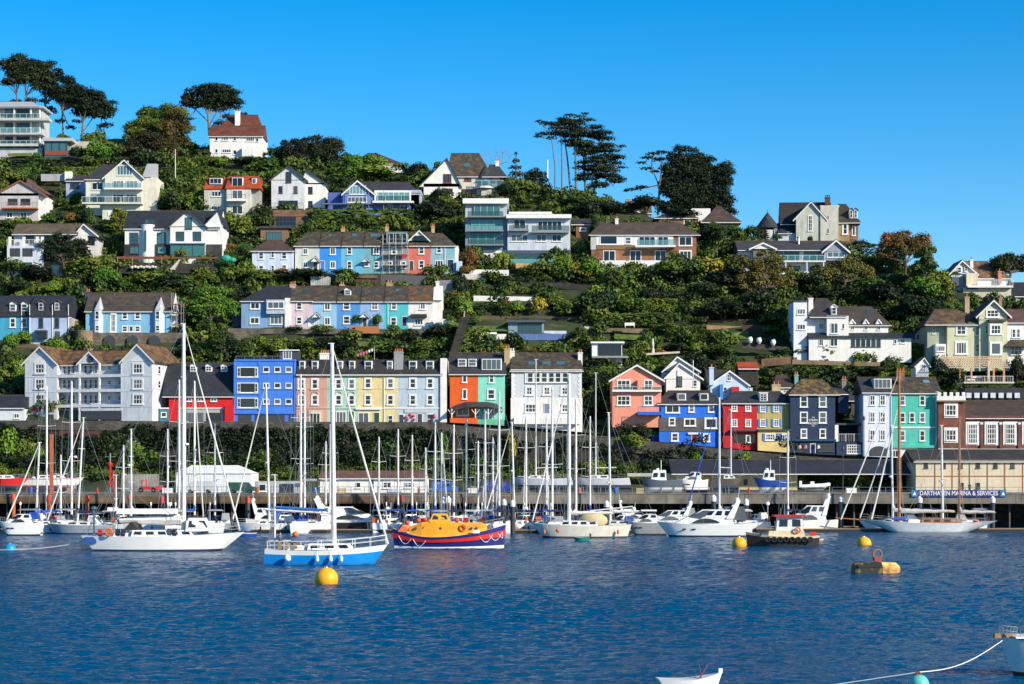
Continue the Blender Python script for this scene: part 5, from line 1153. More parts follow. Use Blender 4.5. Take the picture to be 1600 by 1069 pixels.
h.win(1399, 534, 4, 7, 1, 1, d=-1); h.win(1410.5, 533, 8, 7, 1, 1, d=-1); h.dormer(1303, 476, 492, 9, TRIM, TRIM, -.3, 3, gab=True); h.skyl(1357, 488, 8, 7, 1, 9, 506, 480); h.chim(1263, 1270, 466, 492, WHITE, d=2, pots=2, pmat=TILER)

h = HH('pale green gabled house with white bay windows and brown roofs', 1525, 556, D=372, mark='the pale green gabled house')
PG = render((.58, .58, .40), dirt=.1); h.wall(1449, 1481, 506, mat=render((.36, .40, .30)), d0=1, d1=9); h.wall(1480, 1530, 505, None, PG, d0=0, d1=9); h.roofx(1447, 1532, 506, 484, slate((.11, .07, .045), (.09, .06, .04), (.22, .12, .04)), d0=0, d1=9, hl=24, hr=22)
h.wall(1530, 1574, 500, None, PG, d0=-.6, d1=9); h.gablef(1527, 1577, 494, 470, PG, SLATE, -.6, 8, .5, xa=1552, tw=.3); h.wall(1530, 1574, 494, 501, PG, d0=-.6, d1=8)
h.wall(1545, 1567, 505, None, render((.55, .58, .42)), d0=-1.6, d1=-.6, name='bay'); h.band(1543, 1569, 502, 4, 1.4, SLATEM, 'bay_roof', d=-.6)
h.win(1459, 516, 5, 12, 2, 2, d=1); h.win(1502, 516, 14, 14, 2, 2, sur=.2); h.win(1527, 517, 5, 14, 1, 2); h.win(1551, 490, 18, 11, 3, 2, d=-.6, sur=.2); h.win(1556, 515, 15, 14, 3, 2, d=-1.6, sur=.25); h.win(1541, 515, 3, 12, 1, 2, d=-.6); h.win(1556, 545, 15, 18, 1, 1, d=-1.6, sur=.25); h.win(1502, 544, 16, 18, 4, 1, sur=.25); h.win(1527, 544, 5, 12, 1, 2)
h.wall(1574, 1680, 503, None, WHITE, d0=0, d1=9); h.roofx(1574, 1680, 503, 484, slate((.16, .08, .06), (.11, .06, .05)), d0=0, d1=9); h.wins((1584, 1591), (521,), 5, 13, ny=2, sur=.1); h.roofx(1573, 1610, 540, 532, SLATEM, d0=-1.5, d1=1, hl=10, gut=None); h.win(1588, 548, 18, 13, 3, 2, d=-.1)
h.chim(1507, 1514, 464, 492, render((.5, .36, .2)), d=4, pots=1); h.chim(1560, 1565, 466, 480, render((.35, .24, .14)), d=4, pots=1)
h.wall(1462, 1478, 538, None, WHITE, d0=-1, d1=1, name='conservatory'); h.win(1470, 545, 13, 9, 4, 1, d=-1)
h = HH('small pale cottage with dark roof between the art deco house and the green gabled house', 1437, 540, D=380, name='cottage', mark='the small pale cottage')
h.wall(1428, 1456, 529, mat=WHITE2, d1=6); h.gablef(1426, 1457, 530, 515, WHITE2, SLATE, 0, 6, .3, tw=.2, xa=1438); h.wins((1434, 1441), (527,), 5, 8, sur=.05)
h = HH('tiny white gabled summerhouse among hedges above the turquoise house', 1440, 580, D=362, name='summerhouse', mark='the tiny summerhouse')
h.wall(1431, 1451, 573, mat=WHITE, d1=4); h.gablef(1430, 1453, 573, 560, WHITE, SLATE, 0, 4, .2, tw=.2, xa=1444); h.win(1443, 573, 7, 8, 2, 1)
h = HH('dark blue roofed house end at the far right edge', 1610, 470, D=405, name='house', mark='the dark roofed house end')
h.wall(1584, 1680, 462, mat=render((.10, .12, .16)), d1=9); h.roofx(1572, 1690, 462, 442, SLATEB, d1=9, hl=14); h.win(1590, 468, 5, 8, 1, 2)

# garden buildings in the centre
h = HH('modern garden studio with blue grey glass doors over a blue wall', 828, 530, D=384, name='garden_studio', mark='the garden studio')
h.wall(794, 850, 504, mat=render((.20, .30, .40)), d1=5); h.slab(792, 852, 501, 3, -.8, 5, plain((.08, .10, .13)), 'roof_slab'); h.win(828, 514, 37, 18, 6, 1, fr=DKGREY, gl=GLASSB)
h.wall(797, 886, 523, 533, render((.10, .18, .42)), d0=-2.5, d1=-2, name='terrace_wall'); h.wall(738, 797, 523.5, 534, WHITE, d0=-2.6, d1=0, name='white_wall'); h.wall(740, 776, 520, 523, WHITE, d0=-1.5, d1=0, name='white_wall'); h.wall(850, 885, 517, 522, WHITE2, d0=0, d1=.5, name='white_wall')
h = HH('white framed summerhouse with black glass front on the slope above the big white house', 949, 557, D=372, name='summerhouse', mark='the black fronted summerhouse')
h.wall(925, 972, 537, mat=WHITE, d1=5); h.slab(923, 976, 534, 2.6, -.5, 5, TRIM, 'roof_slab'); h.box_('glass_front', 935, 971, 538, 556, -.15, 0, GLASS)
for x in (944, 953, 962): h.box_('mullion', x-.3, x+.3, 538, 556, -.2, -.15, DKGREY)
h.slab(925, 982, 557, 3, -1.5, 0, plain((.3, .3, .3)), 'deck')
strip_wall('garden_wall', 'white rendered garden wall with niches on the slope above the garden studio', [(740, 462, 9), (835, 464, 8)], 398, .6, WHITE)
strip_wall('garden_fence', 'brown board fence running behind the garden studio', [(736, 493, 18), (920, 495, 15)], 390, .15, stone((.16, .12, .08), (.12, .09, .06), (.04, .03, .02), 1, .25, 8, 'fence_boards'), cat='fence')
strip_wall('garden_wall', 'brown stone wall right of the studio fence', [(850, 508, 14), (905, 510, 16)], 387, .5, STONEW)
strip_wall('garden_wall', 'sunlit brown stone wall on the slope below the art deco house', [(1238, 562, 7), (1330, 565, 6)], 370, .6, stone((.34, .26, .15), (.25, .19, .11), (.15, .12, .08)))
strip_wall('garden_wall', 'grey terrace wall carrying white urns left of the art deco house', [(1160, 534, 10), (1232, 543, 6)], 376, .5, STONEG)
strip_wall('garden_wall', 'low rubble wall above the pale blue gabled house', [(1190, 561, 12), (1236, 557, 12)], 366, 1, stone((.26, .15, .08), (.18, .11, .06), (.1, .07, .05)))
h = HH('little orange tiled shed above the pale blue gabled house', 1168, 578, D=362, name='shed', mark='the orange tiled shed')
h.wall(1154, 1185, 574, mat=STONED, d1=5); h.roofx(1154, 1185, 575, 566, TILEO, d1=5)
strip_wall('garden_wall', 'white wall at the foot of the tall glass fronted block', [(733, 421, 9), (795, 422, 9)], 408, .5, WHITE)
h = HH('long dark terrace with pale parapet panels behind the brick hall', 1550, 622, D=352, name='terrace_block', cat='building', mark='the dark terrace behind the brick hall')
h.wall(1508, 1690, 606, mat=render((.02, .022, .03)), d1=6)
for i in range(7): h.box_('parapet_panel', 1510+i*12.6, 1518+i*12.6, 614, 622, -.4, -.1, WHITE2)

# ---- garden walls, terraces, steps and lawns of the middle slope
PALEW = render((.66, .60, .50)); RUB = stone((.30, .22, .14), (.20, .15, .10), (.12, .1, .07))
for a in (('garden_wall', 'pale garden wall stepping down right of the duck egg blue house', [(722, 428, 8), (760, 430, 8)], 405, .5, PALEW), ('garden_wall', 'orange tinted wall beside the autumn shrubs under the wide pale modern house', [(806, 411, 8), (842, 412, 8)], 409, .5, render((.55, .34, .16))),
 ('garden_wall', 'dark stone terrace wall below the yellow flecked shrubs in mid slope', [(850, 440, 9), (925, 446, 9)], 402, .6, STONED), ('garden_wall', 'brown rubble wall in the middle of the garden slope right of the studio', [(940, 512, 7), (1010, 514, 7)], 384, .6, RUB),
 ('garden_wall', 'short pale wall beside the black fronted summerhouse', [(905, 509, 13), (924, 511, 12)], 385, .5, PALEW), ('garden_wall', 'low pale path edge on the slope above the white gabled house', [(1010, 552, 3), (1062, 549, 3)], 374, .6, PALEW),
 ('timber_terrace', 'long brown timber edged terrace under the dark trees left of the art deco house', [(1100, 501, 5), (1200, 498, 5)], 389, .5, plain((.20, .10, .05), .9)), ('garden_wall', 'ochre gravel bank wall under the timber edged terrace', [(1104, 508, 10), (1160, 510, 9)], 386, .6, render((.34, .22, .10))),
 ('garden_wall', 'dark timber screen left of the art deco house tower', [(1160, 508, 16), (1196, 508, 18)], 384, .4, plain((.07, .03, .025), .9)), ('garden_wall', 'grey wall at the left foot of the big round hedge below the art deco house', [(1335, 566, 6), (1375, 566, 6)], 369, .5, RUB),
 ('garden_wall', 'pale stone wall below the villa with the conical turret', [(1340, 432, 7), (1382, 434, 6)], 414, .5, PALEW), ('garden_wall', 'cream wall between shrubs under the steel blue hipped house', [(452, 530, 6), (520, 532, 6)], 380, .5, RUB),
 ('garden_wall', 'rough stone wall under the upper coloured terrace gardens', [(470, 428, 5), (590, 430, 5)], 407, .5, RUB), ('garden_wall', 'grey stone wall between the lilac mansard house and the bastion', [(0, 536, 8), (60, 538, 8)], 379, .5, RUB)):
    strip_wall(*a)
lawn([(735, 512, 520), (765, 511, 520), (795, 513, 520)]); lawn([(1268, 566, 576), (1300, 565, 578), (1335, 568, 577)]); lawn([(165, 222, 228), (180, 220, 230), (196, 221, 229)], .6); lawn([(1130, 524, 533), (1170, 520, 532)]); lawn([(12, 243, 247), (50, 242, 247)], .5)
lawn([(700, 505, 512), (722, 505, 514)]); lawn([(960, 524, 532), (1000, 526, 534), (1030, 528, 535)]); lawn([(560, 536, 544), (640, 538, 546)]); lawn([(1040, 452, 458), (1085, 450, 458)])
gb = thing('garden_bench', 'small white bench on the terrace in the middle of the garden slope', 'bench', P(984, 512, 382)); MB().box(-1, 1, -.25, .25, .4, .5).build('seat', TRIM, gb); MB().box(-1, 1, .2, .28, .5, 1.0).build('backrest', TRIM, gb)
for s_ in (-.9, .9): MB().box(s_-.06, s_+.06, -.25, .25, 0, .4).build('leg', TRIM, gb)
for px, py, lab in ((1172, 536, 'left of three white urns'), (1186, 537, 'middle of three white urns'), (1208, 540, 'right of three white urns')):
    u = MB().lathe([(.25, 0), (.5, .4), (.55, .8), (.35, 1.1), (.42, 1.2)], (0, 0, 0), 12).build('garden_urn', TRIM); u.location = P(px, py, 375.5); tag(u, lab + ' on the grey terrace wall left of the art deco house', 'urn')
st = MB().lathe([(.35, 0), (.3, .9), (.2, 1.0), (.28, 1.9), (.16, 2.3), (.2, 2.6), (.05, 2.9)], (0, 0, 0), 10).build('garden_statue', render((.7, .68, .6))); st.location = P(1020, 552, 374.5); tag(st, 'slender white garden statue on the slope above the white gabled house', 'statue')
sp_ = thing('garden_steps', 'narrow dark steps with pale edge running down beside the orange and aqua pair', 'steps', P(707, 560, 366)); m = MB()
for i in range(18): m.box(-.8+i*.12, .8+i*.12, i*.9, i*.9+1.2, i*.55-.5, i*.55+.3)
m.build('treads', STONED, sp_)
pt_ = thing('palm_tree', 'slim palm like tree with a bare pale trunk right of the white end house', 'tree', P(722, 528, 381)); MB().tube([(0, 0, -1), (.2, 0, 3), (.5, 0, 5.6)], .2, 7, .13).build('trunk', plain((.42, .36, .26), .9), pt_)
# ================================================================ trees, bushes, undergrowth
rng = np.random.default_rng(11)
G_D = (.008, .016, .007); 
FOL = foliage([(.12, (.010, .022, .008)), (.38, (.022, .045, .010)), (.58, (.065, .115, .014)), (.85, (.15, .18, .022))])
FOLU = foliage([(.12, (.006, .014, .005)), (.42, (.016, .034, .008)), (.60, (.060, .102, .013)), (.88, (.13, .16, .02))], name='undergrowth')  # near-black low stops put deep shade between the plants into the colour
FOLB = foliage([(.10, (.025, .060, .010)), (.45, (.065, .16, .014)), (.85, (.20, .27, .025))])
FOLD = foliage([(.10, (.006, .013, .006)), (.5, (.014, .028, .010)), (.9, (.035, .048, .014))], name='dark_needles')
FOLA = foliage([(.10, (.09, .045, .015)), (.5, (.20, .10, .02)), (.9, (.34, .16, .03))], name='autumn_leaves')
FOLY = foliage([(.10, (.09, .10, .012)), (.5, (.20, .19, .02)), (.9, (.38, .30, .03))], name='yellow_leaves')
BARK = plain((.10, .075, .055), .9, name='bark'); BARKP = plain((.20, .15, .11), .9, name='bark')
def leaves(n, centers, radii, size, shell=.55, flat=1.0, up=.25):
    """n leaf quads spread through ellipsoid lobes; returns verts (4n,3)"""
    centers = np.array(centers, float); radii = np.array(radii, float)
    vol = np.cbrt(radii.prod(1)) ** 2; pick = rng.choice(len(centers), n, p=vol / vol.sum())
    d = rng.normal(size=(n, 3)); d /= np.linalg.norm(d, axis=1)[:, None]
    low = d[:, 2] < -.35; d[low, 2] *= -.6
    r = shell + (1 - shell) * rng.random(n) ** .6; r *= 1 + .10 * rng.normal(size=n)
    c = centers[pick] + d * radii[pick] * r[:, None]
    nn = d + rng.normal(size=(n, 3)) * .55 + np.array([0, 0, up]); nn[:, 2] *= 1; nn /= np.linalg.norm(nn, axis=1)[:, None]
    t = np.cross(nn, rng.normal(size=(n, 3))); t /= np.linalg.norm(t, axis=1)[:, None] + 1e-9
    b = np.cross(nn, t)
    s = size * (.55 + .9 * rng.random(n))[:, None]
    e = .55 + .5 * rng.random(n)[:, None]
    q = np.stack([c - t*s*.5, c + b*s*e*.5 + nn*s*.12, c + t*s*.5, c - b*s*e*.5 + nn*s*.12], 1)
    return q.reshape(-1, 3)
def leaf_mesh(name, vs, mat, extra=None):
    n = len(vs) // 4
    V = vs; me = bpy.data.meshes.new(name)
    me.vertices.add(len(V)); me.vertices.foreach_set('co', V.astype(np.float32).ravel())
    me.loops.add(4*n); me.loops.foreach_set('vertex_index', np.arange(4*n, dtype=np.int32))
    me.polygons.add(n); me.polygons.foreach_set('loop_start', np.arange(0, 4*n, 4, dtype=np.int32)); me.polygons.foreach_set('loop_total', np.full(n, 4, np.int32))
    me.materials.append(mat); me.update(calc_edges=True); me.validate(); return me
def bush_lobes(k, sx, sz, seed):
    r = np.random.default_rng(seed); c = []; q = []
    for i in range(k):
        a = r.random() * 6.28; m = r.random() ** .5 * .62; z = (.25 + .5 * r.random()) * (1.15 - m * .7)
        rr = .26 + .2 * r.random()
        c.append((m*math.cos(a)*sx*.5*1.1, m*math.sin(a)*sx*.5*1.1, z*sz*.85)); q.append((rr*sx*.55, rr*sx*.55, rr*sz*.62))
    c.append((0, 0, sz*.4)); q.append((sx*.36, sx*.36, sz*.42)); return c, q
# unit crowns about 4 m wide, 3.4 m high; copies are scaled
PROTO = {}
def proto(kind):
    if kind in PROTO: return PROTO[kind]
    out = []
    for v in range(4):
        sd_ = 100 + v * 7 + len(PROTO) * 31
        if kind == 'bush': c, q = bush_lobes(9, 4, 3.2, sd_); me = leaf_mesh('leaves', leaves(2200, c, q, .27), FOL)
        if kind == 'bright': c, q = bush_lobes(9, 4, 3.4, sd_); me = leaf_mesh('leaves', leaves(2100, c, q, .27), FOLB)
        if kind == 'dark': c, q = bush_lobes(11, 4, 3.6, sd_); me = leaf_mesh('leaves', leaves(2300, c, q, .26), FOLD)
        if kind == 'autumn': c, q = bush_lobes(8, 4, 3.0, sd_); me = leaf_mesh('leaves', leaves(1200, c, q, .30), FOLA)
        if kind == 'yellow': c, q = bush_lobes(8, 4, 3.0, sd_); me = leaf_mesh('leaves', leaves(1200, c, q, .30), FOLY)
        if kind == 'tree':
            r = np.random.default_rng(sd_); c = []; q = []
            for i in range(15):
                a = r.random()*6.28; m = r.random()**.5; z = 2.0 + 4.4*r.random(); w_ = 1.9*math.sin(max(.12, (z-1)/6.6)*math.pi*.92)**.6
                c.append((m*w_*math.cos(a), m*w_*math.sin(a), z)); rr = .7+.5*r.random(); q.append((rr, rr, rr*.75))
            me = leaf_mesh('leaves', leaves(3600, c, q, .29, .4), FOL)
        if kind == 'conifer':
            c = []; q = []
            for i in range(16):
                z = .5 + i*.42; rr = 1.7*(1-(z-.3)/7.4); a = i*2.4
                c.append((.35*rr*math.cos(a), .35*rr*math.sin(a), z)); q.append((rr*.85, rr*.85, .4))
            me = leaf_mesh('leaves', leaves(2200, c, q, .32, .3, up=0), FOLD)
        if kind == 'hedge':
            n = 1500; p = rng.random((n, 3)) - .5; ax = rng.integers(0, 3, n); sg = np.sign(rng.random(n)-.5)
            p[np.arange(n), ax] = sg*.5; p = p*np.array([4, 1.6, 2]) + np.array([0, 0, 1]); p += rng.normal(size=(n, 3))*.07
            q4 = leaves(n, [(0, 0, 0)], [(.01, .01, .01)], .3); q4 = q4.reshape(n, 4, 3) + p[:, None, :]; me = leaf_mesh('leaves', q4.reshape(-1, 3), FOL)
        out.append(me)
    PROTO[kind] = out; return out
STEMM = {}
def stem_mesh(kind):
    if kind in STEMM: return STEMM[kind]
    m = MB(); hh = 3.2 if kind in ('tree', 'conifer') else 1.2
    if kind == 'tree':
        m.tube([(0, 0, -.8), (.05, 0, 1.5), (.1, .05, 4.2)], .24, 7, .09)
        for a, z in ((.5, 1.8), (2.4, 2.2), (4.1, 2.6), (5.5, 3.0)): m.tube([(0, 0, z), (.8*math.cos(a), .8*math.sin(a), z+.9), (1.3*math.cos(a), 1.3*math.sin(a), z+1.6)], .10, 5, .04)
    elif kind == 'conifer': m.tube([(0, 0, -.8), (0, 0, 6.4)], .2, 7, .04)
    else:
        for a in (.3, 1.9, 3.4, 5.0): m.tube([(0, 0, -.5), (.35*math.cos(a), .35*math.sin(a), .8), (.8*math.cos(a), .8*math.sin(a), 1.6)], .09, 5, .03)
    STEMM[kind] = m.mesh('trunk', BARK); return STEMM[kind]
SIZE = dict(bush=(4, 3.3), bright=(4, 3.5), dark=(4, 3.6), autumn=(4, 3.1), yellow=(4, 3.1), tree=(4.6, 7), conifer=(3.4, 7.4), hedge=(4, 2))
USED = {}
KINDW = dict(bush=('bush', 'bush', 'leafy green bush'), bright=('bush', 'bush', 'bright green bush'), dark=('bush', 'bush', 'dark evergreen bush'),
             autumn=('bush', 'bush', 'russet brown bush'), yellow=('bush', 'bush', 'yellow flecked bush'), tree=('tree', 'tree', 'leafy green tree'),
             conifer=('conifer', 'tree', 'dark pointed conifer'), hedge=('hedge', 'hedge', 'clipped green hedge'))
def describe(px, py, w_, words):
    sz = 'small' if w_ < 26 else ('large' if w_ > 46 else 'mid-sized')
    if w_ > 62: sz = 'very large'
    marks = sorted(LAND, key=lambda m: math.hypot(m[0]-px, (m[1]-py)*1.6))[:5]
    def rel(m):
        dx, dy = px-m[0], py-m[1]
        v = 'below' if dy > 14 else ('above' if dy < -14 else ''); hz = 'right' if dx > 18 else ('left' if dx < -18 else '')
        far = math.hypot(dx, dy); f = 'just ' if far < 45 else ''
        if v and hz: return '%s%s and %s of %s' % (f, v, hz, m[2])
        if v: return '%s%s %s' % (f, 'straight ' + v if not f else v, m[2])
        if hz: return '%s%s of %s' % (f, hz, m[2])
        return 'in front of ' + m[2]
    cands = []
    for i in range(5): cands.append('%s %s %s' % (sz, words, rel(marks[i])))
    for i in range(4):
        for j in range(i+1, 5): cands.append('%s %s %s, between it and %s' % (sz, words, rel(marks[i]), marks[j][2]))
    for c in cands:
        if len(c.split()) > 16: continue
        if c not in USED: USED[c] = 1; return c
    base = '%s %s %s' % (sz, words, rel(marks[0])); k = 2
    for adj in ('lower', 'upper', 'further', 'nearer', 'second'):
        c = base.replace(sz, sz + ' ' + adj, 1) if False else base
    q = ['second', 'third', 'fourth', 'fifth', 'sixth', 'seventh', 'eighth', 'ninth']
    for o_ in q:
        c = '%s such, %s' % (o_, base)
        if c not in USED: USED[c] = 1; return ' '.join(c.split()[:16])
    return base
VEG = []
def plant(kind, px, py, wpx, hpx, D=None, label=None, group=None, bark=True):
    """a plant whose foot shows at (px, py), wpx wide and hpx tall in the photograph"""
    D = D or D_of(px, py); loc = P(px, py, D); s_ = D / F; W, H = SIZE[kind]
    kx = wpx*s_/W*1.15; kz = hpx*s_/H*1.22
    nm, cat, words = KINDW[kind]
    i = len(VEG); t = thing(nm, label or describe(px, py, wpx, words), cat, loc, 0, group)
    t.scale = (kx, kx if kind != 'hedge' else 1.0, kz)
    if kind != 'hedge': t.rotation_euler = (0, 0, (i*2.399) % 6.28)
    link('crown', proto(kind)[i % 4], t)
    if kind != 'hedge': link('trunk', stem_mesh(kind), t)
    VEG.append((px, py, wpx, hpx)); return t

def fill(cx, cy, rx, ry, n, pr, sd=1, flatk=.6):
    """pads spread over an elliptical outline, so its edge stays uneven"""
    r = np.random.default_rng(sd); out = []
    for i in range(n):
        a = r.random()*6.283; m = r.random()**.5*.86
        k = pr*(.95+.7*r.random()); out.append((cx+rx*m*math.cos(a), cy+ry*m*math.sin(a), k, k*flatk))
    return out
def lumpy(cx, cy, rx, ry, n, pr, sd=1, flatk=.72, k=5):
    r = np.random.default_rng(sd+50); out = fill(cx, cy+ry*.1, rx*.62, ry*.6, n//3, pr, sd, flatk)
    for i in range(k):
        a = math.pi*(-.1 + 1.2*i/(k-1)) + r.normal()*.12; q = .42 + .2*r.random(); f = .62 + .14*r.random()
        out += fill(cx+rx*f*math.cos(a), cy-ry*f*math.sin(a)+ry*.1, rx*q, ry*q, max(5, n//k), pr*(.7+.4*r.random()), sd+i*3, flatk)
    return out
# ---------------- the skyline trees, drawn from their own outlines
def big_tree(name, label, cat, D, trunks, pads, mat, barkm, leaf=.42, dens=38, foot=None, flat=False, depth=.9, shell=.3):
    px0, py0 = trunks[0][0][0], trunks[0][0][1]; o = P(px0, py0, D); s_ = D/F
    t = thing(name, label, cat, o); m = MB()
    for i, tr in enumerate(trunks):
        pts = [((p[0]-px0)*s_, (i*37 % 11 - 5)*.22*min(1, k), (py0-p[1])*s_ - (1.0 if k == 0 else 0)) for k, p in enumerate(tr)]
        w0, w1 = tr[0][2]*s_/2, tr[-1][2]*s_/2; m.tube(pts, w0, 7, max(.05, w1))
    c = []; q = []; n = 0; gk = 1.22 if name == 'pine_tree' else 1.0; pads = [(x, y, rx*gk, ry*gk*1.1) for x, y, rx, ry in pads]
    for i, (x, y, rx, ry) in enumerate(pads):
        dy = (rng.random()-.5)*rx*s_*1.2*depth
        c.append(((x-px0)*s_, dy, (py0-y)*s_)); q.append((rx*s_, rx*s_*depth, ry*s_)); n += dens*rx*ry*s_*s_*2.6
        # a limb to each pad from the nearest trunk point
        best = min(((abs(p[0]-x)+abs(p[1]-y-ry*1.5), p, j) for j, tr in enumerate(trunks) for p in tr[1:]), key=lambda z: z[0])
        p = best[1]; a = ((p[0]-px0)*s_, (best[2]*37 % 11 - 5)*.22, (py0-p[1])*s_)
        b = ((x-px0)*s_, dy, (py0-y-ry*.1)*s_); mid = ((a[0]+b[0])/2, (a[1]+b[1])/2, (a[2]+b[2])/2 + (b[2]-a[2])*.1)
        m.tube([a, mid, b], .16, 5, .05)
    m.build('trunk', barkm, t, True)
    link('crown', leaf_mesh('needles', leaves(int(n), c, q, leaf, shell, up=.35), mat), t)
    return t
PIN = dict(mat=FOLD, barkm=BARKP)
big_tree('pine_tree', 'tall dark pine with rounded crown at the far left of the skyline', 'tree', 500, [[(27, 180, 3.2), (28, 150, 2.6), (32, 128, 2), (40, 110, 1.2)], [(42, 178, 2.8), (41, 150, 2.2), (47, 125, 1.2)]],
  lumpy(40, 116, 33, 25, 48, 8.5, 1, .6) + [(20, 118, 9, 6), (60, 116, 9, 7), (58, 140, 9, 5), (24, 158, 9, 3), (50, 158, 10, 4), (15, 108, 8, 6), (52, 100, 9, 5), (36, 95, 9, 4)], **PIN)
big_tree('pine_tree', 'slim dark pine second from the left on the skyline', 'tree', 502, [[(71, 205, 3.6), (72, 165, 2.8), (76, 130, 1.6)]],
  lumpy(78, 132, 19, 28, 34, 8, 2, .6) + [(66, 158, 7, 4), (80, 172, 8, 4), (72, 105, 8, 5), (90, 150, 8, 5), (94, 120, 6, 5), (84, 176, 6, 3)], **PIN)
big_tree('pine_tree', 'leaning dark pine third from the left on the skyline', 'tree', 498, [[(99, 212, 3.4), (99, 175, 2.6), (104, 145, 1.6)]],
  lumpy(107, 150, 20, 26, 34, 8, 3, .6) + [(104, 128, 8, 5), (120, 140, 9, 6), (96, 191, 9, 4), (110, 200, 7, 4), (118, 158, 9, 6), (92, 160, 6, 4)], **PIN)
big_tree('pine_tree', 'wide crowned pine fourth from the left on the skyline', 'tree', 496, [[(128, 216, 4), (131, 192, 3), (138, 168, 1.8)], [(130, 200, 2), (145, 185, 1.2), (158, 176, .8)]],
  lumpy(147, 167, 27, 22, 42, 8, 4, .6) + [(122, 170, 10, 5), (162, 172, 10, 5), (165, 183, 9, 5), (158, 198, 9, 5), (168, 195, 8, 4), (120, 190, 8, 3), (140, 146, 9, 4), (160, 158, 8, 5)], **PIN)
big_tree('pine_tree', 'umbrella shaped pine behind the white skyline house', 'tree', 505, [[(327, 205, 4), (326, 180, 3.2), (318, 163, 1.8)], [(327, 190, 2.4), (345, 165, 1.5), (360, 155, 1)], [(326, 185, 2), (305, 170, 1.2), (295, 160, .8)]],
  lumpy(331, 156, 42, 22, 62, 8.5, 5, .5, 7) + [(298, 144, 10, 5), (310, 138, 11, 5), (330, 137, 12, 5), (350, 143, 11, 6), (366, 157, 10, 5), (292, 163, 9, 3.5), (296, 186, 9, 2.5), (340, 172, 9, 5), (355, 182, 10, 5), (368, 168, 9, 5), (345, 195, 11, 6), (380, 180, 7, 4)], **PIN)
big_tree('broadleaf_tree', 'great dark spreading tree beside the cottage on the right skyline', 'tree', 478, [[(1085, 345, 6), (1086, 300, 5), (1080, 270, 3)]], lumpy(1072, 262, 30, 30, 40, 10, 13) + lumpy(1108, 280, 34, 34, 50, 10, 14) + lumpy(1088, 306, 50, 26, 50, 11, 15) + lumpy(1050, 285, 22, 26, 24, 8, 16) + lumpy(1105, 322, 38, 20, 34, 10, 17) + lumpy(1068, 326, 28, 18, 24, 10, 18), FOLD, BARK, dens=44, leaf=.38)
for lab, cx, cy, rx, ry, mt, sd_, ft in (('large dark rounded tree left of the umbrella pine on the skyline', 255, 190, 36, 25, FOL, 6, 245), ('brown tinged rounded tree at the left of the skyline clump', 222, 205, 24, 20, FOL, 7, 250), ('olive and rust coloured tree in front of the skyline clump', 272, 208, 24, 32, foliage([(.1, (.03, .035, .01)), (.5, (.09, .075, .015)), (.9, (.20, .11, .025))]), 8, 262),
     ('broad rusty leaved tree on the slope above the cream gabled house', 235, 232, 34, 22, foliage([(.1, (.03, .03, .01)), (.5, (.08, .06, .015)), (.9, (.22, .08, .03))]), 9, 275), ('large dense dark tree left of the ridge bungalow', 484, 240, 44, 27, foliage([(.1, (.012, .018, .008)), (.5, (.03, .035, .01)), (.9, (.07, .06, .015))]), 10, 290),
     ('bright green bush mass right of the large dense dark tree', 560, 262, 34, 18, FOLB, 12, 300), ('russet topped tree crowning the right hand hillside', 1413, 385, 38, 22, foliage([(.1, (.03, .03, .01)), (.5, (.07, .07, .015)), (.9, (.26, .10, .03))]), 14, 440),
     ('dark round tree at the far right edge of the skyline', 1576, 415, 24, 18, FOLD, 15, 440), ('big dark evergreen in front of the white villa with arches', 100, 395, 38, 24, FOLD, 16, 430), ('broad olive tree in front of the modern bungalow', 1195, 428, 42, 34, foliage([(.1, (.02, .03, .01)), (.5, (.07, .075, .015)), (.9, (.16, .13, .025))]), 17, 470),
     ('birch like tree right of the modern bungalow', 1318, 425, 34, 22, foliage([(.1, (.04, .045, .012)), (.5, (.10, .10, .02)), (.9, (.2, .17, .03))]), 18, 458), ('tall yellow green tree left of the steel blue hipped house', 330, 475, 32, 34, FOLB, 19, 520), ('deep green tree in the gap left of the blue flat roofed block', 348, 540, 26, 22, FOL, 20, 560),
     ('mound shaped bright tree below the pale chalet', 445, 0, 0, 0, FOL, 0, 0)):
    if rx: big_tree('broadleaf_tree', lab, 'tree', D_of(cx, ft) + (0 if cy > 300 else 12), [[(cx, ft, 5), (cx+1, (ft+cy)/2, 4), (cx-2, cy+ry*.3, 2)]],
        lumpy(cx, cy, rx, ry, int(26+rx*ry/26), 8.5, sd_), mt, BARK, dens=46, leaf=.36)
big_tree('cedar_tree', 'very tall layered cedar group with bare trunks in the middle of the skyline', 'tree', 482,
  [[(867, 300, 2.4), (867, 260, 2), (862, 220, 1.6), (850, 200, 1)], [(878, 305, 3), (878, 250, 2.2), (876, 200, 1.4)], [(893, 312, 3.4), (887, 250, 2.6), (882, 215, 1.6), (875, 195, 1)], [(900, 312, 4), (899, 240, 3), (900, 195, 1.6)],
   [(916, 318, 4), (912, 250, 3), (905, 205, 1.6)], [(922, 318, 5), (932, 280, 3.5), (945, 262, 2), (960, 258, 1.2)], [(920, 312, 3), (930, 250, 2), (940, 225, 1.2)]],
  [(857, 194, 15, 3), (844, 191, 9, 2), (852, 209, 17, 4), (841, 214, 9, 2), (880, 187, 13, 3.5), (890, 181, 12, 3), (907, 182, 12, 3), (914, 178, 7, 2), (868, 202, 15, 4), (970, 229, 10, 3), (972, 262, 9, 3), (968, 246, 10, 3), (862, 216, 10, 3.5)]
   + fill(897, 200, 42, 15, 20, 12, 61, .22) + fill(925, 222, 44, 20, 26, 13, 62, .22) + fill(940, 248, 38, 22, 24, 13, 63, .23) + fill(938, 278, 36, 20, 24, 12, 64, .27) + fill(905, 235, 26, 24, 8, 10, 65, .24), FOLD, BARKP, leaf=.42, dens=46, depth=.8)
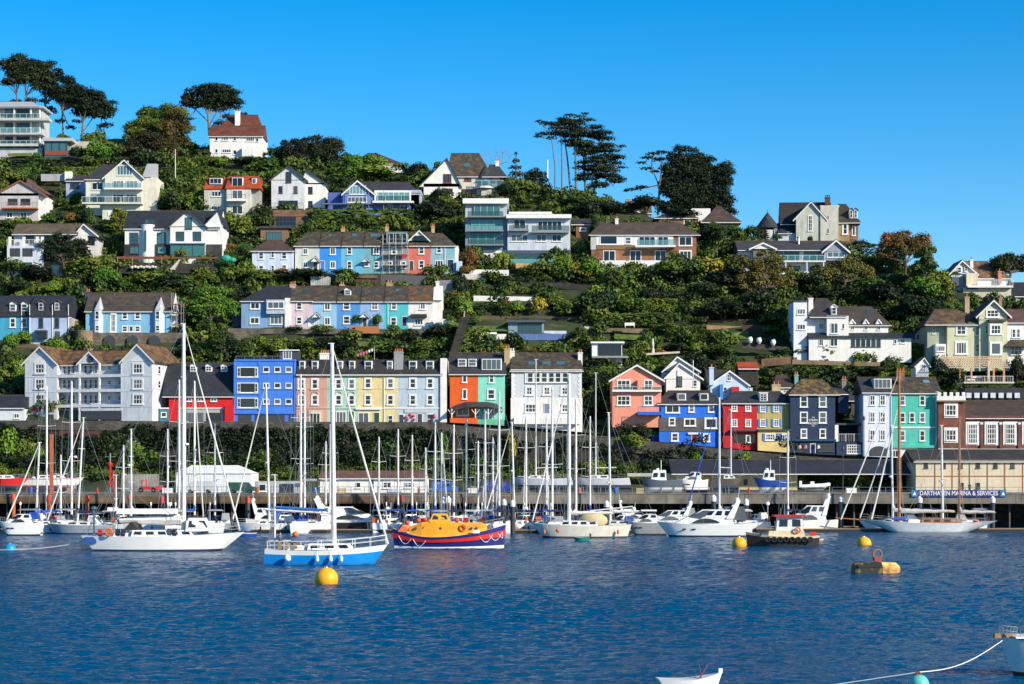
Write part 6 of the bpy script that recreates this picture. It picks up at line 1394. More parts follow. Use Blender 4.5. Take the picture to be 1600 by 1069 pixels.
big_tree('cedar_tree', 'flat layered cedar left of the great dark round tree', 'tree', 478, [[(1028, 330, 4), (1030, 290, 3), (1034, 262, 1.8)], [(1030, 285, 2), (1018, 262, 1.2), (1008, 255, .8)]],
  [(1012, 248, 14, 3), (1003, 254, 9, 2.5), (1020, 241, 12, 3), (1030, 250, 14, 4), (1010, 263, 12, 2.5), (1022, 268, 10, 3), (1034, 238, 12, 3.5), (990, 296, 14, 2.5), (1003, 293, 12, 3), (980, 298, 7, 1.8), (1040, 262, 12, 6), (1045, 275, 12, 8)], FOLD, BARKP, leaf=.42, dens=46, depth=.8)
big_tree('conifer', 'pointed dark conifer right of the steep gabled white house', 'tree', 458, [[(806, 310, 3), (806, 275, 2), (806, 242, .8)]], [(806, 242, 3, 5), (806, 252, 7, 5), (805, 262, 11, 5), (807, 272, 14, 6), (805, 284, 17, 7), (812, 296, 22, 8), (790, 300, 14, 7)], FOLD, BARK, leaf=.42, dens=40)
big_tree('broadleaf_tree', 'dark bushy tree between the pointed conifer and the white flagpole', 'tree', 456, [[(838, 312, 3), (838, 280, 2), (838, 268, 1)]], fill(838, 288, 22, 18, 16, 9, 33, .8) + [(838, 266, 6, 4)], FOLD, BARK, leaf=.42, dens=40)
# the bare tree behind the steep gabled house
bt = thing('bare_tree', 'leafless twisted tree behind the steep gabled white house', 'tree', P(775, 285, 470)); m = MB(); s_ = 470/F
def br(x, z, a, L, r, k, y=0):
    x2, z2 = x+L*math.cos(a), z+L*math.sin(a); y2 = y + (random.random()-.5)*L*.6
    m.tube([(x, y, z), ((x+x2)/2+(random.random()-.5)*L*.15, (y+y2)/2, (z+z2)/2), (x2, y2, z2)], r, 5, r*.6)
    if k:
        for da in ((-.55, .5) if k % 2 else (-.7, .05, .65)): br(x2, z2, a+da+(random.random()-.5)*.3, L*.72, r*.6, k-1, y2)
br(0, -1, 1.6, 3.2, .28, 5); m.build('branches', plain((.30, .20, .15), .9, name='bark'), bt)
fp = MB().tube([(0, 0, -1), (0, 0, 9.6)], .22, 8, .14).build('flagpole', TRIM); fp.location = P(855.5, 312, 462); tag(fp, 'plain white flagpole standing on the ridge left of the tall cedars', 'pole')
fp = MB().tube([(0, 0, -1), (0, 0, 8)], .1, 6, .07).build('flagpole', TRIM); fp.location = P(274, 286, 452); tag(fp, 'slim pale pole on the slope right of the cream gabled house', 'pole')

# ---------------- placed plants (foot px, foot py, width, height)
for a in (
 # far left slope
 ('bright', 150, 254, 40, 34), ('bush', 122, 250, 26, 24), ('bright', 59, 256, 22, 18), ('bright', 96, 224, 18, 16), ('bush', 30, 290, 40, 26), ('bush', 55, 300, 30, 34), ('hedge', 60, 262, 90, 9), ('hedge', 130, 274, 80, 10),
 ('bush', 335, 256, 30, 12), ('bush', 350, 258, 20, 16), ('bright', 346, 262, 24, 16), ('hedge', 300, 262, 40, 12), ('hedge', 305, 290, 70, 20), ('bush', 395, 258, 60, 14), ('bush', 410, 272, 60, 22), ('bright', 425, 266, 26, 22), ('bush', 250, 298, 30, 22),
 ('bright', 250, 322, 26, 34), ('bush', 272, 332, 46, 38), ('bush', 295, 328, 30, 30), ('bush', 308, 312, 20, 30), ('tree', 185, 366, 22, 34), ('bright', 76, 350, 26, 18), ('autumn', 108, 350, 24, 20), ('bush', 135, 352, 26, 30), ('bright', 40, 352, 24, 14), ('bright', 15, 352, 24, 10),
 ('bush', 372, 372, 50, 40), ('bush', 355, 352, 34, 18), ('bush', 395, 356, 34, 28), ('autumn', 362, 396, 20, 18), ('bright', 382, 402, 28, 24), ('bush', 365, 412, 40, 14), ('hedge', 565, 355, 128, 21), ('bush', 520, 350, 30, 16), ('bush', 540, 294, 28, 20), ('bush', 620, 290, 60, 12), ('hedge', 600, 282, 110, 9), ('bush', 655, 285, 30, 22), ('dark', 655, 274, 26, 22),
 ('bright', 575, 282, 90, 24), ('bush', 690, 316, 32, 24), ('bright', 690, 318, 20, 16), ('dark', 675, 345, 60, 34), ('bush', 700, 330, 30, 24), ('bush', 790, 305, 26, 22),
 ('bush', 790, 300, 30, 24), ('bush', 870, 312, 40, 14), ('bush', 905, 325, 60, 20), ('dark', 920, 345, 50, 34), ('dark', 955, 335, 46, 22), ('bush', 930, 372, 16, 40), ('dark', 1010, 330, 60, 26), ('dark', 1065, 345, 60, 20),
 ('hedge', 830, 320, 90, 9), ('bush', 890, 366, 20, 24), ('bush', 905, 400, 30, 24),
 # mid left
 ('bush', 20, 432, 50, 30), ('dark', 60, 440, 60, 30), ('bush', 130, 430, 60, 32), ('autumn', 142, 424, 22, 20), ('bright', 165, 452, 44, 40), ('bush', 165, 420, 30, 24), ('bright', 84, 462, 28, 24), ('bright', 42, 462, 16, 12), ('dark', 30, 460, 46, 20), ('bush', 200, 428, 50, 20), ('bush', 225, 446, 60, 24), ('bush', 275, 452, 60, 26), ('bright', 195, 452, 24, 18), ('hedge', 290, 428, 110, 12), ('bush', 325, 446, 40, 22), ('bright', 350, 430, 46, 26), ('bush', 380, 440, 40, 26), ('bright', 388, 424, 26, 22), ('dark', 360, 470, 40, 30), ('bush', 410, 440, 46, 20), ('dark', 470, 442, 90, 22), ('autumn', 440, 432, 30, 14), ('bush', 540, 436, 40, 18),
 ('bright', 90, 556, 34, 30), ('yellow', 95, 552, 26, 20), ('bright', 37, 538, 28, 22), ('bright', 18, 550, 30, 30), ('bush', 25, 580, 36, 30), ('bright', 30, 600, 26, 40), ('dark', 20, 625, 34, 26), ('bright', 285, 552, 20, 14), ('bush', 300, 540, 34, 22), ('dark', 300, 558, 40, 20), ('bush', 320, 520, 30, 26), ('bush', 165, 552, 30, 8), ('bright', 202, 548, 12, 12),
 ('bush', 402, 548, 40, 26), ('bush', 430, 556, 50, 26), ('bush', 380, 560, 40, 24), ('bush', 480, 552, 60, 26), ('dark', 520, 556, 60, 30), ('bush', 600, 556, 70, 28), ('bush', 660, 552, 60, 22), ('yellow', 650, 556, 36, 14), ('bright', 615, 520, 26, 14), ('dark', 640, 536, 40, 24), ('dark', 690, 528, 50, 24), ('bright', 559, 509, 20, 20), ('bright', 590, 512, 20, 23), ('bush', 500, 520, 36, 14), ('dark', 460, 522, 30, 14), ('bush', 545, 528, 40, 14),
 ('dark', 720, 470, 24, 42), ('autumn', 712, 472, 18, 22), ('bright', 724, 500, 26, 34), ('bush', 700, 500, 26, 18), ('autumn', 737, 420, 28, 34), ('autumn', 730, 432, 22, 20), ('bright', 785, 415, 28, 22), ('bush', 760, 440, 34, 16), ('bright', 800, 410, 16, 14), ('autumn', 815, 422, 18, 12), ('bush', 855, 425, 28, 14), ('bright', 880, 425, 34, 26), ('yellow', 905, 440, 40, 30), ('bright', 925, 440, 50, 40), ('bush', 965, 440, 40, 24), ('autumn', 985, 432, 24, 18), ('yellow', 842, 492, 30, 28), ('autumn', 788, 482, 20, 16), ('bright', 806, 492, 26, 22), ('bush', 755, 488, 30, 16), ('bush', 870, 480, 30, 18), ('bright', 885, 488, 26, 20),
 ('bright', 722, 562, 20, 22), ('autumn', 754, 560, 26, 16), ('yellow', 786, 556, 26, 20), ('bush', 820, 562, 60, 16), ('yellow', 822, 556, 18, 16), ('autumn', 836, 556, 20, 12), ('bush', 870, 562, 50, 14), ('bright', 732, 530, 16, 20), ('bright', 745, 508, 20, 14),
 # centre right
 ('bush', 940, 500, 60, 50), ('bush', 985, 495, 50, 36), ('bright', 930, 478, 40, 34), ('dark', 1015, 480, 40, 34), ('hedge', 1020, 488, 60, 16), ('hedge', 1000, 508, 80, 14), ('hedge', 1065, 480, 46, 18), ('hedge', 1080, 526, 26, 14), ('hedge', 1090, 544, 20, 16), ('dark', 1100, 472, 60, 32), ('dark', 1130, 500, 70, 38), ('bush', 1105, 500, 30, 20), ('bush', 1150, 496, 50, 30), ('dark', 1185, 500, 60, 50), ('bush', 1215, 510, 50, 40), ('bush', 1040, 520, 50, 16), ('autumn', 1035, 510, 14, 20), ('bright', 1010, 535, 24, 14), ('bush', 1000, 560, 40, 30), ('dark', 985, 552, 36, 20), ('autumn', 1030, 560, 30, 16), ('bright', 1020, 570, 24, 12), ('bush', 1060, 548, 40, 14), ('dark', 1085, 580, 50, 30), ('bush', 1120, 560, 70, 24), ('bright', 1120, 536, 30, 16), ('bush', 1140, 585, 30, 34), ('dark', 1105, 600, 50, 40), ('dark', 1180, 590, 40, 14), ('bush', 940, 600, 60, 30), ('bush', 930, 575, 40, 16), ('autumn', 958, 580, 24, 16), ('dark', 930, 610, 50, 30), ('autumn', 918, 570, 14, 16), ('bush', 1025, 590, 30, 16),
 ('yellow', 1105, 440, 60, 40), ('bright', 1085, 425, 30, 26), ('bush', 1060, 440, 70, 40), ('bush', 1030, 440, 50, 20), ('dark', 1135, 455, 60, 40), ('tree', 1120, 400, 30, 46), ('bright', 1145, 372, 24, 22), ('dark', 1110, 380, 50, 30), ('bush', 1160, 395, 30, 24), ('bush', 1175, 374, 34, 22), ('conifer', 1196, 374, 12, 18), ('dark', 1266, 378, 10, 10), ('bright', 1214, 376, 16, 10), ('bush', 1135, 372, 26, 14),
 # right
 ('hedge', 1365, 405, 80, 18), ('dark', 1345, 392, 40, 18), ('hedge', 1400, 560, 60, 18), ('hedge', 1430, 562, 30, 18), ('hedge', 1340, 550, 170, 7), ('dark', 1420, 546, 20, 9), ('bush', 1450, 556, 26, 22), ('bright', 1350, 455, 60, 22), ('dark', 1380, 480, 70, 40), ('dark', 1290, 470, 60, 26), ('dark', 1330, 470, 70, 26), ('bush', 1310, 455, 30, 14), ('bush', 1265, 455, 50, 30), ('dark', 1425, 500, 60, 40), ('bush', 1395, 450, 50, 24), ('bright', 1440, 470, 50, 40), ('tree', 1445, 470, 40, 70), ('bush', 1470, 460, 40, 40), ('dark', 1460, 500, 50, 36), ('bush', 1484, 484, 36, 18), ('bush', 1480, 440, 34, 20), ('dark', 1530, 482, 60, 12), ('bush', 1500, 486, 40, 12),
 ('bush', 1260, 600, 30, 30), ('bright', 1248, 590, 26, 24), ('bush', 1290, 590, 60, 22), ('bright', 1340, 585, 26, 24), ('bush', 1320, 600, 60, 20), ('autumn', 1315, 606, 24, 20), ('dark', 1360, 590, 50, 20), ('bush', 1395, 585, 40, 20), ('bright', 1380, 600, 30, 20), ('bush', 1415, 592, 34, 14), ('dark', 1470, 590, 40, 40), ('bush', 1495, 612, 36, 44), ('bush', 1480, 575, 30, 18), ('bright', 1455, 590, 22, 12), ('autumn', 1520, 558, 20, 14), ('bright', 1572, 560, 24, 10), ('autumn', 1500, 560, 30, 8), ('bright', 1500, 556, 18, 8), ('dark', 1590, 600, 24, 50), ('bush', 1225, 560, 26, 20), ('dark', 1250, 556, 34, 12), ('bush', 1240, 545, 20, 14)):
    plant(*a)
link('crown', leaf_mesh('fronds', leaves(700, [(.5, 0, 6.4)], [(1.5, 1.5, 1.3)], .5), FOLB), pt_)
# ---------------- the bank between the street wall and the boatyard
r_ = random.Random(5)
def bank(px, py, w_, h_, kind, D):
    top = py - h_; D = D; gz = ground_z(px, D) - .3; py = HY - (gz - CH) * F / D; h_ = max(14, (py - top) / 1.2)
    t = plant(kind, px, py, w_, h_, D=D, label=describe(px, py, w_, KINDW[kind][2] + ' on shaded boatyard bank'), group=None)
for k, px in enumerate(range(-20, 1010, 19)):
    if 505 < px < 650 and k % 3 == 2: continue
    kind = r_.choice(['bush', 'dark', 'bright', 'dark', 'bush', 'dark', 'dark'])  # mostly dark kinds: the shade on the bank is put into leaf colour
    hi = 92 if px < 250 else (84 if px < 500 else (96 if px < 640 else 62))
    w_ = r_.uniform(34, 56) if px < 650 else r_.uniform(28, 44)
    bank(px + r_.uniform(-5, 5), 770, w_, r_.uniform(hi*.68, hi*1.05), kind, 336 + 2.4 * r_.random())
for px, py, w_, h_, kd, D_ in ((12, 768, 40, 112, 'bright', 338.2), (34, 768, 40, 96, 'bush', 338.6), (205, 770, 34, 92, 'bright', 338), (300, 770, 44, 80, 'dark', 338), (692, 760, 22, 96, 'bright', 338.6), (800, 700, 18, 34, 'yellow', 338.9), (1090, 752, 20, 56, 'bright', 338.4), (1163, 752, 26, 58, 'bright', 338.4), (975, 690, 40, 36, 'dark', 340.8), (1000, 694, 36, 40, 'dark', 341), (1215, 760, 24, 54, 'bush', 338.6), (985, 696, 50, 30, 'bush', 340.4), (1245, 760, 30, 56, 'dark', 338.5), (1340, 764, 44, 40, 'bush', 334), (1390, 764, 40, 34, 'dark', 334), (1290, 764, 40, 34, 'dark', 334)):
    bank(px, py, w_, h_, kd, D_)
FOLI = foliage([(.12, (.006, .012, .005)), (.5, (.014, .028, .008)), (.75, (.04, .06, .014)), (.95, (.10, .09, .02))], name='ivy')  # darkened leaf stops carry the shade that lies on the bank
def ivy():
    r = np.random.default_rng(21); c = []; q = []
    for i in range(420):
        px = r.uniform(-60, 700) if i < 330 else r.uniform(700, 1240); wt = lerp([(a, b) for a, b, _ in WALLP], px) + 14
        py = wt + abs(r.normal()) * 16 + (0 if px < 60 or 180 < px else 12); py = min(py, wt + 36)
        if px > 700 and r.random() < .5: px = r.choice([745, 815, 1090, 1163, 1220]) + r.normal()*9
        p = P(px, py, 339.1); c.append(tuple(p)); k = r.uniform(.6, 1.5); q.append((k*1.2, .45, k))
    tag(link('wall_ivy', leaf_mesh('wall_ivy', leaves(26000, c, q, .4), FOLI)), 'ivy and creepers hanging over the street retaining wall', 'ivy', kind='stuff')
ivy()
# ---------------- undergrowth: one mass of low leafy cover over the hillside
def undergrowth():
    allv = []; base = [leaves(230, *bush_lobes(6, 4, 2.6, 900+i), .42) for i in range(6)]
    r = np.random.default_rng(3)
    def covered(px, py):
        for h in HOUSES:
            x0, y0, x1, y1 = h.box
            if x0-1 < px < x1+1 and h.yb-9 < py+0 < h.yb+(16 if h.yb < 275 or 450 < h.yb < 458 else 7) and x0 < 1e8: return True
        for x0, y0, x1, y1 in NOGROW:
            if x0-2 < px < x1+2 and y0 < py < y1: return True
        return False
    D = 353.0
    while D < 505:
        px = -260.0
        while px < 1860:
            p = px + r.uniform(-12, 12); d = D + r.uniform(-3, 3); px += 15
            Dr = D_of(p, lerp(RIDGE, p))
            if d > Dr + 8: continue
            py = py_of(p, min(d, Dr))
            if covered(p, py): continue
            x = (p-800)*d/F; z = ground_z(p, d)
            k = .5 + 1.0*r.random()**2; a = r.random()*6.28; ca, sa = math.cos(a), math.sin(a)
            v = base[r.integers(0, 6)] * np.array([k*1.1, k*1.1, k*(.75+.7*r.random())])
            v = v @ np.array([[ca, sa, 0], [-sa, ca, 0], [0, 0, 1]]) + np.array([x, d, z-.3]); allv.append(v)
        D += 2.2
    # the bank below the street
    for px in np.arange(-250, 1900, 9.0):
        for dd, in ((334,), (336,), (337.6,)):
            if px > 1435: continue
            d = dd + r.uniform(-.6, .6); x = (px-800)*d/F; z = ground_z(px, d); k = .5+.4*r.random()
            if 640 < px and r.random() < .3: continue
            allv.append(base[r.integers(0, 6)] * np.array([k, k*.7, k*1.1]) + np.array([x, d, z-.2]))
    me = leaf_mesh('undergrowth', np.concatenate(allv), FOLU)
    tag(link('undergrowth', me), 'low green shrubs and ivy covering the hillside between the houses', 'undergrowth', kind='stuff')
    print('undergrowth clumps', len(allv))
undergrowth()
# ================================================================ boats
HULLW = plain((.86, .85, .81), .25, name='gelcoat', mott=.03); DECKW = plain((.72, .71, .66), .5, name='deck'); ALU = plain((.74, .74, .72), .35, .0, name='mast_paint')
CANW = plain((.74, .73, .69), .8, name='canvas'); NAVYC = plain((.012, .018, .07), .8, name='navy_canvas'); BLUC = plain((.015, .08, .45), .8, name='blue_canvas'); BLKC = plain((.01, .01, .012), .7, name='black_canvas')
VARN = plain((.42, .15, .03), .3, name='varnish'); ORNG = plain((.80, .13, .02), .6, name='orange'); TEAK = plain((.34, .21, .11), .7, name='teak'); WIRE = plain((.38, .38, .38), .4, .5, name='wire'); RDS = plain((.66, .02, .015), .4); GREYH = plain((.30, .33, .37), .4); TEALC = plain((.02, .28, .24), .7)
def hull(parent, L, B, fb, mats, draft=.35, sheer=.35, rake=.9, stern=.62, transom_rake=.3, stripe=None, boot=None, flare=.12, name='hull', n=20, full=.5, counter=0.0, sternsheer=.12, srow=.82):
    """bow towards +x; mats: topsides; stripe/boot: (height fraction 0..1 band, material)"""
    rows = [-.9, -.5, 0.0, .12, .5 if srow > .6 else .35, srow, 1.0]; m = MB(); V = []; K = len(rows)
    for i in range(n+1):
        t = i/n
        beam = B/2 * (stern + (1-stern)*math.sin(min(1, t/full)*math.pi/2)) if t < full else B/2 * math.cos((t-full)/(1-full)*math.pi/2)**.75
        zt = fb + sheer*max(0, (t-.35)/.65)**2*fb + sternsheer*fb*max(0, (.35-t)/.35)**2
        for r_i, q in enumerate(rows):
            z = q*draft if q < 0 else q*zt
            f = 1 - flare*(1-max(0, q)) if q >= 0 else (1-flare)*(1-(-q)**1.6*.9)
            zz = max(0, q); xr = L*(t-.5)
            if t > .6: xr -= rake*(1-zz)*((t-.6)/.4)**2
            if t < .3: xr += (transom_rake + counter)*(1-zz)*((.3-t)/.3)
            V.append((xr, beam*f, z))
    nn = len(V); m.v = V + [(x, -y, z) for x, y, z in V]
    ms = [mats]
    def slot(mm):
        if mm not in ms: ms.append(mm)
        return ms.index(mm)
    for i in range(n):
        for j in range(K-1):
            a, b, c, d = i*K+j, (i+1)*K+j, (i+1)*K+j+1, i*K+j+1
            mi = 0
            if j <= 1 or (boot and j == 2): mi = slot(boot or mats)
            if stripe and j == K-2: mi = slot(stripe)
            m.f += [(a, d, c, b), (nn+a, nn+b, nn+c, nn+d)]; m.m += [mi, mi]
        a, b = i*K+K-1, (i+1)*K+K-1; m.f.append((a, nn+a, nn+b, b)); m.m.append(slot(DECKW))
    m.f.append(tuple([j for j in range(K)] + [nn+j for j in range(K-1, -1, -1)])); m.m.append(0)
    return m.build(name, ms, parent, True)
def rig(b, x, H, r=.13, boom=None, bm=ALU, sail=NAVYC, deckz=1.3, L=10, B=3, mat=ALU, spread=(.42, .7), furl=True, lean=0, fore=None, back=None, radar=None, sailr=.22, name='mast', furlm=None):
    """mast at x, height H above deck; forestay to the bow, backstay to the stern, shrouds to the sides"""
    top = (x+lean, 0, deckz+H)
    mast = MB().tube([(x, 0, deckz-.3), (x+lean*.5, 0, deckz+H*.5), top], [r, r*.95, r*.72], 8).box(top[0]-.35, top[0]+.25, -.04, .04, top[2], top[2]+.07).build(name, mat, b, True)
    sp = MB()
    for q in spread:
        z = deckz+H*q; sp.tube([(x+lean*q, -B*.36, z+.1), (x+lean*q, 0, z), (x+lean*q, B*.36, z+.1)], .045, 5)
    sp.build('spreaders', mat, mast)
    st = MB(); w_ = .024
    fx = L*.49 if fore is None else fore; bx = -L*.48 if back is None else back
    st.tube([(bx, 0, deckz), top], w_, 4)
    for s_ in (-1, 1):
        pts = [(x-.15, s_*B*.42, deckz)] + [(x+lean*q, s_*B*.36, deckz+H*q) for q in spread] + [top]
        st.tube(pts, w_, 4).tube([(x-.6, s_*B*.4, deckz), (x+lean*spread[0], 0, deckz+H*spread[0])], w_, 4)
    st.build('rigging', WIRE, b)
    if furl: MB().tube([(fx, 0, deckz+.25), ((fx+top[0])/2, 0, (deckz+top[2])/2), (top[0]*.97+fx*.03, 0, top[2]*.97)], [.11, .10, .04], 6).build('furled_jib', furlm or CANW, b, True)
    else: MB().tube([(fx, 0, deckz), top], w_, 4).build('forestay', WIRE, b)
    if boom:
        bz = deckz+1.25
        MB().tube([(x, 0, bz), (x-boom, 0, bz+.1)], .08, 6).build('boom', mat, b)
        if sail:
            n = 8; MB().tube([(x-.02, 0, bz+1.1), (x-.18, 0, bz+.55)] + [(x-.2-(boom-.4)*i/n, 0, bz+.22+.05*math.sin(i*2.2)) for i in range(n+1)], [.1, .2] + [sailr*(1.1-.5*i/n) for i in range(n+1)], 8).build('sail_cover', sail, b, True)
    if radar:
        z = deckz+H*radar; MB().lathe([(.05, 0), (.26, .02), (.28, .16), (.2, .24)], (x+.34, 0, z), 10).box(x, x+.4, -.05, .05, z-.08, z).build('radar', TRIM, b, True)
    return mast
def rails(b, L, B, fb, sheer=.35, h=.6, mat=WIRE, th=1.0, x0=-.48, x1=.5, full=.5, stern=.62):
    def edge(t): 
        bm_ = B/2*(stern+(1-stern)*math.sin(min(1, t/full)*math.pi/2)) if t < full else B/2*math.cos((t-full)/(1-full)*math.pi/2)**.75
        return bm_*.94, fb + sheer*max(0, (t-.35)/.65)**2*fb
    m = MB(); n = max(6, int(L*(x1-x0)/1.6))
    for s_ in (-1, 1):
        top = []; mid = []
        for i in range(n+1):
            t = x0+.5+(x1-x0)*i/n; t = min(.985, max(0.01, t)); bw, z = edge(t); X = L*(t-.5)
            m.tube([(X, s_*bw, z), (X, s_*bw, z+h)], .018*th, 4); top.append((X, s_*bw, z+h)); mid.append((X, s_*bw, z+h*.5))
        m.tube(top, .016*th, 4).tube(mid, .012*th, 4)
    m.tube([(L*(min(.985, x1+.5)-.5), -edge(.985)[0], edge(.985)[1]+h), (L*.492, 0, edge(1)[1]+h), (L*.485, edge(.985)[0], edge(.985)[1]+h)], .02, 4)
    m.build('guard_rails', mat, b)
def cabin(b, x0, x1, w_, z0, z1, mat=HULLW, slope=.5, back=.15, wins=True, name='coachroof', winh=.5):
    a = (z1-z0)
    m = MB(); V = [(x0, w_/2, z0), (x1, w_*.36, z0), (x1, -w_*.36, z0), (x0, -w_/2, z0), (x0+back, w_*.43, z1), (x1-slope, w_*.3, z1), (x1-slope, -w_*.3, z1), (x0+back, -w_*.43, z1)]
    m._add(V, [(0,1,2,3), (4,7,6,5), (0,4,5,1), (1,5,6,2), (2,6,7,3), (3,7,4,0)]); c = m.build(name, mat, b)
    if wins:
        for s_ in (-1, 1):
            g = MB(); n = max(2, int((x1-x0)/1.3))
            for i in range(n):
                t0, t1 = (i+.18)/n, (i+.82)/n
                def pt(t, u):
                    X0 = x0+(x1-x0)*t; X1 = x0+back+(x1-slope-x0-back)*t; w0 = w_/2+(w_*.36-w_/2)*t; w1 = w_*.43+(w_*.3-w_*.43)*t
                    return (X0+(X1-X0)*u, s_*(w0+(w1-w0)*u+.02), z0+a*u)
                q = [pt(t0, .3), pt(t1, .3), pt(t1, .3+winh), pt(t0, .3+winh)]; g.quad(*(q if s_ < 0 else q[::-1]))
            g.build('cabin_windows', GLASS, c)
    return c
def boat(label, px, wl, rz, name='sailing_yacht', cat='sailboat', group=None, z=0, D=None):
    D = D or CH*F/(wl-HY); o = P(px, 0, D); return thing(name, label, cat, (o.x, D, z), R(rz), group), D
def fenders(b, xs, y, z, mat=HULLW, r=.16, h=.6):
    for x in xs:
        f = MB().lathe([(r*.3, 0), (r, .12), (r, h-.12), (r*.3, h), (.03, h+.1)], (0, 0, 0), 8).tube([(0, 0, h), (0, .1, h+.5)], .015, 4).build('fender', mat, b, True); f.location = (x, y, z)

# -- big white yacht
b, D = boat('large white sailing yacht with very tall mast and furled sail moored at the left front', 256, 860.5, 0)
k = D/F; L = 253*k; MX = (287-256)*k
hull(b, L, 4.6, 1.65, HULLW, stripe=None, rake=2.6, transom_rake=-1.3, counter=2.8, stern=.5, full=.48, sheer=.28, boot=plain((.03, .04, .08)), draft=.3, sternsheer=.05)
MB().box(-L*.47, -L*.40, -1.42, 1.42, .9, 1.6).build('blue_transom', plain((.03, .10, .38)), b)
cabin(b, -3.4, 3.6, 3.2, 1.65, 2.35); cabin(b, -5.5, -3.3, 2.8, 1.6, 2.05, wins=False, name='cockpit_coaming')
cabin(b, -4.4, -2.6, 2.5, 2.3, 3.3, BLKC, .3, .9, False, 'spray_hood')
rig(b, MX, 23.6, .26, 7.4, sail=CANW, deckz=2.0, L=L, B=4.6, spread=(.3, .52, .74), fore=L*.47, radar=.42, sailr=.62)
rig(b, -5.4, 6.8, .09, 2.0, sail=None, deckz=1.7, L=L, B=2.6, spread=(.6,), furl=False, fore=MX-.3, name='mizzen_mast')
rails(b, L, 4.6, 1.7, .28, .7, th=1.5, mat=METAL, full=.48, stern=.5)
cabin(b, 2.6, 5.6, 2.3, 2.2, 3.7, CANW, .9, .3, True, 'pilot_canopy'); MB().prismx([(-.9, 4.15), (.9, 4.15), (.12, 4.75), (-.12, 4.75)], -5.2, 1.6).build('boom_tent', CANW, b)
for x, c_ in ((-5.2, BLKC), (-4.6, NAVYC), (-6.3, TEAK), (-7.2, RDS), (.6, DKGREY), (1.2, BLKC)): MB().box(x, x+.45, -1.3, -.8, 1.7, 2.5).build('deck_gear', c_, b)
MB().torus((-L*.315, -2.1, 2.15), .36, .1, 'y', 14, 6).build('lifebuoy', ORNG, b, True)
MB().box(-7.9, -7.7, -.5, -.3, 1.6, 4.6).sphere((-7.8, -.4, 4.8), .35, .2, .25, 8, 5).build('wind_vane', METAL, b); MB().box(-6.6, -5.4, -1.2, 1.2, 3.2, 3.28).build('solar_panel', DKGREY, b)
MB().tube([(-5.6, -1.4, 1.7), (-5.6, -1.4, 3.9), (-5.6, 1.4, 3.9), (-5.6, 1.4, 1.7)], .05, 5).build('gantry', METAL, b); MB().box(-6.2, -5.2, -.9, .2, 4.5, 4.9).build('white_canister', HULLW, b)
# -- bright blue ketch in front
b, D = boat('small sailing yacht with bright blue hull, white fenders and one tall mast at the front', 511, 881.5, 0)
k = D/F; L = 190*k; SKY = plain((.01, .27, .74), .3)
hull(b, L, 3.6, 1.35, SKY, stripe=HULLW, rake=1.3, transom_rake=-.1, stern=.6, full=.52, sheer=.42, boot=plain((.02, .2, .55)), draft=.3, flare=.16, srow=.68)
cabin(b, -1.8, 2.6, 2.5, 1.4, 2.0); cabin(b, -3.8, -1.9, 2.3, 1.4, 2.0, wins=False, name='cockpit_coaming')
cabin(b, -3.4, -1.8, 2.2, 1.95, 2.75, plain((.08, .12, .22), .8), .3, .6, False, 'spray_hood')
rig(b, (522-511)*k, 19.6, .24, None, deckz=1.7, L=L, B=3.6, spread=(.36, .66), fore=L*.50, furl=True, lean=-.22)
rig(b, -L*.43, 7.2, .10, None, deckz=1.4, L=L, B=2.2, spread=(.7,), furl=False, fore=-.4, name='mizzen_mast')
MB().tube([(.4, 0, 4.9), (-6.2, 0, 5.3)], .09, 6).build('boom', ALU, b); MB().tube([(0, 0, 5.2), (-5.0, 0, 5.5)], .13, 6).build('sail_cover', plain((.03, .14, .5), .8), b)
rails(b, L, 3.6, 1.4, .42, .85, mat=HULLW, th=2.2, full=.52, stern=.6)
fenders(b, (-.75, .55, 1.55), -1.95, .28); MB().sphere((-3.6, -1.85, .65), .34, .3, .34, 10, 7).build('round_fender', HULLW, b, True); MB().sphere((-3.0, -.6, 2.9), .3, .3, .3, 10, 6).build('orange_buoy', ORNG, b, True)
for x in (-4.6, -3.9, -3.1): MB().box(x, x+.35, -1.35, -1.2, 1.5, 2.2).build('cockpit_locker', TEAK, b)
text_on(b, 'SPRITE', 1.05, .95, .34, HULLW, y=-1.86) if False else None
# -- lifeboat
b, D = boat('orange and navy lifeboat with white keel and looped grab lines', 702, 856, 0, 'lifeboat', 'lifeboat')
k = D/F; L = 177*k; NV = plain((.015, .02, .16), .35); 
hull(b, L, 3.9, 1.3, NV, stripe=NV, rake=.25, transom_rake=.2, stern=.22, full=.5, sheer=1.1, boot=HULLW, draft=.3, flare=.1, sternsheer=.8)
m = MB()
for s_ in (-1, 1):
    for i in range(20):
        def ed(t):
            bm_ = 1.95*(.22+.78*math.sin(min(1, t/.5)*math.pi/2)) if t < .5 else 1.95*math.cos((t-.5)/.5*math.pi/2)**.75
            z = 1.3*(1 + 1.1*max(0, (t-.35)/.65)**2 + .8*max(0, (.35-t)/.35)**2)
            return (L*(t-.5), s_*(bm_*.985+.04), z*.52), (L*(t-.5), s_*(bm_+.05), z*.78)
        a, c = ed(i/20), ed((i+1)/20); q = [a[0], c[0], c[1], a[1]]; m.quad(*(q if s_ < 0 else q[::-1]))
m.build('red_band', RDS, b)
OY = plain((.86, .36, .015), .45); 
m = MB(); prof = [(-4.7, .95, 1.25, 2.45), (-3.2, 1.3, 1.25, 3.0), (-1.6, 1.4, 1.25, 3.15), (.8, 1.35, 1.25, 2.95), (3.7, 1.05, 1.4, 2.95), (4.4, .85, 1.5, 2.75)]
vs = []
for x, hw, z0, z1 in prof: vs += [(x, -hw, z0), (x, -hw*.92, z1-.35), (x, -hw*.6, z1), (x, hw*.6, z1), (x, hw*.92, z1-.35), (x, hw, z0)]
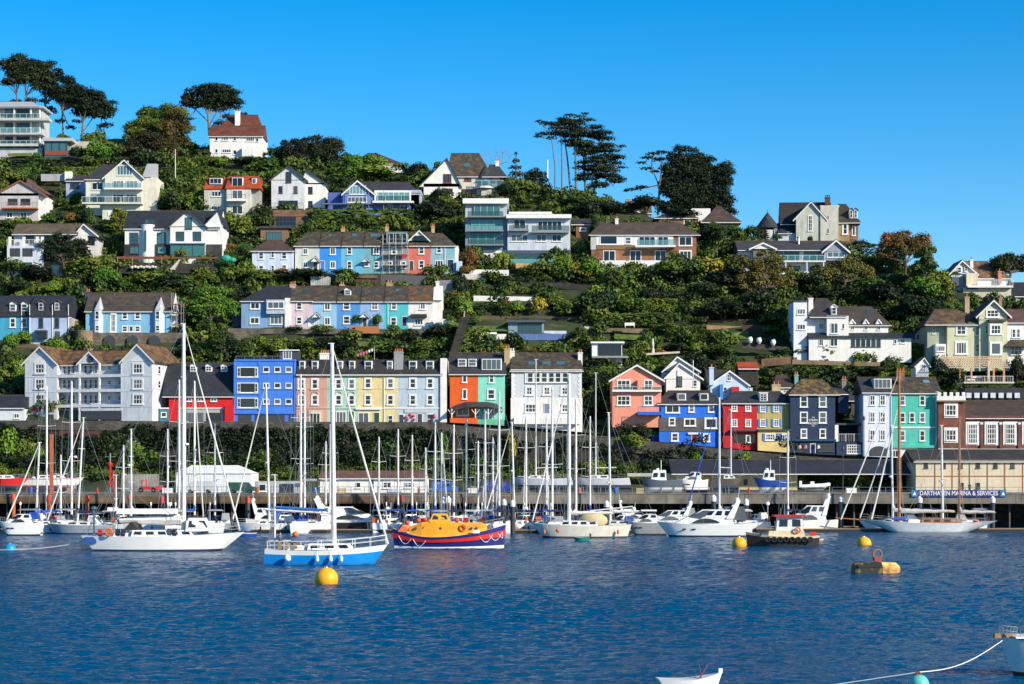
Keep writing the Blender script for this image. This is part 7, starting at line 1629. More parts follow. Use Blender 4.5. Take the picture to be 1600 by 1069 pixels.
fs = [(0,1,2,3,4,5)[::-1], tuple(30+i for i in range(6))]
for i in range(5):
    for j in range(5): fs.append((i*6+j, (i+1)*6+j, (i+1)*6+j+1, i*6+j+1))
m._add(vs, fs).build('superstructure', OY, b)
cabin(b, -2.3, .2, 2.0, 3.05, 4.0, OY, .5, .4, True, 'wheelhouse'); cabin(b, -6.0, -4.5, 1.8, 1.9, 2.7, plain((.70, .12, .02), .5), .2, .6, False, 'stern_canopy')
MB().torus((1.6, -1.36, 2.35), .34, .09, 'y', 14, 6).build('lifebuoy', ORNG, b, True)
for x in (-3.9, -3.0, -1.0, 2.6, 3.2): MB().lathe([(.16, 0), (.16, .05)], (0, 0, 0), 10).build('porthole', DKGREY, b).matrix_local = Matrix.Translation((x, -1.32+abs(x)*.045, 2.3)) @ Matrix.Rotation(R(90), 4, 'X')
for x, z in ((-3.6, 3.05), (-2.8, 3.15), (.9, 3.1), (-4.9, 2.8)): MB().sphere((x, -.4, z+.15), .32, .25, .25, 8, 5).build('red_drum', plain((.75, .08, .02), .5), b, True)
MB().tube([(-.2, 0, 3.1), (-.2, 0, 6.2)], .07, 6, .04).build('mast', VARN, b)
m = MB()
for x0 in (-5.9, -4.2, 3.6, 4.7, 5.7):
    pts = []
    for i in range(9):
        t = (x0+1.5*i/8)/L+.5; t = min(.97, max(.03, t)); bm_ = 1.95*(.22+.78*math.sin(min(1, t/.5)*math.pi/2)) if t < .5 else 1.95*math.cos((t-.5)/.5*math.pi/2)**.75
        zt = 1.3*(1 + 1.1*max(0, (t-.35)/.65)**2 + .8*max(0, (.35-t)/.35)**2)
        pts.append((L*(t-.5), -(bm_+.08), zt*.7-.75*math.sin(math.pi*i/8)))
    m.tube(pts, .035, 5)
m.build('grab_lines', HULLW, b); rails(b, L, 3.9, 2.0, .5, .6, x0=.15, x1=.5, full=.5, stern=.3)
MB().box(2.8, 3.6, -1.62, -1.56, 1.75, 2.15).build('white_plate', HULLW, b)

# -- cream sloop
b, D = boat('cream hulled sailing yacht with thick white mast and beige deck cover', 908, 840, 180)
k = D/F; L = 156*k; CRH = plain((.78, .73, .62), .3)
hull(b, L, 3.9, 1.6, CRH, rake=1.6, transom_rake=-.6, counter=1.2, stern=.5, sheer=.25, boot=plain((.10, .05, .03)), draft=.3)
cabin(b, -2.2, 3.0, 2.8, 1.6, 2.3); MB().sphere((-1.6, 0, 2.3), 2.0, 1.3, 1.1, 14, 8).build('dome_cover', plain((.55, .45, .26), .8), b, True)
rig(b, (908-889)*k, 20.2, .27, 6.0, sail=CANW, deckz=1.9, L=L, B=3.9, spread=(.36, .66), lean=0)
rails(b, L, 3.9, 1.6, .25, .65, stern=.5); MB().sphere((3.2, 2.0, 1.0), .28, .2, .28, 10, 6).build('orange_fender', ORNG, b, True); fenders(b, (5.0, -4.9), 1.7, .5, ORNG)
MB().tube([(-1.2, 0, 3.6), (-7.0, 0, 4.2)], .09, 6).build('boom', ALU, b)

# -- big motor cruiser
def cruiser(label, px, wl, wpx, rz, D=None, z=0, hullm=HULLW, tall=1.0, group=None, arch=True, fb=1.7, name='motor_cruiser', stripe=None, canopy=None):
    b, D = boat(label, px, wl, rz, name, 'motorboat', group, z, D); k = D/F; L = wpx*k
    hull(b, L, L*.29, fb, hullm, rake=1.7, transom_rake=.1, stern=.86, full=.55, sheer=.22, boot=plain((.02, .03, .06)), draft=.3, flare=.2, stripe=stripe)
    Bm = L*.29
    cabin(b, -L*.30, L*.34, Bm*.86, fb, fb+.85*tall, slope=L*.16, wins=False, name='forecabin')
    cabin(b, -L*.30, L*.16, Bm*.8, fb+.8*tall, fb+1.75*tall, HULLW, L*.14, .3, True, 'saloon', winh=.55)
    w_ = MB()
    for s_ in (-1, 1): w_._add([(L*.16, s_*Bm*.29, fb+.86*tall), (L*.02, s_*Bm*.24, fb+1.66*tall), (-L*.05, s_*Bm*.34, fb+1.66*tall), (-L*.0, s_*Bm*.42, fb+.9*tall)], [(0,1,2,3) if s_ > 0 else (3,2,1,0)])
    w_.quad((L*.165, -Bm*.28, fb+.86*tall), (L*.165, Bm*.28, fb+.86*tall), (L*.025, Bm*.22, fb+1.72*tall), (L*.025, -Bm*.22, fb+1.72*tall)).build('windscreen', GLASS, b)
    # long curved side window
    for s_ in (-1, 1):
        pts = [(-L*.16+L*.3*i/8, fb+.22+.52*tall*math.sin(math.pi*(i+.0)/8)**.7) for i in range(9)]
        g = MB(); 
        for (xa, za), (xb, zb) in zip(pts, pts[1:]): g.quad((xa, s_*(Bm*.425), fb+.2), (xb, s_*(Bm*.42), fb+.2), (xb, s_*(Bm*.415), zb), (xa, s_*(Bm*.42), za)) if s_ < 0 else g.quad((xb, s_*(Bm*.42), fb+.2), (xa, s_*(Bm*.425), fb+.2), (xa, s_*(Bm*.42), za), (xb, s_*(Bm*.415), zb))
        g.build('side_window', GLASS, b)
        MB().box(-.25, .25, -.01, .01, -.09, .09).build('porthole', GLASS, b).location = (L*.22, s_*(Bm*.43), fb*.62)
        MB().box(-.25, .25, -.01, .01, -.09, .09).build('porthole', GLASS, b).location = (L*.12, s_*(Bm*.47), fb*.62)
    if arch:
        for s_ in (-1, 1): MB()._add([(-L*.30, s_*Bm*.42, fb+.8), (-L*.22, s_*Bm*.42, fb+.8), (-L*.33, s_*Bm*.36, fb+2.7*tall), (-L*.37, s_*Bm*.36, fb+2.7*tall), (-L*.30, s_*Bm*.36, fb+.8), (-L*.22, s_*Bm*.36, fb+.8), (-L*.33, s_*Bm*.30, fb+2.7*tall), (-L*.37, s_*Bm*.30, fb+2.7*tall)],
            [(0,1,2,3), (7,6,5,4), (0,4,5,1), (1,5,6,2), (2,6,7,3), (3,7,4,0)] if s_ > 0 else [(3,2,1,0), (4,5,6,7), (1,5,4,0), (2,6,5,1), (3,7,6,2), (0,4,7,3)]).build('radar_arch', HULLW, b)
        MB().box(-L*.375, -L*.325, -Bm*.36, Bm*.36, fb+2.65*tall, fb+2.85*tall).lathe([(.3, 0), (.32, .2), (.2, .35)], (-L*.35, 0, fb+2.85*tall), 10).tube([(-L*.35, .5, fb+2.85*tall), (-L*.37, .5, fb+4.2*tall)], .03, 5).build('arch_top', HULLW, b)
    if canopy: cabin(b, -L*.44, -L*.2, Bm*.74, fb+.6, fb+2.1*tall, canopy, .2, .3, False, 'canopy')
    rails(b, L, Bm, fb, .22, .6, x0=.02, x1=.5, full=.55, stern=.86); MB().box(-L*.52, -L*.49, -Bm*.36, Bm*.36, .35, .5).build('bathing_platform', TEAK, b)
    return b
cruiser('big white motor cruiser with radar arch lying left of the black tug', 1100, 838.5, 148, 180, tall=1.15, canopy=plain((.10, .11, .12), .7))
cruiser('sleek white motor yacht behind the blue hulled sailing yacht', 548, 832, 150, 0, D=283, tall=1.15, hullm=plain((.03, .03, .035), .3), stripe=HULLW)
cruiser('white flybridge motor yacht behind the black tug', 1262, 830, 92, 180, D=284, tall=1.3, fb=1.6)
cruiser('grey hooded motorboat between the cream yacht and the big cruiser', 1045, 833, 96, 180, D=279, tall=.9, arch=True, canopy=plain((.35, .36, .37), .7))
cruiser('small grey hulled motorboat at the bow of the cream yacht', 1008, 836, 68, 180, hullm=plain((.32, .33, .34), .4), tall=.7, arch=False)
cruiser('white motorboat moored left of the wooden yawl pontoon', 990, 829, 60, 0, D=288, tall=.9)
cruiser('white motor launch tucked behind the bow of the blue yacht', 420, 829, 70, 0, D=286, tall=1.0)
cruiser('white motorboat with blue canvas at the far left pontoon', 30, 837, 72, 180, tall=.75, canopy=BLUC, arch=False)

for px, wl, wp, rz, D_, cv, lab in ((150, 833, 40, 70, 280, None, 'stern on white motorboat between the pontoon yachts left of the big white yacht'), (352, 831, 46, 100, 284, GREYH, 'grey canopied motorboat behind the bow of the big white yacht'), (598, 832, 42, 250, 281, None, 'bow on white motorboat behind the blue hulled yacht bow'), (648, 830, 50, 20, 286, NAVYC, 'navy canopied motorboat behind the lifeboat stern'), (722, 830, 54, 170, 288, BLUC, 'blue canopied motorboat behind the lifeboat wheelhouse'), (815, 832, 46, 250, 279, TEALC, 'teal canopied motorboat at the thick black pile'), (968, 833, 50, 190, 281, None, 'low white motorboat between the cream yacht and the grey motorboats'), (1180, 830, 44, 120, 287, CANW, 'white canopied motorboat behind the tug bow'), (60, 834, 40, 110, 281, CANW, 'white canopied motorboat at the leftmost mast'), (455, 831, 52, 10, 283, BLUC, 'blue canopied motorboat behind the stern of the blue hulled yacht')):
    cruiser(lab, px, wl, wp*1.3, rz, D=D_, tall=.75, canopy=cv, arch=rz > 150, fb=1.2, hullm=HULLW if px % 4 else GREYH)
# -- black tug with tyre fenders
b, D = boat('small black and cream tug with a row of tyre fenders and red wheelhouse roof', 1222, 853.5, 180, 'tugboat', 'tugboat'); k = D/F; L = 114*k
BLK = plain((.02, .02, .022), .6); CRT = plain((.66, .56, .34), .5)
hull(b, L, 3.0, 1.15, BLK, rake=.25, transom_rake=.15, stern=.7, full=.5, sheer=.5, boot=BLK, draft=.3, flare=.1, stripe=CRT)
cabin(b, -2.6, 1.8, 2.2, 1.15, 1.85, CRT, .2, .1, False, 'engine_casing'); cabin(b, -2.4, .8, 1.9, 1.85, 3.55, plain((.84, .82, .75), .5), .2, .1, True, 'wheelhouse')
MB().box(-2.7, 1.1, -1.15, 1.15, 3.55, 3.75).build('wheelhouse_roof', plain((.55, .02, .02), .5), b); MB().torus((-1.7, 1.14, 1.95), .3, .09, 'y', 14, 6).build('lifebuoy', ORNG, b, True)
for i in range(8):
    x = 1.9 - i*.72; t = x/L+.5; MB().torus((x, 1.62 - (.12 if i == 0 else 0), .85), .24, .12, 'y', 12, 6).build('tyre_fender', BLKC, b, True)
MB().tube([(-.3, 0, 3.4), (-.3, 0, 5.2)], .05, 6).tube([(.2, 0, 3.4), (.2, 0, 4.6)], .04, 5).build('mast', METAL, b); MB().box(-4.0, -3.4, -.3, .3, 1.2, 1.7).build('winch', RDS, b); MB().box(2.6, 2.8, .9, 1.2, 1.3, 2.0).build('bollard', BLK, b)
b, D = boat('tiny open workboat tied to the stern of the tug', 1268, 850, 180, 'dinghy', 'dinghy'); hull(b, 2.9, 1.3, .55, plain((.30, .16, .06), .6), stripe=HULLW, rake=.3, stern=.8, draft=.15); MB().box(-1.0, -.5, -.25, .25, .5, 1.2).build('outboard', DKGREY, b)

# -- classic yawl
b, D = boat('long white wooden yawl with varnished orange masts and grey sail covers', 1449, 831.5, 180); k = D/F; L = 218*k
hull(b, L, 4.2, 1.35, plain((.72, .75, .76), .25), rake=5.2, transom_rake=-1.0, counter=5.4, stern=.12, full=.5, sheer=.42, boot=plain((.55, .52, .45), .5), draft=.35, flare=.2, sternsheer=.25)
MX = (1449-1405)*k
rig(b, MX, 22.0, .21, 8.3, sail=plain((.50, .48, .44), .8), deckz=1.6, L=L, B=4.2, mat=VARN, spread=(.34, .62), furl=True, fore=L*.62, sailr=.32, back=-1)
rig(b, (1449-1499)*k, 15.5, .16, 5.4, sail=plain((.50, .48, .44), .8), deckz=1.5, L=L, B=3.6, mat=VARN, spread=(.45,), furl=False, fore=MX-.5, back=-L*.42, name='mizzen_mast', sailr=.28)
MB().tube([(L*.44, 0, 1.75), (L*.66, 0, 2.1)], .13, 7, .07).build('bowsprit', VARN, b); MB().tube([(L*.40, 0, 1.9), ((L*.40+MX)/2, 0, 10.2), (MX+.2, 0, 18.5)], [.13, .12, .05], 6).build('furled_staysail', CANW, b, True)
cabin(b, -3.5, 1.0, 2.0, 1.35, 2.0, VARN, .2, .1, True, 'deckhouse'); MB().tube([(3.2, 0, 2.0), (5.2, 0, 1.95)], .4, 8, .15).build('folded_sail', BLUC, b, True)
MB().box(-5.0, -2.2, -.5, .5, 1.4, 1.95).build('skylight', TEAK, b); MB().lathe([(.4, 0), (.4, .35)], (-7.0, .4, 1.4), 10).build('red_drum', RDS, b, True)
cabin(b, 1.3, 3.0, 1.8, 1.35, 1.9, HULLW, .2, .1, False, 'hatch'); rails(b, L, 4.2, 1.45, .42, .6, x0=-.4, x1=.42, stern=.15)
# -- the rest of the marina: one proto per deck layout, copied by parts
def yacht(label, px, ytop, D, rz, wpx=None, Lm=11, hullm=HULLW, boomc=NAVYC, furl=True, lean=0, r=.15, mast=ALU, radar=.55, z=0, hood=NAVYC, group='yachts berthed along the marina pontoons', stripe=None, furlm=None, boomon=True):
    o = P(px, 0, D); zt = CH - (ytop-HY)*D/F; fbz = 1.25
    b = thing('sailing_yacht', label, 'sailboat', (o.x, D, z), R(rz), group)
    # mast stands where it does in the photograph: shift the hull under it
    mx = Lm*.08; ca, sa = math.cos(R(rz)), math.sin(R(rz)); b.location = (o.x - mx*ca, D - mx*sa, z)
    B = Lm*.31
    hull(b, Lm, B, fbz, hullm, rake=1.2, transom_rake=-.25, stern=.7, sheer=.2, boot=plain((.02, .03, .10)), draft=.3, n=12, stripe=stripe)
    cabin(b, -Lm*.12, Lm*.22, B*.66, fbz, fbz+.5); cabin(b, -Lm*.36, -Lm*.13, B*.62, fbz, fbz+.38, wins=False, name='cockpit_coaming')
    if hood: cabin(b, -Lm*.22, -Lm*.08, B*.6, fbz+.35, fbz+1.15, hood, .2, .5, False, 'spray_hood')
    H = zt - z - fbz - .4
    rig(b, mx, H, r, Lm*.38 if boomon else None, sail=boomc, deckz=fbz+.4, L=Lm, B=B, mat=mast, furl=furl, lean=lean, radar=radar, furlm=furlm)
    rails(b, Lm, B, fbz, .2, .6, stern=.7); q = random.Random(px)
    if q.random() < .7:
        a = -Lm*.46; m = MB(); cv = q.choice([CANW, CANW, NAVYC, BLUC, GREYH])
        for x in (a, a+Lm*.15):
            for y in (-B*.3, B*.3): m.tube([(x, y, fbz), (x, y, fbz+1.95)], .03, 4)
        m.mi = 1; m.prismx([(-B*.36, fbz+1.9), (B*.36, fbz+1.9), (B*.25, fbz+2.1), (-B*.25, fbz+2.1)], a-.2, a+Lm*.17); m.build('bimini', [METAL, cv], b)
    if q.random() < .6: fenders(b, [Lm*(-.25+.14*i) for i in range(4)], B*.5+.1, .4, q.choice([HULLW, NAVYC, CANW]), .12, .55); fenders(b, [Lm*(-.25+.14*i) for i in range(4)], -B*.5-.1, .4, HULLW, .12, .55)
    if q.random() < .5: MB().tube([(-Lm*.47, B*.25, fbz), (-Lm*.47, B*.25, fbz+2.8)], .035, 5).sphere((-Lm*.47, B*.25, fbz+2.9), .3, .12, .3, 8, 5).build('wind_generator', HULLW, b)
    if q.random() < .6: MB().box(-Lm*.5, -Lm*.47, -.3, .1, fbz-.1, fbz+.75).build('outboard', BLKC, b)
    if q.random() < .5: MB().box(-Lm*.49, -Lm*.485, B*.1, B*.35, fbz+.2, fbz+1.0).build('ensign', RDS if px % 2 else ORNG, b)
    return b
# (mast column, mast top row, depth, heading, length, hull, cover, furl, lean, radar, label)
YS = [
 (56, 692, 276, 200, 10, HULLW, BLUC, 1, -.5, .55, 'white yacht with blue sail cover, leftmost mast of the marina'),
 (73, 604, 291, 80, 13, HULLW, NAVYC, 0, 0, 0, 'yacht with the very tall thin mast reaching the white apartments, left end'),
 (95, 711, 288, 100, 9, HULLW, None, 0, 0, 0, 'yacht with the short thin mast between two tall ones at the left end'),
 (112, 596, 292, 95, 13, HULLW, None, 0, 0, 0, 'yacht with the tall thin mast rising before the garage of the white apartments'),
 (121, 653, 274, 172, 11, plain((.40, .44, .48), .4), NAVYC, 1, -.9, .62, 'grey hulled yacht draped in dark blue covers at the left pontoon'),
 (193, 696, 286, 95, 10, HULLW, CANW, 0, 0, .6, 'yacht with the lower of two close masts behind the stern of the big white yacht'),
 (205, 671, 281, 175, 11, HULLW, CANW, 0, 0, .6, 'yacht with the higher of two close masts behind the stern of the big white yacht'),
 (262, 671, 287, 85, 11, HULLW, NAVYC, 0, 0, .58, 'yacht with the slim mast just left of the big white yacht mast'),
 (280, 594, 283, 95, 13, HULLW, CANW, 0, -.5, .4, 'yacht with the tall mast touching the big white mast on its left'),
 (304, 596, 288, 85, 13, HULLW, BLUC, 1, 0, .5, 'yacht with the tall mast just right of the big white yacht mast'),
 (336, 663, 286, 100, 11, HULLW, NAVYC, 1, 0, .4, 'yacht with navy cover and mast in front of the red shop door'),
 (421, 600, 280, 184, 13, HULLW, BLUC, 1, .5, .42, 'yacht with blue boom cover and tall mast before the blue flat roofed block'),
 (470, 585, 284, 95, 13, HULLW, CANW, 1, 0, .3, 'yacht with the tall mast before the salmon terraced house'),
 (476, 606, 290, 85, 12, HULLW, None, 0, -.3, .35, 'yacht with the slanting mast close right of the salmon house mast'),
 (509, 690, 288, 95, 10, HULLW, NAVYC, 0, -.2, 0, 'yacht with the short mast left of the blue ketch mast'),
 (516, 664, 285, 80, 11, HULLW, CANW, 0, 0, .4, 'yacht whose thick mast stands half hidden behind the blue yacht mast'),
 (592, 683, 284, 95, 10, HULLW, BLUC, 1, 0, 0, 'yacht with the short mast and blue furled sail right of the blue yacht'),
 (622, 671, 288, 85, 11, HULLW, NAVYC, 0, -.5, 0, 'yacht with the mast leaning left before the narrow yellow house'),
 (644, 680, 282, 95, 10, HULLW, BLUC, 0, 0, .5, 'yacht with a radar on the short mast before the pale blue grey house'),
 (665, 700, 287, 85, 9, HULLW, None, 1, -.2, 0, 'yacht with the shortest mast above the lifeboat stern'),
 (680, 660, 281, 100, 11, HULLW, BLUC, 0, 0, 0, 'yacht with the mast just right of the pale blue grey house door'),
 (690, 677, 286, 80, 11, HULLW, None, 1, .4, .45, 'yacht with the mast in the dark gap between the blue grey and orange houses'),
 (709, 664, 283, 95, 12, HULLW, NAVYC, 0, .7, .35, 'yacht with the mast leaning right before the orange house corner'),
 (729, 656, 288, 90, 12, HULLW, NAVYC, 0, .5, .3, 'yacht with the mast before the middle of the orange house'),
 (747, 690, 282, 80, 10, HULLW, CANW, 0, -.2, .5, 'yacht with the shorter mast and white sail bag above the lifeboat'),
 (758, 641, 286, 95, 13, HULLW, NAVYC, 1, .8, .4, 'yacht with the tall leaning mast before the aqua house'),
 (770, 684, 290, 85, 10, HULLW, CANW, 0, -.5, .45, 'yacht with the short mast leaning left before the aqua house corner'),
 (780, 612, 284, 95, 14, HULLW, NAVYC, 1, .5, 0, 'yacht with the tall mast in the gap left of the large white house'),
 (804, 660, 280, 178, 11, HULLW, NAVYC, 1, .4, .5, 'yacht with navy cover lying right of the lifeboat bow'),
 (822, 652, 286, 95, 12, HULLW, CANW, 1, .3, .35, 'yacht with the thick mast at the left corner of the large white house'),
 (854, 650, 289, 85, 11, HULLW, NAVYC, 1, 0, .4, 'yacht with the mast below the door of the large white house'),
 (863, 605, 282, 95, 14, HULLW, NAVYC, 0, -.3, .3, 'yacht with the tall mast before the centre of the large white house'),
 (900, 624, 288, 85, 13, HULLW, CANW, 0, .4, .4, 'yacht with the mast right beside the cream yacht mast'),
 (922, 651, 285, 95, 11, HULLW, BLUC, 0, .4, .4, 'yacht with the mast and wooden post right of the large white house'),
 (954, 645, 279, 178, 12, HULLW, CANW, 0, .3, .35, 'white yacht with long white boom cover right of the cream yacht'),
 (1124, 622, 286, 175, 13, HULLW, CANW, 1, 0, 0, 'yacht with blue furled sail and tall mast before the blue and slate house'),
 (1231, 674, 287, 90, 11, HULLW, CANW, 0, 0, 0, 'yacht with white mast behind the tug wheelhouse'),
 (1395, 665, 289, 175, 12, HULLW, CANW, 1, .2, .45, 'yacht with white mast just left of the yawl main mast'),
 (1473, 665, 290, 175, 12, HULLW, CANW, 0, .2, .4, 'yacht with white mast and radar between the two varnished yawl masts'),
]
for (px, yt, D, rz, Lm, hm, bc, fu, ln, rd, lab) in YS:
    yacht(lab, px, yt, D, rz, Lm=Lm, hullm=hm, boomc=bc, furl=bool(fu), lean=ln*(1 if rz > 130 else .001), r=.18 if Lm > 11 else .155, radar=rd or None, hood=[NAVYC, CANW, BLUC, GREYH][px % 4], furlm=BLUC if px in (592, 1124) else None, boomon=px % 5 != 3)
# ------------------------------------------------ boats stored ashore on the quay deck
def ashore(label, px, D, wpx, rz, kind, hm=HULLW, mast=None, stripe=None):
    zz = DECKZ + 1.15
    if kind == 'yacht':
        o = P(px, 0, D); L = wpx*D/F; b = thing('sailing_yacht', label, 'sailboat', (o.x, D, zz), R(rz))
        hull(b, L, L*.3, 1.2, hm, rake=1.3, transom_rake=-.3, stern=.6, sheer=.2, boot=stripe or plain((.08, .10, .16)), draft=.7, n=12, stripe=stripe)
        cabin(b, -L*.15, L*.22, L*.18, 1.2, 1.75)
        MB().prismx([(-.15, -1.1), (.15, -1.1), (.2, -.5), (-.2, -.5)], -.9, .9).build('keel', DKGREY, b)
        if mast: rig(b, L*.08, CH-(mast-HY)*D/F - zz - 1.7, .12, L*.36, sail=None, deckz=1.7, L=L, B=L*.3, furl=False)
        rails(b, L, L*.3, 1.2, .2, .6, stern=.6)
    elif kind == 'fisher':
        o = P(px, 0, D); L = wpx*D/F; b = thing('fishing_boat', label, 'boat', (o.x, D, zz-.4), R(rz))
        hull(b, L, L*.32, 1.3, hm, rake=.9, transom_rake=.1, stern=.85, sheer=.45, boot=HULLW, draft=.7, n=12, stripe=stripe, flare=.22)
        cabin(b, -L*.12, L*.26, L*.24, 1.35, 3.0, HULLW, .5, .1, True, 'wheelhouse', winh=.42); MB().tube([(0, 0, 3.0), (0, 0, 4.6)], .06, 5).lathe([(.25, 0), (.25, .3)], (.6, 0, 3.0), 8).build('mast', HULLW, b)
        rails(b, L, L*.32, 1.35, .45, .6, x0=.1, x1=.5, stern=.85, mat=METAL)
    cr = thing('boat_cradle', 'steel cradle under the ' + ' '.join(label.split()[:9]), 'cradle', (o.x, D, DECKZ)); m = MB()
    for q in (-.3, .0, .3):
        for s_ in (-1, 1):
            X = q*L*math.cos(R(rz)) ; m.box(X-.07, X+.07, s_*L*.13-.07, s_*L*.13+.07, 0, 1.0)
    m.box(-L*.33, L*.33, -.1, .1, 0, .12); m.build('props', STEEL, cr)
    return b
ashore('bright red hulled yacht stored on the boatyard deck at the left edge', 5, 312, 82, 0, 'yacht', plain((.60, .02, .02), .4))
ashore('white and faded pink hulled yacht stored ashore beside the red one', 78, 316, 108, 0, 'yacht', HULLW, None, plain((.62, .30, .42), .5))
ashore('pale hulled yacht with canopy stored ashore behind the pontoon masts', 845, 316, 96, 180, 'yacht', plain((.5, .54, .6), .4), 562)
ashore('long white hulled yacht stored ashore below the brown wall', 938, 318, 90, 180, 'yacht', plain((.55, .58, .62), .4), 583)
ashore('grey and white fishing boat stored on the quay deck', 1033, 311, 66, 180, 'fisher', plain((.12, .15, .19), .5))
ashore('blue and white fishing boat with wheelhouse stored on the quay deck', 1204, 311, 54, 180, 'fisher', plain((.02, .08, .38), .4))
ashore('dark keeled racing yacht stored ashore between the two fishing boats', 1138, 314, 52, 0, 'yacht', plain((.10, .08, .07), .5), 640)
c_ = cruiser('white motor cruiser stored on the quay deck behind the grey fishing boat', 1081, 800, 50, 180, D=313, z=DECKZ+.35, tall=.8, arch=False)
b = thing('inflatable_boat', 'white inflatable boat on a trailer at the right end of the quay deck', 'inflatable', P(1272, 766, 309)); m = MB()
for s_ in (-1, 1): m.tube([(2.4, s_*.2, .95), (1.7, s_*.75, .8), (-1.8, s_*.85, .6), (-2.2, s_*.85, .6)], .3, 8)
m.box(-2.0, 1.8, -.7, .7, .35, .5).build('tubes', HULLW, b, True); MB().box(-.6, 0, -.3, .3, .5, 1.4).box(-2.4, -2.0, -.25, .25, .4, 1.5).build('console', HULLW, b); MB().box(-1.5, 1.5, -.5, .5, 0, .3).build('trailer', STEEL, b)

# ------------------------------------------------ mooring buoys, near boats, pontoons
YB = plain((.90, .42, .005), .45, name='buoy_paint')
def ball(label, px, py, rpx, D, mat=YB, wlc=.42):
    s_ = D/F; o = P(px, py, D); r = rpx*s_; b = thing('mooring_buoy', label, 'buoy', (o.x, D, 0))
    MB().sphere((0, 0, r*wlc), r, r, r, 24, 14).build('float', mat, b, True); MB().torus((0, 0, r*(1+wlc)+.05), .14, .035, 'y', 10, 5).lathe([(.12, 0), (.10, .08)], (0, 0, r*(1+wlc)-.04), 8).build('ring', METAL, b, True)
ball('large yellow ball buoy in front of the blue hulled yacht', 510, 905, 18.5, 152)
ball('small yellow ball buoy at the bow of the black tug', 1155, 847, 11.5, 228, wlc=.3)
ball('small yellow ball buoy below the bow of the white yawl', 1350, 845, 11.5, 232, wlc=.15)
ball('small bright blue buoy at the left edge', 16, 861, 9, 218, plain((.01, .30, .60), .4), .1)
b = thing('mooring_buoy', 'long black cylindrical mooring buoy with rusty yellow end and iron ring', 'buoy', P(1369, 0, 168)); b.location.z = 0; s_ = 168/F
m = MB(); R0 = 13*s_; Lh = 30*s_
pts = []
m.mi = 0
n = 8
def oct_(x, r): return [(x, r*math.sin(math.pi/8+2*math.pi*j/8), .3+r*math.cos(math.pi/8+2*math.pi*j/8)) for j in range(8)]
st = [(-37*s_, R0*.86), (-33*s_, R0), (7*s_, R0), (30*s_, R0*.95), (37*s_, R0*.5)]
vs = [p for x, r in st for p in oct_(x, r)]
for i in range(4):
    for j in range(8):
        m.f.append((i*8+j, i*8+(j+1) % 8, (i+1)*8+(j+1) % 8, (i+1)*8+j)); m.m.append(0 if i < 2 else 1)
m.f += [tuple(range(8))[::-1], tuple(32+j for j in range(8))]; m.m += [0, 1]; m.v = vs
rust, nt_, b_ = newmat('rusty_yellow'); nt_.links.new(noise_mix(nt_, (.78, .52, .14), (.34, .12, .03), 1.6, 8, .42, .66), b_.inputs['Base Color']); b_.inputs['Roughness'].default_value = .7
blk, nt_, b_ = newmat('buoy_black'); nt_.links.new(noise_mix(nt_, (.012, .012, .012), (.30, .22, .04), 1.1, 8, .53, .70), b_.inputs['Base Color']); b_.inputs['Roughness'].default_value = .6
m.build('float', [blk, rust], b); b.rotation_euler = (0, 0, R(8))
m = MB(); m.box(-33*s_, 6*s_, -R0*1.02, -R0*.9, .55, .72).box(-33*s_, 6*s_, R0*.9, R0*1.02, .55, .72).build('fender_strip', BLKC, b)
MB().torus((2*s_, 0, .45+R0+9*s_), 7*s_, 1.4*s_, 'y', 18, 7).build('iron_ring', plain((.30, .16, .10), .8), b, True); MB().box(-4*s_, 8*s_, -.25, .25, .35+R0, .5+R0+3*s_).tube([(-4*s_, 0, .45+R0), (-3*s_, 0, .45+R0+7*s_), (3*s_, 0, .45+R0+2*s_)], .07, 6).build('shackle', plain((.35, .05, .03), .7), b)
b = thing('dinghy', 'little teal tender with an outboard floating before the cream yacht', 'dinghy', (P(909, 0, 246).x, 246, 0), R(170)); hull(b, 2.3, 1.2, .42, TEALC, rake=.3, stern=.8, draft=.15, n=10); MB().box(-1.2, -1.0, -.12, .12, .3, .95).build('outboard', BLK, b)
b = thing('dinghy', 'small blue tender beside the bow of the big white yacht', 'dinghy', (P(385, 0, 262).x, 262, 0), R(180)); hull(b, 3.0, 1.4, .5, plain((.02, .08, .40), .5), stripe=HULLW, rake=.4, stern=.8, draft=.15, n=10)
# dinghy at the lower edge
D0 = 79.0; b = thing('dinghy', 'white open dinghy with dark oar and upturned bow at the bottom edge', 'dinghy', (P(1078, 0, D0).x, D0, -.02), R(6)); L = 2.75
hull(b, L, 1.15, .42, HULLW, rake=.25, stern=.7, sheer=.75, draft=.1, n=16, flare=.2)
MB().tube([(.3, -.35, .45), (.75, .1, .95)], .03, 6).tube([(.42, -.3, .45), (.38, -.1, 1.0)], .02, 6).build('oar', plain((.15, .04, .03), .6), b); MB().box(.25, .35, -.45, .45, .42, .47).box(.55, 1.0, -.28, .28, .44, .50).build('thwart', DKGREY, b); MB().box(1.2, 1.36, -.07, .07, .66, .85).build('stem_head', HULLW, b)
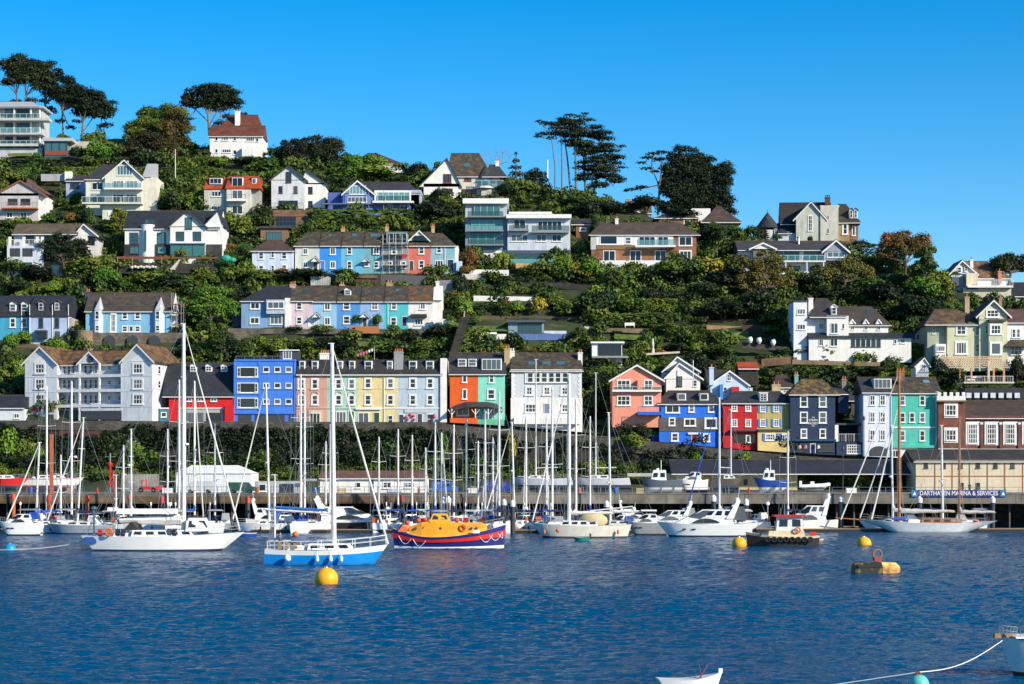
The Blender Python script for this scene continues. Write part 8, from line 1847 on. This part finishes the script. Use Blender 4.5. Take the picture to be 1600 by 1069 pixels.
# white bow at the right edge, its rope and buoy
D1 = 84.0; b = thing('moored_boat', 'white boat with steel pulpit, only its bow showing at the right edge', 'boat', (P(1690, 0, D1).x, D1, 0), R(180)); L = 7.4
hull(b, L, 2.6, 1.35, plain((.70, .74, .74), .3), rake=.7, stern=.8, sheer=.3, draft=.3, boot=plain((.10, .03, .02)), flare=.25, n=24)
cabin(b, -2, 2.0, 1.6, 1.4, 1.9); rails(b, L, 2.6, 1.4, .3, .42, mat=METAL, x0=.36, x1=.5, stern=.8); MB().box(L*.40, L*.52, -.16, .16, 1.66, 1.86).build('bow_roller', TEAK, b); MB().box(L*.2, L*.42, -.86, .86, 1.70, 1.78).build('toe_rail', HULLW, b)
bb = P(1436, 1062, 79.5); t = thing('mooring_buoy', 'teal ball buoy with rusty chain at the bottom edge', 'buoy', (bb.x, 79.5, 0)); MB().sphere((0, 0, .12), .42, .42, .42, 22, 12).build('float', plain((.12, .55, .50), .4), t, True); MB().torus((-.05, 0, .55), .1, .03, 'y', 10, 5).box(-.14, .1, -.08, .08, .47, .56).build('chain', plain((.20, .06, .03), .9), t)
m = MB(); A = P(1566, 1001, 83.5); Bp = Vector((bb.x, 79.6, .62)); pts = []
for i in range(15):
    q = i/14; p = A.lerp(Bp, q); p.z -= .35*math.sin(math.pi*q); pts.append(p)
m.tube(pts, .022, 6); E = P(1290, 1072, 80.5); pts = [Bp.lerp(E, i/6) for i in range(7)]; m.tube(pts, .02, 6)
tag(m.build('mooring_rope', plain((.75, .75, .76), .8)), 'white mooring rope from the right hand bow down to the teal buoy', 'rope')
for (x0, y0, D0_), (x1, y1, D1_), lab in (((129, 846, 216), (18, 860, 218), 'rope from the stern of the big white yacht to the blue buoy'), ((129, 848, 216), (-30, 868, 216), 'second rope running left from the stern of the big white yacht')):
    a, c = P(x0, y0, D0_), P(x1, y1, D1_); c.z = max(c.z, .1); pts = [a.lerp(c, i/10) - Vector((0, 0, .5*math.sin(math.pi*i/10)*.6)) for i in range(11)]
    for p in pts: p.z = max(p.z, .05)
    tag(MB().tube(pts, .03, 5).build('mooring_rope', CANW), lab, 'rope')
# floating pontoons
for k_, (xa, xb, D_) in enumerate(((-60, 250, 282), (395, 620, 279), (770, 1010, 277.5), (1180, 1620, 283), (250, 800, 293), (800, 1340, 294))):
    a, c = P(xa, 0, D_), P(xb, 0, D_); p = thing('pontoon', ['floating timber pontoon at the left end of the marina', 'floating pontoon behind the blue hulled yacht', 'floating pontoon under the cream yacht', 'long black floating pontoon behind the white yawl', 'far pontoon behind the left hand masts', 'far pontoon below the concrete quay edge'][k_], 'pontoon', (a.x, D_, 0))
    Lp = c.x-a.x; MB().box(0, Lp, -1.1, 1.1, .38, .5).build('decking', TEAK, p); MB().box(.1, Lp-.1, -1.0, 1.0, -.3, .38).build('float', BLK, p)
# piles with coloured caps
def pile(px, ytop, D, capm, w_=8, body=plain((.035, .04, .045), .7), lab='', grp=None, cone=False):
    s_ = D/F; zt = CH-(ytop-HY)*s_; o = P(px, 0, D); t = thing('mooring_pile', lab, 'pile', (o.x, D, 0), 0, grp); r = w_*s_/2
    MB().lathe([(r, -2), (r, zt-1.4*r*2)], (0, 0, 0), 12).build('post', body, t, True)
    MB().lathe([(r*1.12, zt-1.4*r*2), (r*1.12, zt-.35), (r*(.15 if cone else .9), zt)], (0, 0, 0), 12).build('cap', capm, t, True)
RUST = plain((.42, .10, .03), .7, name='rust_red'); CAPR = plain((.65, .06, .03), .6)
for px, yt, w_, bd, cp, wh in ((21, 772, 6.5, RUST, CAPR, 'leftmost rusty mooring pile at the timber jetty'), (77, 773, 7, RUST, CAPR, 'rusty pile beside the orange post at the left'), (136, 774, 6.5, plain((.28, .11, .05), .8), CAPR, 'brown pile with red cap left of the big white yacht'), (202, 773, 5, plain((.20, .09, .05), .8), CAPR, 'thin red capped pile behind the big white yacht boom'), (254, 776, 7.5, DKGREY, CAPR, 'dark pile with red cap left of the big white mast'), (279, 773, 7, plain((.28, .15, .06), .8), CAPR, 'brown pile touching the big white mast'), (387, 776, 7.5, DKGREY, CAPR, 'grey pile with red cap beside the big white yacht bow'), (626, 774, 7.5, DKGREY, CAPR, 'grey pile with red band behind the lifeboat stern')):
    pile(px, yt, 291, cp, w_, bd, wh)
for px, yt, wh, D_ in ((693, 773, 'black pile with white cap behind the lifeboat wheelhouse', 290), (701, 772, 'second of two close white capped piles behind the lifeboat', 292), (788, 776, 'black pile with white cap right of the lifeboat bow', 290), (801, 778, 'thick black pile standing in front of the pontoon right of the lifeboat', 273), (948, 779, 'thick black pile with white cap at the cream yacht', 274), (1115, 770, 'black pile with white cap behind the big motor cruiser', 290), (1166, 776, 'slim black pile behind the arch of the motor cruiser', 290), (1314, 771, 'black pile with white cap before the yawl bowsprit', 287), (1437, 772, 'black pile with white cap between the two yawl masts', 290), (1551, 772, 'black pile with white cap at the yawl stern', 288)):
    pile(px, yt + 3, D_, TRIM, 7.5, lab=wh, cone=True)
o = MB().box(-.25, .25, -.25, .25, 0, 9.6).build('crane_post', plain((.45, .12, .05), .7)); o.location = (P(80.5, 0, 303).x, 303, DECKZ-.2); tag(o, 'tall orange steel post of the boat hoist at the left of the jetty', 'post')
# ------------------------------------------------ things on the quay deck
t = thing('marquee', 'white ridge roofed boat tent on the boatyard deck behind the big yacht mast', 'tent', P(335, 773, 322)); s_ = 322/F
TW = plain((.74, .76, .78), .6); zb = 22*s_
MB().box(-60*s_, 58*s_, 0, 9, 0, 34*s_).build('walls', TW, t)
MB()._add([(-61*s_, -.2, 33*s_), (24*s_, -.2, 33*s_), (59*s_, -.2, 33*s_), (-61*s_, 9, 33*s_), (59*s_, 9, 33*s_), (-40*s_, 3, 46*s_), (34*s_, 3, 46*s_)], [(0, 1, 6, 5), (1, 2, 6), (2, 4, 6), (3, 5, 6, 4), (0, 5, 3), (0, 3, 4, 2, 1)]).build('roof', TW, t)
m = MB()
for i in range(5): x = (-60+i*20)*s_; m.box(x-.05, x+.05, -.06, 0, 0, 33*s_)
m.build('seams', plain((.5, .52, .55)), t); MB().box(26*s_, 56*s_, -.3, -.1, 0, 14*s_).build('door_flap', plain((.55, .57, .6)), t)
h = House('long white portacabin office with a brown pitched roof on the boatyard deck', 318, 585, 770, name='portacabin', cat='building', down=0, mark='the boatyard office')
h.wall(500, 668, 746, mat=WHITE, d1=5); h.roofx(500, 666, 746, 736, slate((.20, .10, .07), (.16, .08, .06)), d1=5, hr=8); h.win(605, 758, 13, 10, 2, 1); h.win(560, 758, 8, 9, 1, 1); h.win(640, 758, 16, 9, 3, 1); h.door(581, 749, 770, 6, DKGREY); h.box_('notice', 606, 628, 764, 769, -.1, 0, plain((.5, .62, .75)))
h = House('grey container office with dark windows left of the boatyard office', 316, 440, 770, name='container_office', cat='building', down=0)
h.wall(398, 470, 752, mat=render((.45, .47, .48)), d1=4); h.win(410, 762, 12, 12, 1, 1, fr=TRIM); h.win(448, 762, 22, 12, 3, 1, fr=DKGREY)
MB().box(-.1, .1, 3.9, 4, 0, 1).build('sign_frame', METAL, h.root).location = (h.X(482), 0, h.Z(753)); 
def van(label, px, D, col, L=4.6, rz=0, name='parked_van', cat='van'):
    t = thing(name, label, cat, (P(px, 0, D).x, D, DECKZ), R(rz)); H = L*.42
    MB().prism([(-L/2, .35), (L/2, .35), (L/2, H*.55), (L*.36, H*.62), (L*.24, H), (-L/2, H)], -.9, .9).build('body', col, t)
    MB().quad((L*.365, -.8, H*.64), (L*.365, .8, H*.64), (L*.255, .7, H*.95), (L*.255, -.7, H*.95)).quad((-L*.1, -.92, H*.6), (L*.22, -.92, H*.6), (L*.2, -.92, H*.9), (-L*.1, -.92, H*.9)).build('windows', GLASS, t)
    for x in (-L*.31, L*.31):
        for y in (-.86, .86):
            w_ = thing('wheel', None, None, (0, 0, 0)); COL.objects.unlink(w_); bpy.data.objects.remove(w_)
            wh = MB().torus((x, y, .33), .23, .10, 'y', 12, 6).build('wheel', BLKC, t, True); MB().lathe([(.16, -.04), (.16, .04)], (0, 0, 0), 8).build('rim', METAL, wh).matrix_local = Matrix.Translation((x, y, .33)) @ Matrix.Rotation(R(90), 4, 'X')
van('bright blue van parked on the boatyard deck behind the lifeboat', 695, 313, plain((.03, .14, .62), .3), 4.4); van('pale silver van parked beside the white boat tent', 312, 311, plain((.55, .58, .6), .3), 4.6, 180); van('dark blue van parked on the deck left of the large white house', 782, 314, plain((.02, .05, .35), .3), 4.6); van('dark green van at the right end of the white boat tent', 378, 310, plain((.02, .09, .06), .4), 4.2)
h = House('tall grey slatted timber screen on the boatyard deck left of the white tent', 320, 220, 768, name='timber_screen', cat='fence', down=0)
h.wall(190, 248, 741, mat=stone((.42, .42, .40), (.34, .34, .32), (.04, .04, .04), 1, .25, 8, 'slats'), d1=.2)
t = thing('boat_hoist', 'red framed boat hoist tractor on the boatyard deck', 'machine', P(172, 770, 309)); m = MB()
m.tube([(0, 0, 0), (0, 0, 6.4)], .12, 6).tube([(-.8, 0, 5.8), (.9, 0, 5.8)], .07, 5).build('pole', STEEL, t); MB().sphere((0, 0, 4.6), .42, .3, .38, 8, 5).box(.0, .14, -.3, .3, 1.0, 4.2).box(.5, .64, -.3, .3, .3, 3.6).box(-.3, 1.0, -.3, .3, 1.6, 1.8).build('red_frame', RDS, t)
t = thing('forklift', 'red yard tractor with a front bucket beside the timber screen', 'tractor', P(232, 770, 308)); MB().box(-1.3, .9, -.5, .5, .5, 1.0).box(-1.1, -1.02, -.45, .45, 1.0, 2.0).box(-.3, -.22, -.45, .45, 1.0, 2.0).box(-1.15, -.2, -.5, .5, 2.0, 2.08).prism([(1.2, .3), (2.4, .4), (2.2, 1.2), (1.2, 1.0)], -.7, .7).build('body', RDS, t)
for x in (-1.1, .9): MB().torus((x, -.65, .45), .3, .14, 'y', 12, 6).build('wheel', BLKC, t, True)
# the marina sign
sg = thing('marina_sign', 'long navy blue sign board with white capital letters on the quay rail', 'sign', P(1498, 771, 300.6)); s_ = 300.6/F
MB().box(-74*s_, 74*s_, -.08, 0, -5.3*s_, 5.3*s_).build('board', plain((.02, .03, .16), .5), sg)
MB().box(-74*s_, -65*s_, -.1, -.08, -5.3*s_, 5.3*s_).box(65*s_, 73*s_, -.1, -.08, -5*s_, 5*s_).build('emblem_panel', plain((.03, .18, .40), .5), sg)
for x in (-69.5, 69): MB().prism([(x*s_-.25, -.28), (x*s_+.3, -.28), (x*s_+.02, .3)], -.12, -.1).build('sail_emblem', TRIM, sg)
tx = text_on(sg, 'DARTHAVEN MARINA & SERVICES', 0, 0, .98, TRIM, y=-.09); wdt = max(v.co.x for v in tx.data.vertices)-min(v.co.x for v in tx.data.vertices); tx.scale = (122*s_/wdt, 1, 1)
# small pale sign boards ashore
sg = thing('building_sign', 'small white lettered name board above the boatyard container office', 'sign', P(484, 750, 315)); MB().box(-1.2, 1.2, -.05, 0, -.3, .3).build('board', plain((.10, .10, .11)), sg); text_on(sg, 'KINGSWEAR', 0, 0, .42, TRIM, y=-.07); MB().box(-.05, .05, 0, .1, -2.1, .3).build('post', METAL, sg)
# lamp posts
for px, yb, ht, D_, lab in ((1350, 712, 56, 341, 'black lantern lamp post before the white house with the arched passage'), (1317, 770, 66, 303, 'slim grey lamp post on the quay left of the yawl'), (60, 652, 44, 341, 'dark lamp post on the street before the white apartments')):
    t = thing('street_lamp', lab, 'lamp post', P(px, yb, D_)); s_ = D_/F; MB().tube([(0, 0, -.5), (0, 0, ht*s_)], .09, 7, .06).build('post', DKGREY, t); MB().lathe([(.1, 0), (.25, .25), (.18, .6), (.03, .8)], (0, 0, ht*s_-.1), 8).build('lantern', DKGREY, t, True)
# hanging washing behind the yellow house
t = thing('washing_line', 'washing line with pink and white clothes on the slope above the yellow terrace', 'washing line', P(572, 556, 357)); s_ = 357/F
MB().tube([(13*s_, 0, -1), (13*s_, 0, 13*s_)], .05, 5).tube([(-16*s_, 0, 2*s_), (13*s_, 0, 12*s_)], .02, 4).build('line', WIRE, t)
for i in range(6): q = i/6; MB().box((-14+i*4.4)*s_, (-11+i*4.4)*s_, -.03, .03, (-1+i*1.6)*s_, (3+i*1.6)*s_).build('garment', plain((.7, .12, .2)) if i < 4 else CANW, t)
# ---------------------------------------------------------------- people
SKIN = plain((.55, .32, .22), .6, name='skin')
def person(label, loc, rz, top, bottom, sit=False, hgt=1.7):
    k = hgt/1.7
    hip = .92 if not sit else .5
    J = [(0, 0, hip), (0, 0, hip+.25), (0, 0, hip+.5), (0, 0, hip+.58), (0, 0, hip+.68),        # 0 pelvis 1 waist 2 chest 3 neck 4 head
         (-.1, 0, hip-.05), (-.11, -.42 if sit else -.02, hip-(.02 if sit else .46)), (-.11, -.44 if sit else .02, .07), (-.11, -.6 if sit else -.16, .04),
         (.1, 0, hip-.05), (.11, -.42 if sit else .03, hip-(.02 if sit else .46)), (.11, -.44 if sit else .05, .07), (.11, -.6 if sit else -.12, .04),
         (-.19, 0, hip+.46), (-.24, .03, hip+.18), (-.22, -.14, hip-.04), (.19, 0, hip+.46), (.24, .03, hip+.18), (.20, -.16, hip+.02), (0, -.02, hip+.78)]
    E = [(0,1), (1,2), (2,3), (3,4), (4,19), (0,5), (5,6), (6,7), (7,8), (0,9), (9,10), (10,11), (11,12), (2,13), (13,14), (14,15), (2,16), (16,17), (17,18)]
    RR = [.13, .12, .15, .055, .085, .09, .065, .045, .04, .09, .065, .045, .04, .065, .045, .035, .065, .045, .035, .06]
    me = bpy.data.meshes.new('person'); me.from_pydata([(x*k, y*k, z*k) for x, y, z in J], E, []); o = bpy.data.objects.new('person', me); COL.objects.link(o)
    md = o.modifiers.new('skin', 'SKIN'); ss = o.modifiers.new('sub', 'SUBSURF'); ss.levels = 1; ss.render_levels = 2
    for i, v in enumerate(me.skin_vertices[0].data if me.skin_vertices else []): v.radius = (RR[i]*k, RR[i]*k); v.use_root = i == 0
    m_, nt, b_ = newmat('clothing'); tc = nt.nodes.new('ShaderNodeTexCoord'); sp = nt.nodes.new('ShaderNodeSeparateXYZ'); r = nt.nodes.new('ShaderNodeValToRGB'); r.color_ramp.interpolation = 'CONSTANT'
    mu = nt.nodes.new('ShaderNodeMath'); mu.operation = 'DIVIDE'; mu.inputs[1].default_value = (hip+.9)*k
    nt.links.new(tc.outputs['Object'], sp.inputs[0]); nt.links.new(sp.outputs[2], mu.inputs[0]); nt.links.new(mu.outputs[0], r.inputs[0]); nt.links.new(r.outputs[0], b_.inputs['Base Color'])
    r.color_ramp.elements[0].color = rgba(bottom); r.color_ramp.elements[1].position = hip/(hip+.9); r.color_ramp.elements[1].color = rgba(top)
    e = r.color_ramp.elements.new((hip+.56)/(hip+.9)); e.color = (.55, .32, .22, 1); me.materials.append(m_)
    o.location = loc; o.rotation_euler = (0, 0, rz); tag(o, label, 'person')
    MB().sphere((0, .02*k, (hip+.80)*k), .095*k, .11*k, .09*k, 10, 6).build('hair', plain((.06, .035, .02), .8), o, True)
    return o
zs = CH-(709-HY)*345/F
for px, lab, t_, b_ in ((1250, 'person in a pale pink top standing outside the pub, left of two', (.75, .42, .45), (.05, .06, .10)), (1259, 'person in a red pink top standing outside the pub near the door', (.65, .20, .28), (.03, .03, .04)), (1279, 'person in a white top standing right of the pub door', (.78, .76, .74), (.03, .04, .08))):
    person(lab, (P(px, 0, 344.5).x, 344.5, zs), 0, t_, b_)
person('person in dark clothes standing on the stern of the blue hulled yacht', (P(437, 0, 184).x, 184.4, 1.35), .4, (.04, .06, .10), (.02, .02, .03))
person('person in dark clothes on the quay deck by the cream boathouse', (P(1515, 0, 303).x, 303, DECKZ), 0, (.03, .03, .04), (.02, .02, .03))

# clutter along the boatyard deck
DR = [('oil_drum', 'drum', 'blue plastic drum'), ('crate', 'crate', 'pale wooden crate'), ('gas_bottle', 'gas bottle', 'small red gas bottle'), ('storage_box', 'box', 'white storage box'), ('trolley', 'trolley', 'grey hand trolley'), ('oil_drum', 'drum', 'rusty steel drum')]
WH = [(48, 'below the stored pink hull'), (112, 'between the orange post and the hoist pole'), (152, 'left of the red hoist pole'), (262, 'right of the timber screen'), (352, 'before the white boat tent'), (402, 'at the container office'), (492, 'under the dark name board'), (534, 'at the boatyard office window'), (655, 'at the right end of the boatyard office'), (740, 'between the two blue vans'), (830, 'below the canopied pale hull'), (905, 'under the keel of the long white hull'), (962, 'right of the cream yacht mast'), (1000, 'left of the grey fishing boat'), (1170, 'left of the blue fishing boat'), (1330, 'on the bare deck left of the yawl'), (1380, 'on the deck behind the yawl mast')]
for i, (px, wh) in enumerate(WH):
    nm, ct, lk = DR[i % 6]; D = 303.5 + (i * 5 % 4); q = MB(); c_ = [plain((.02, .12, .5), .4), plain((.5, .38, .2), .8), RDS, HULLW, METAL, RUST][i % 6]
    if nm == 'oil_drum': q.lathe([(.3, 0), (.31, .3), (.29, .32), (.31, .6), (.3, .95)], (0, 0, 0), 12)
    elif nm == 'crate':
        for z in (0, .3, .6): q.box(-.6, .6, -.4, .4, z, z+.22)
        q.box(-.6, -.5, -.42, .42, 0, .9).box(.5, .6, -.42, .42, 0, .9)
    elif nm == 'gas_bottle': q.lathe([(.16, 0), (.18, .1), (.18, .75), (.08, .92), (.08, 1.05)], (0, 0, 0), 10)
    elif nm == 'storage_box': q.box(-.8, .8, -.4, .4, .06, .75).box(-.84, .84, -.44, .44, .75, .86)
    else: q.box(-.5, .5, -.3, .3, .2, .28).tube([(-.5, -.2, .28), (-.62, -.2, 1.1), (-.62, .2, 1.1), (-.5, .2, .28)], .03, 5).torus((-.35, -.32, .12), .08, .04, 'y', 8, 5).torus((.35, -.32, .12), .08, .04, 'y', 8, 5)
    o = q.build(nm, c_); o.location = (P(px, 0, D).x, D, DECKZ + .01); tag(o, lk + ' ' + wh, ct)
# ---------------------------------------------------------------- distant air is clear; give repeated labels a check
seen = {}
for o in SC.objects:
    if o.parent is None and o.type in ('MESH', 'EMPTY') and o.get('kind') != 'structure' and 'label' not in o: print('NOLABEL', o.name)
print('objects', len(SC.objects), 'plants', len(VEG))

for o in SC.objects:
    if o.parent is None and 'label' in o and not 4 <= len(o['label'].split()) <= 16: print('LEN', len(o['label'].split()), o.name, o['label'])
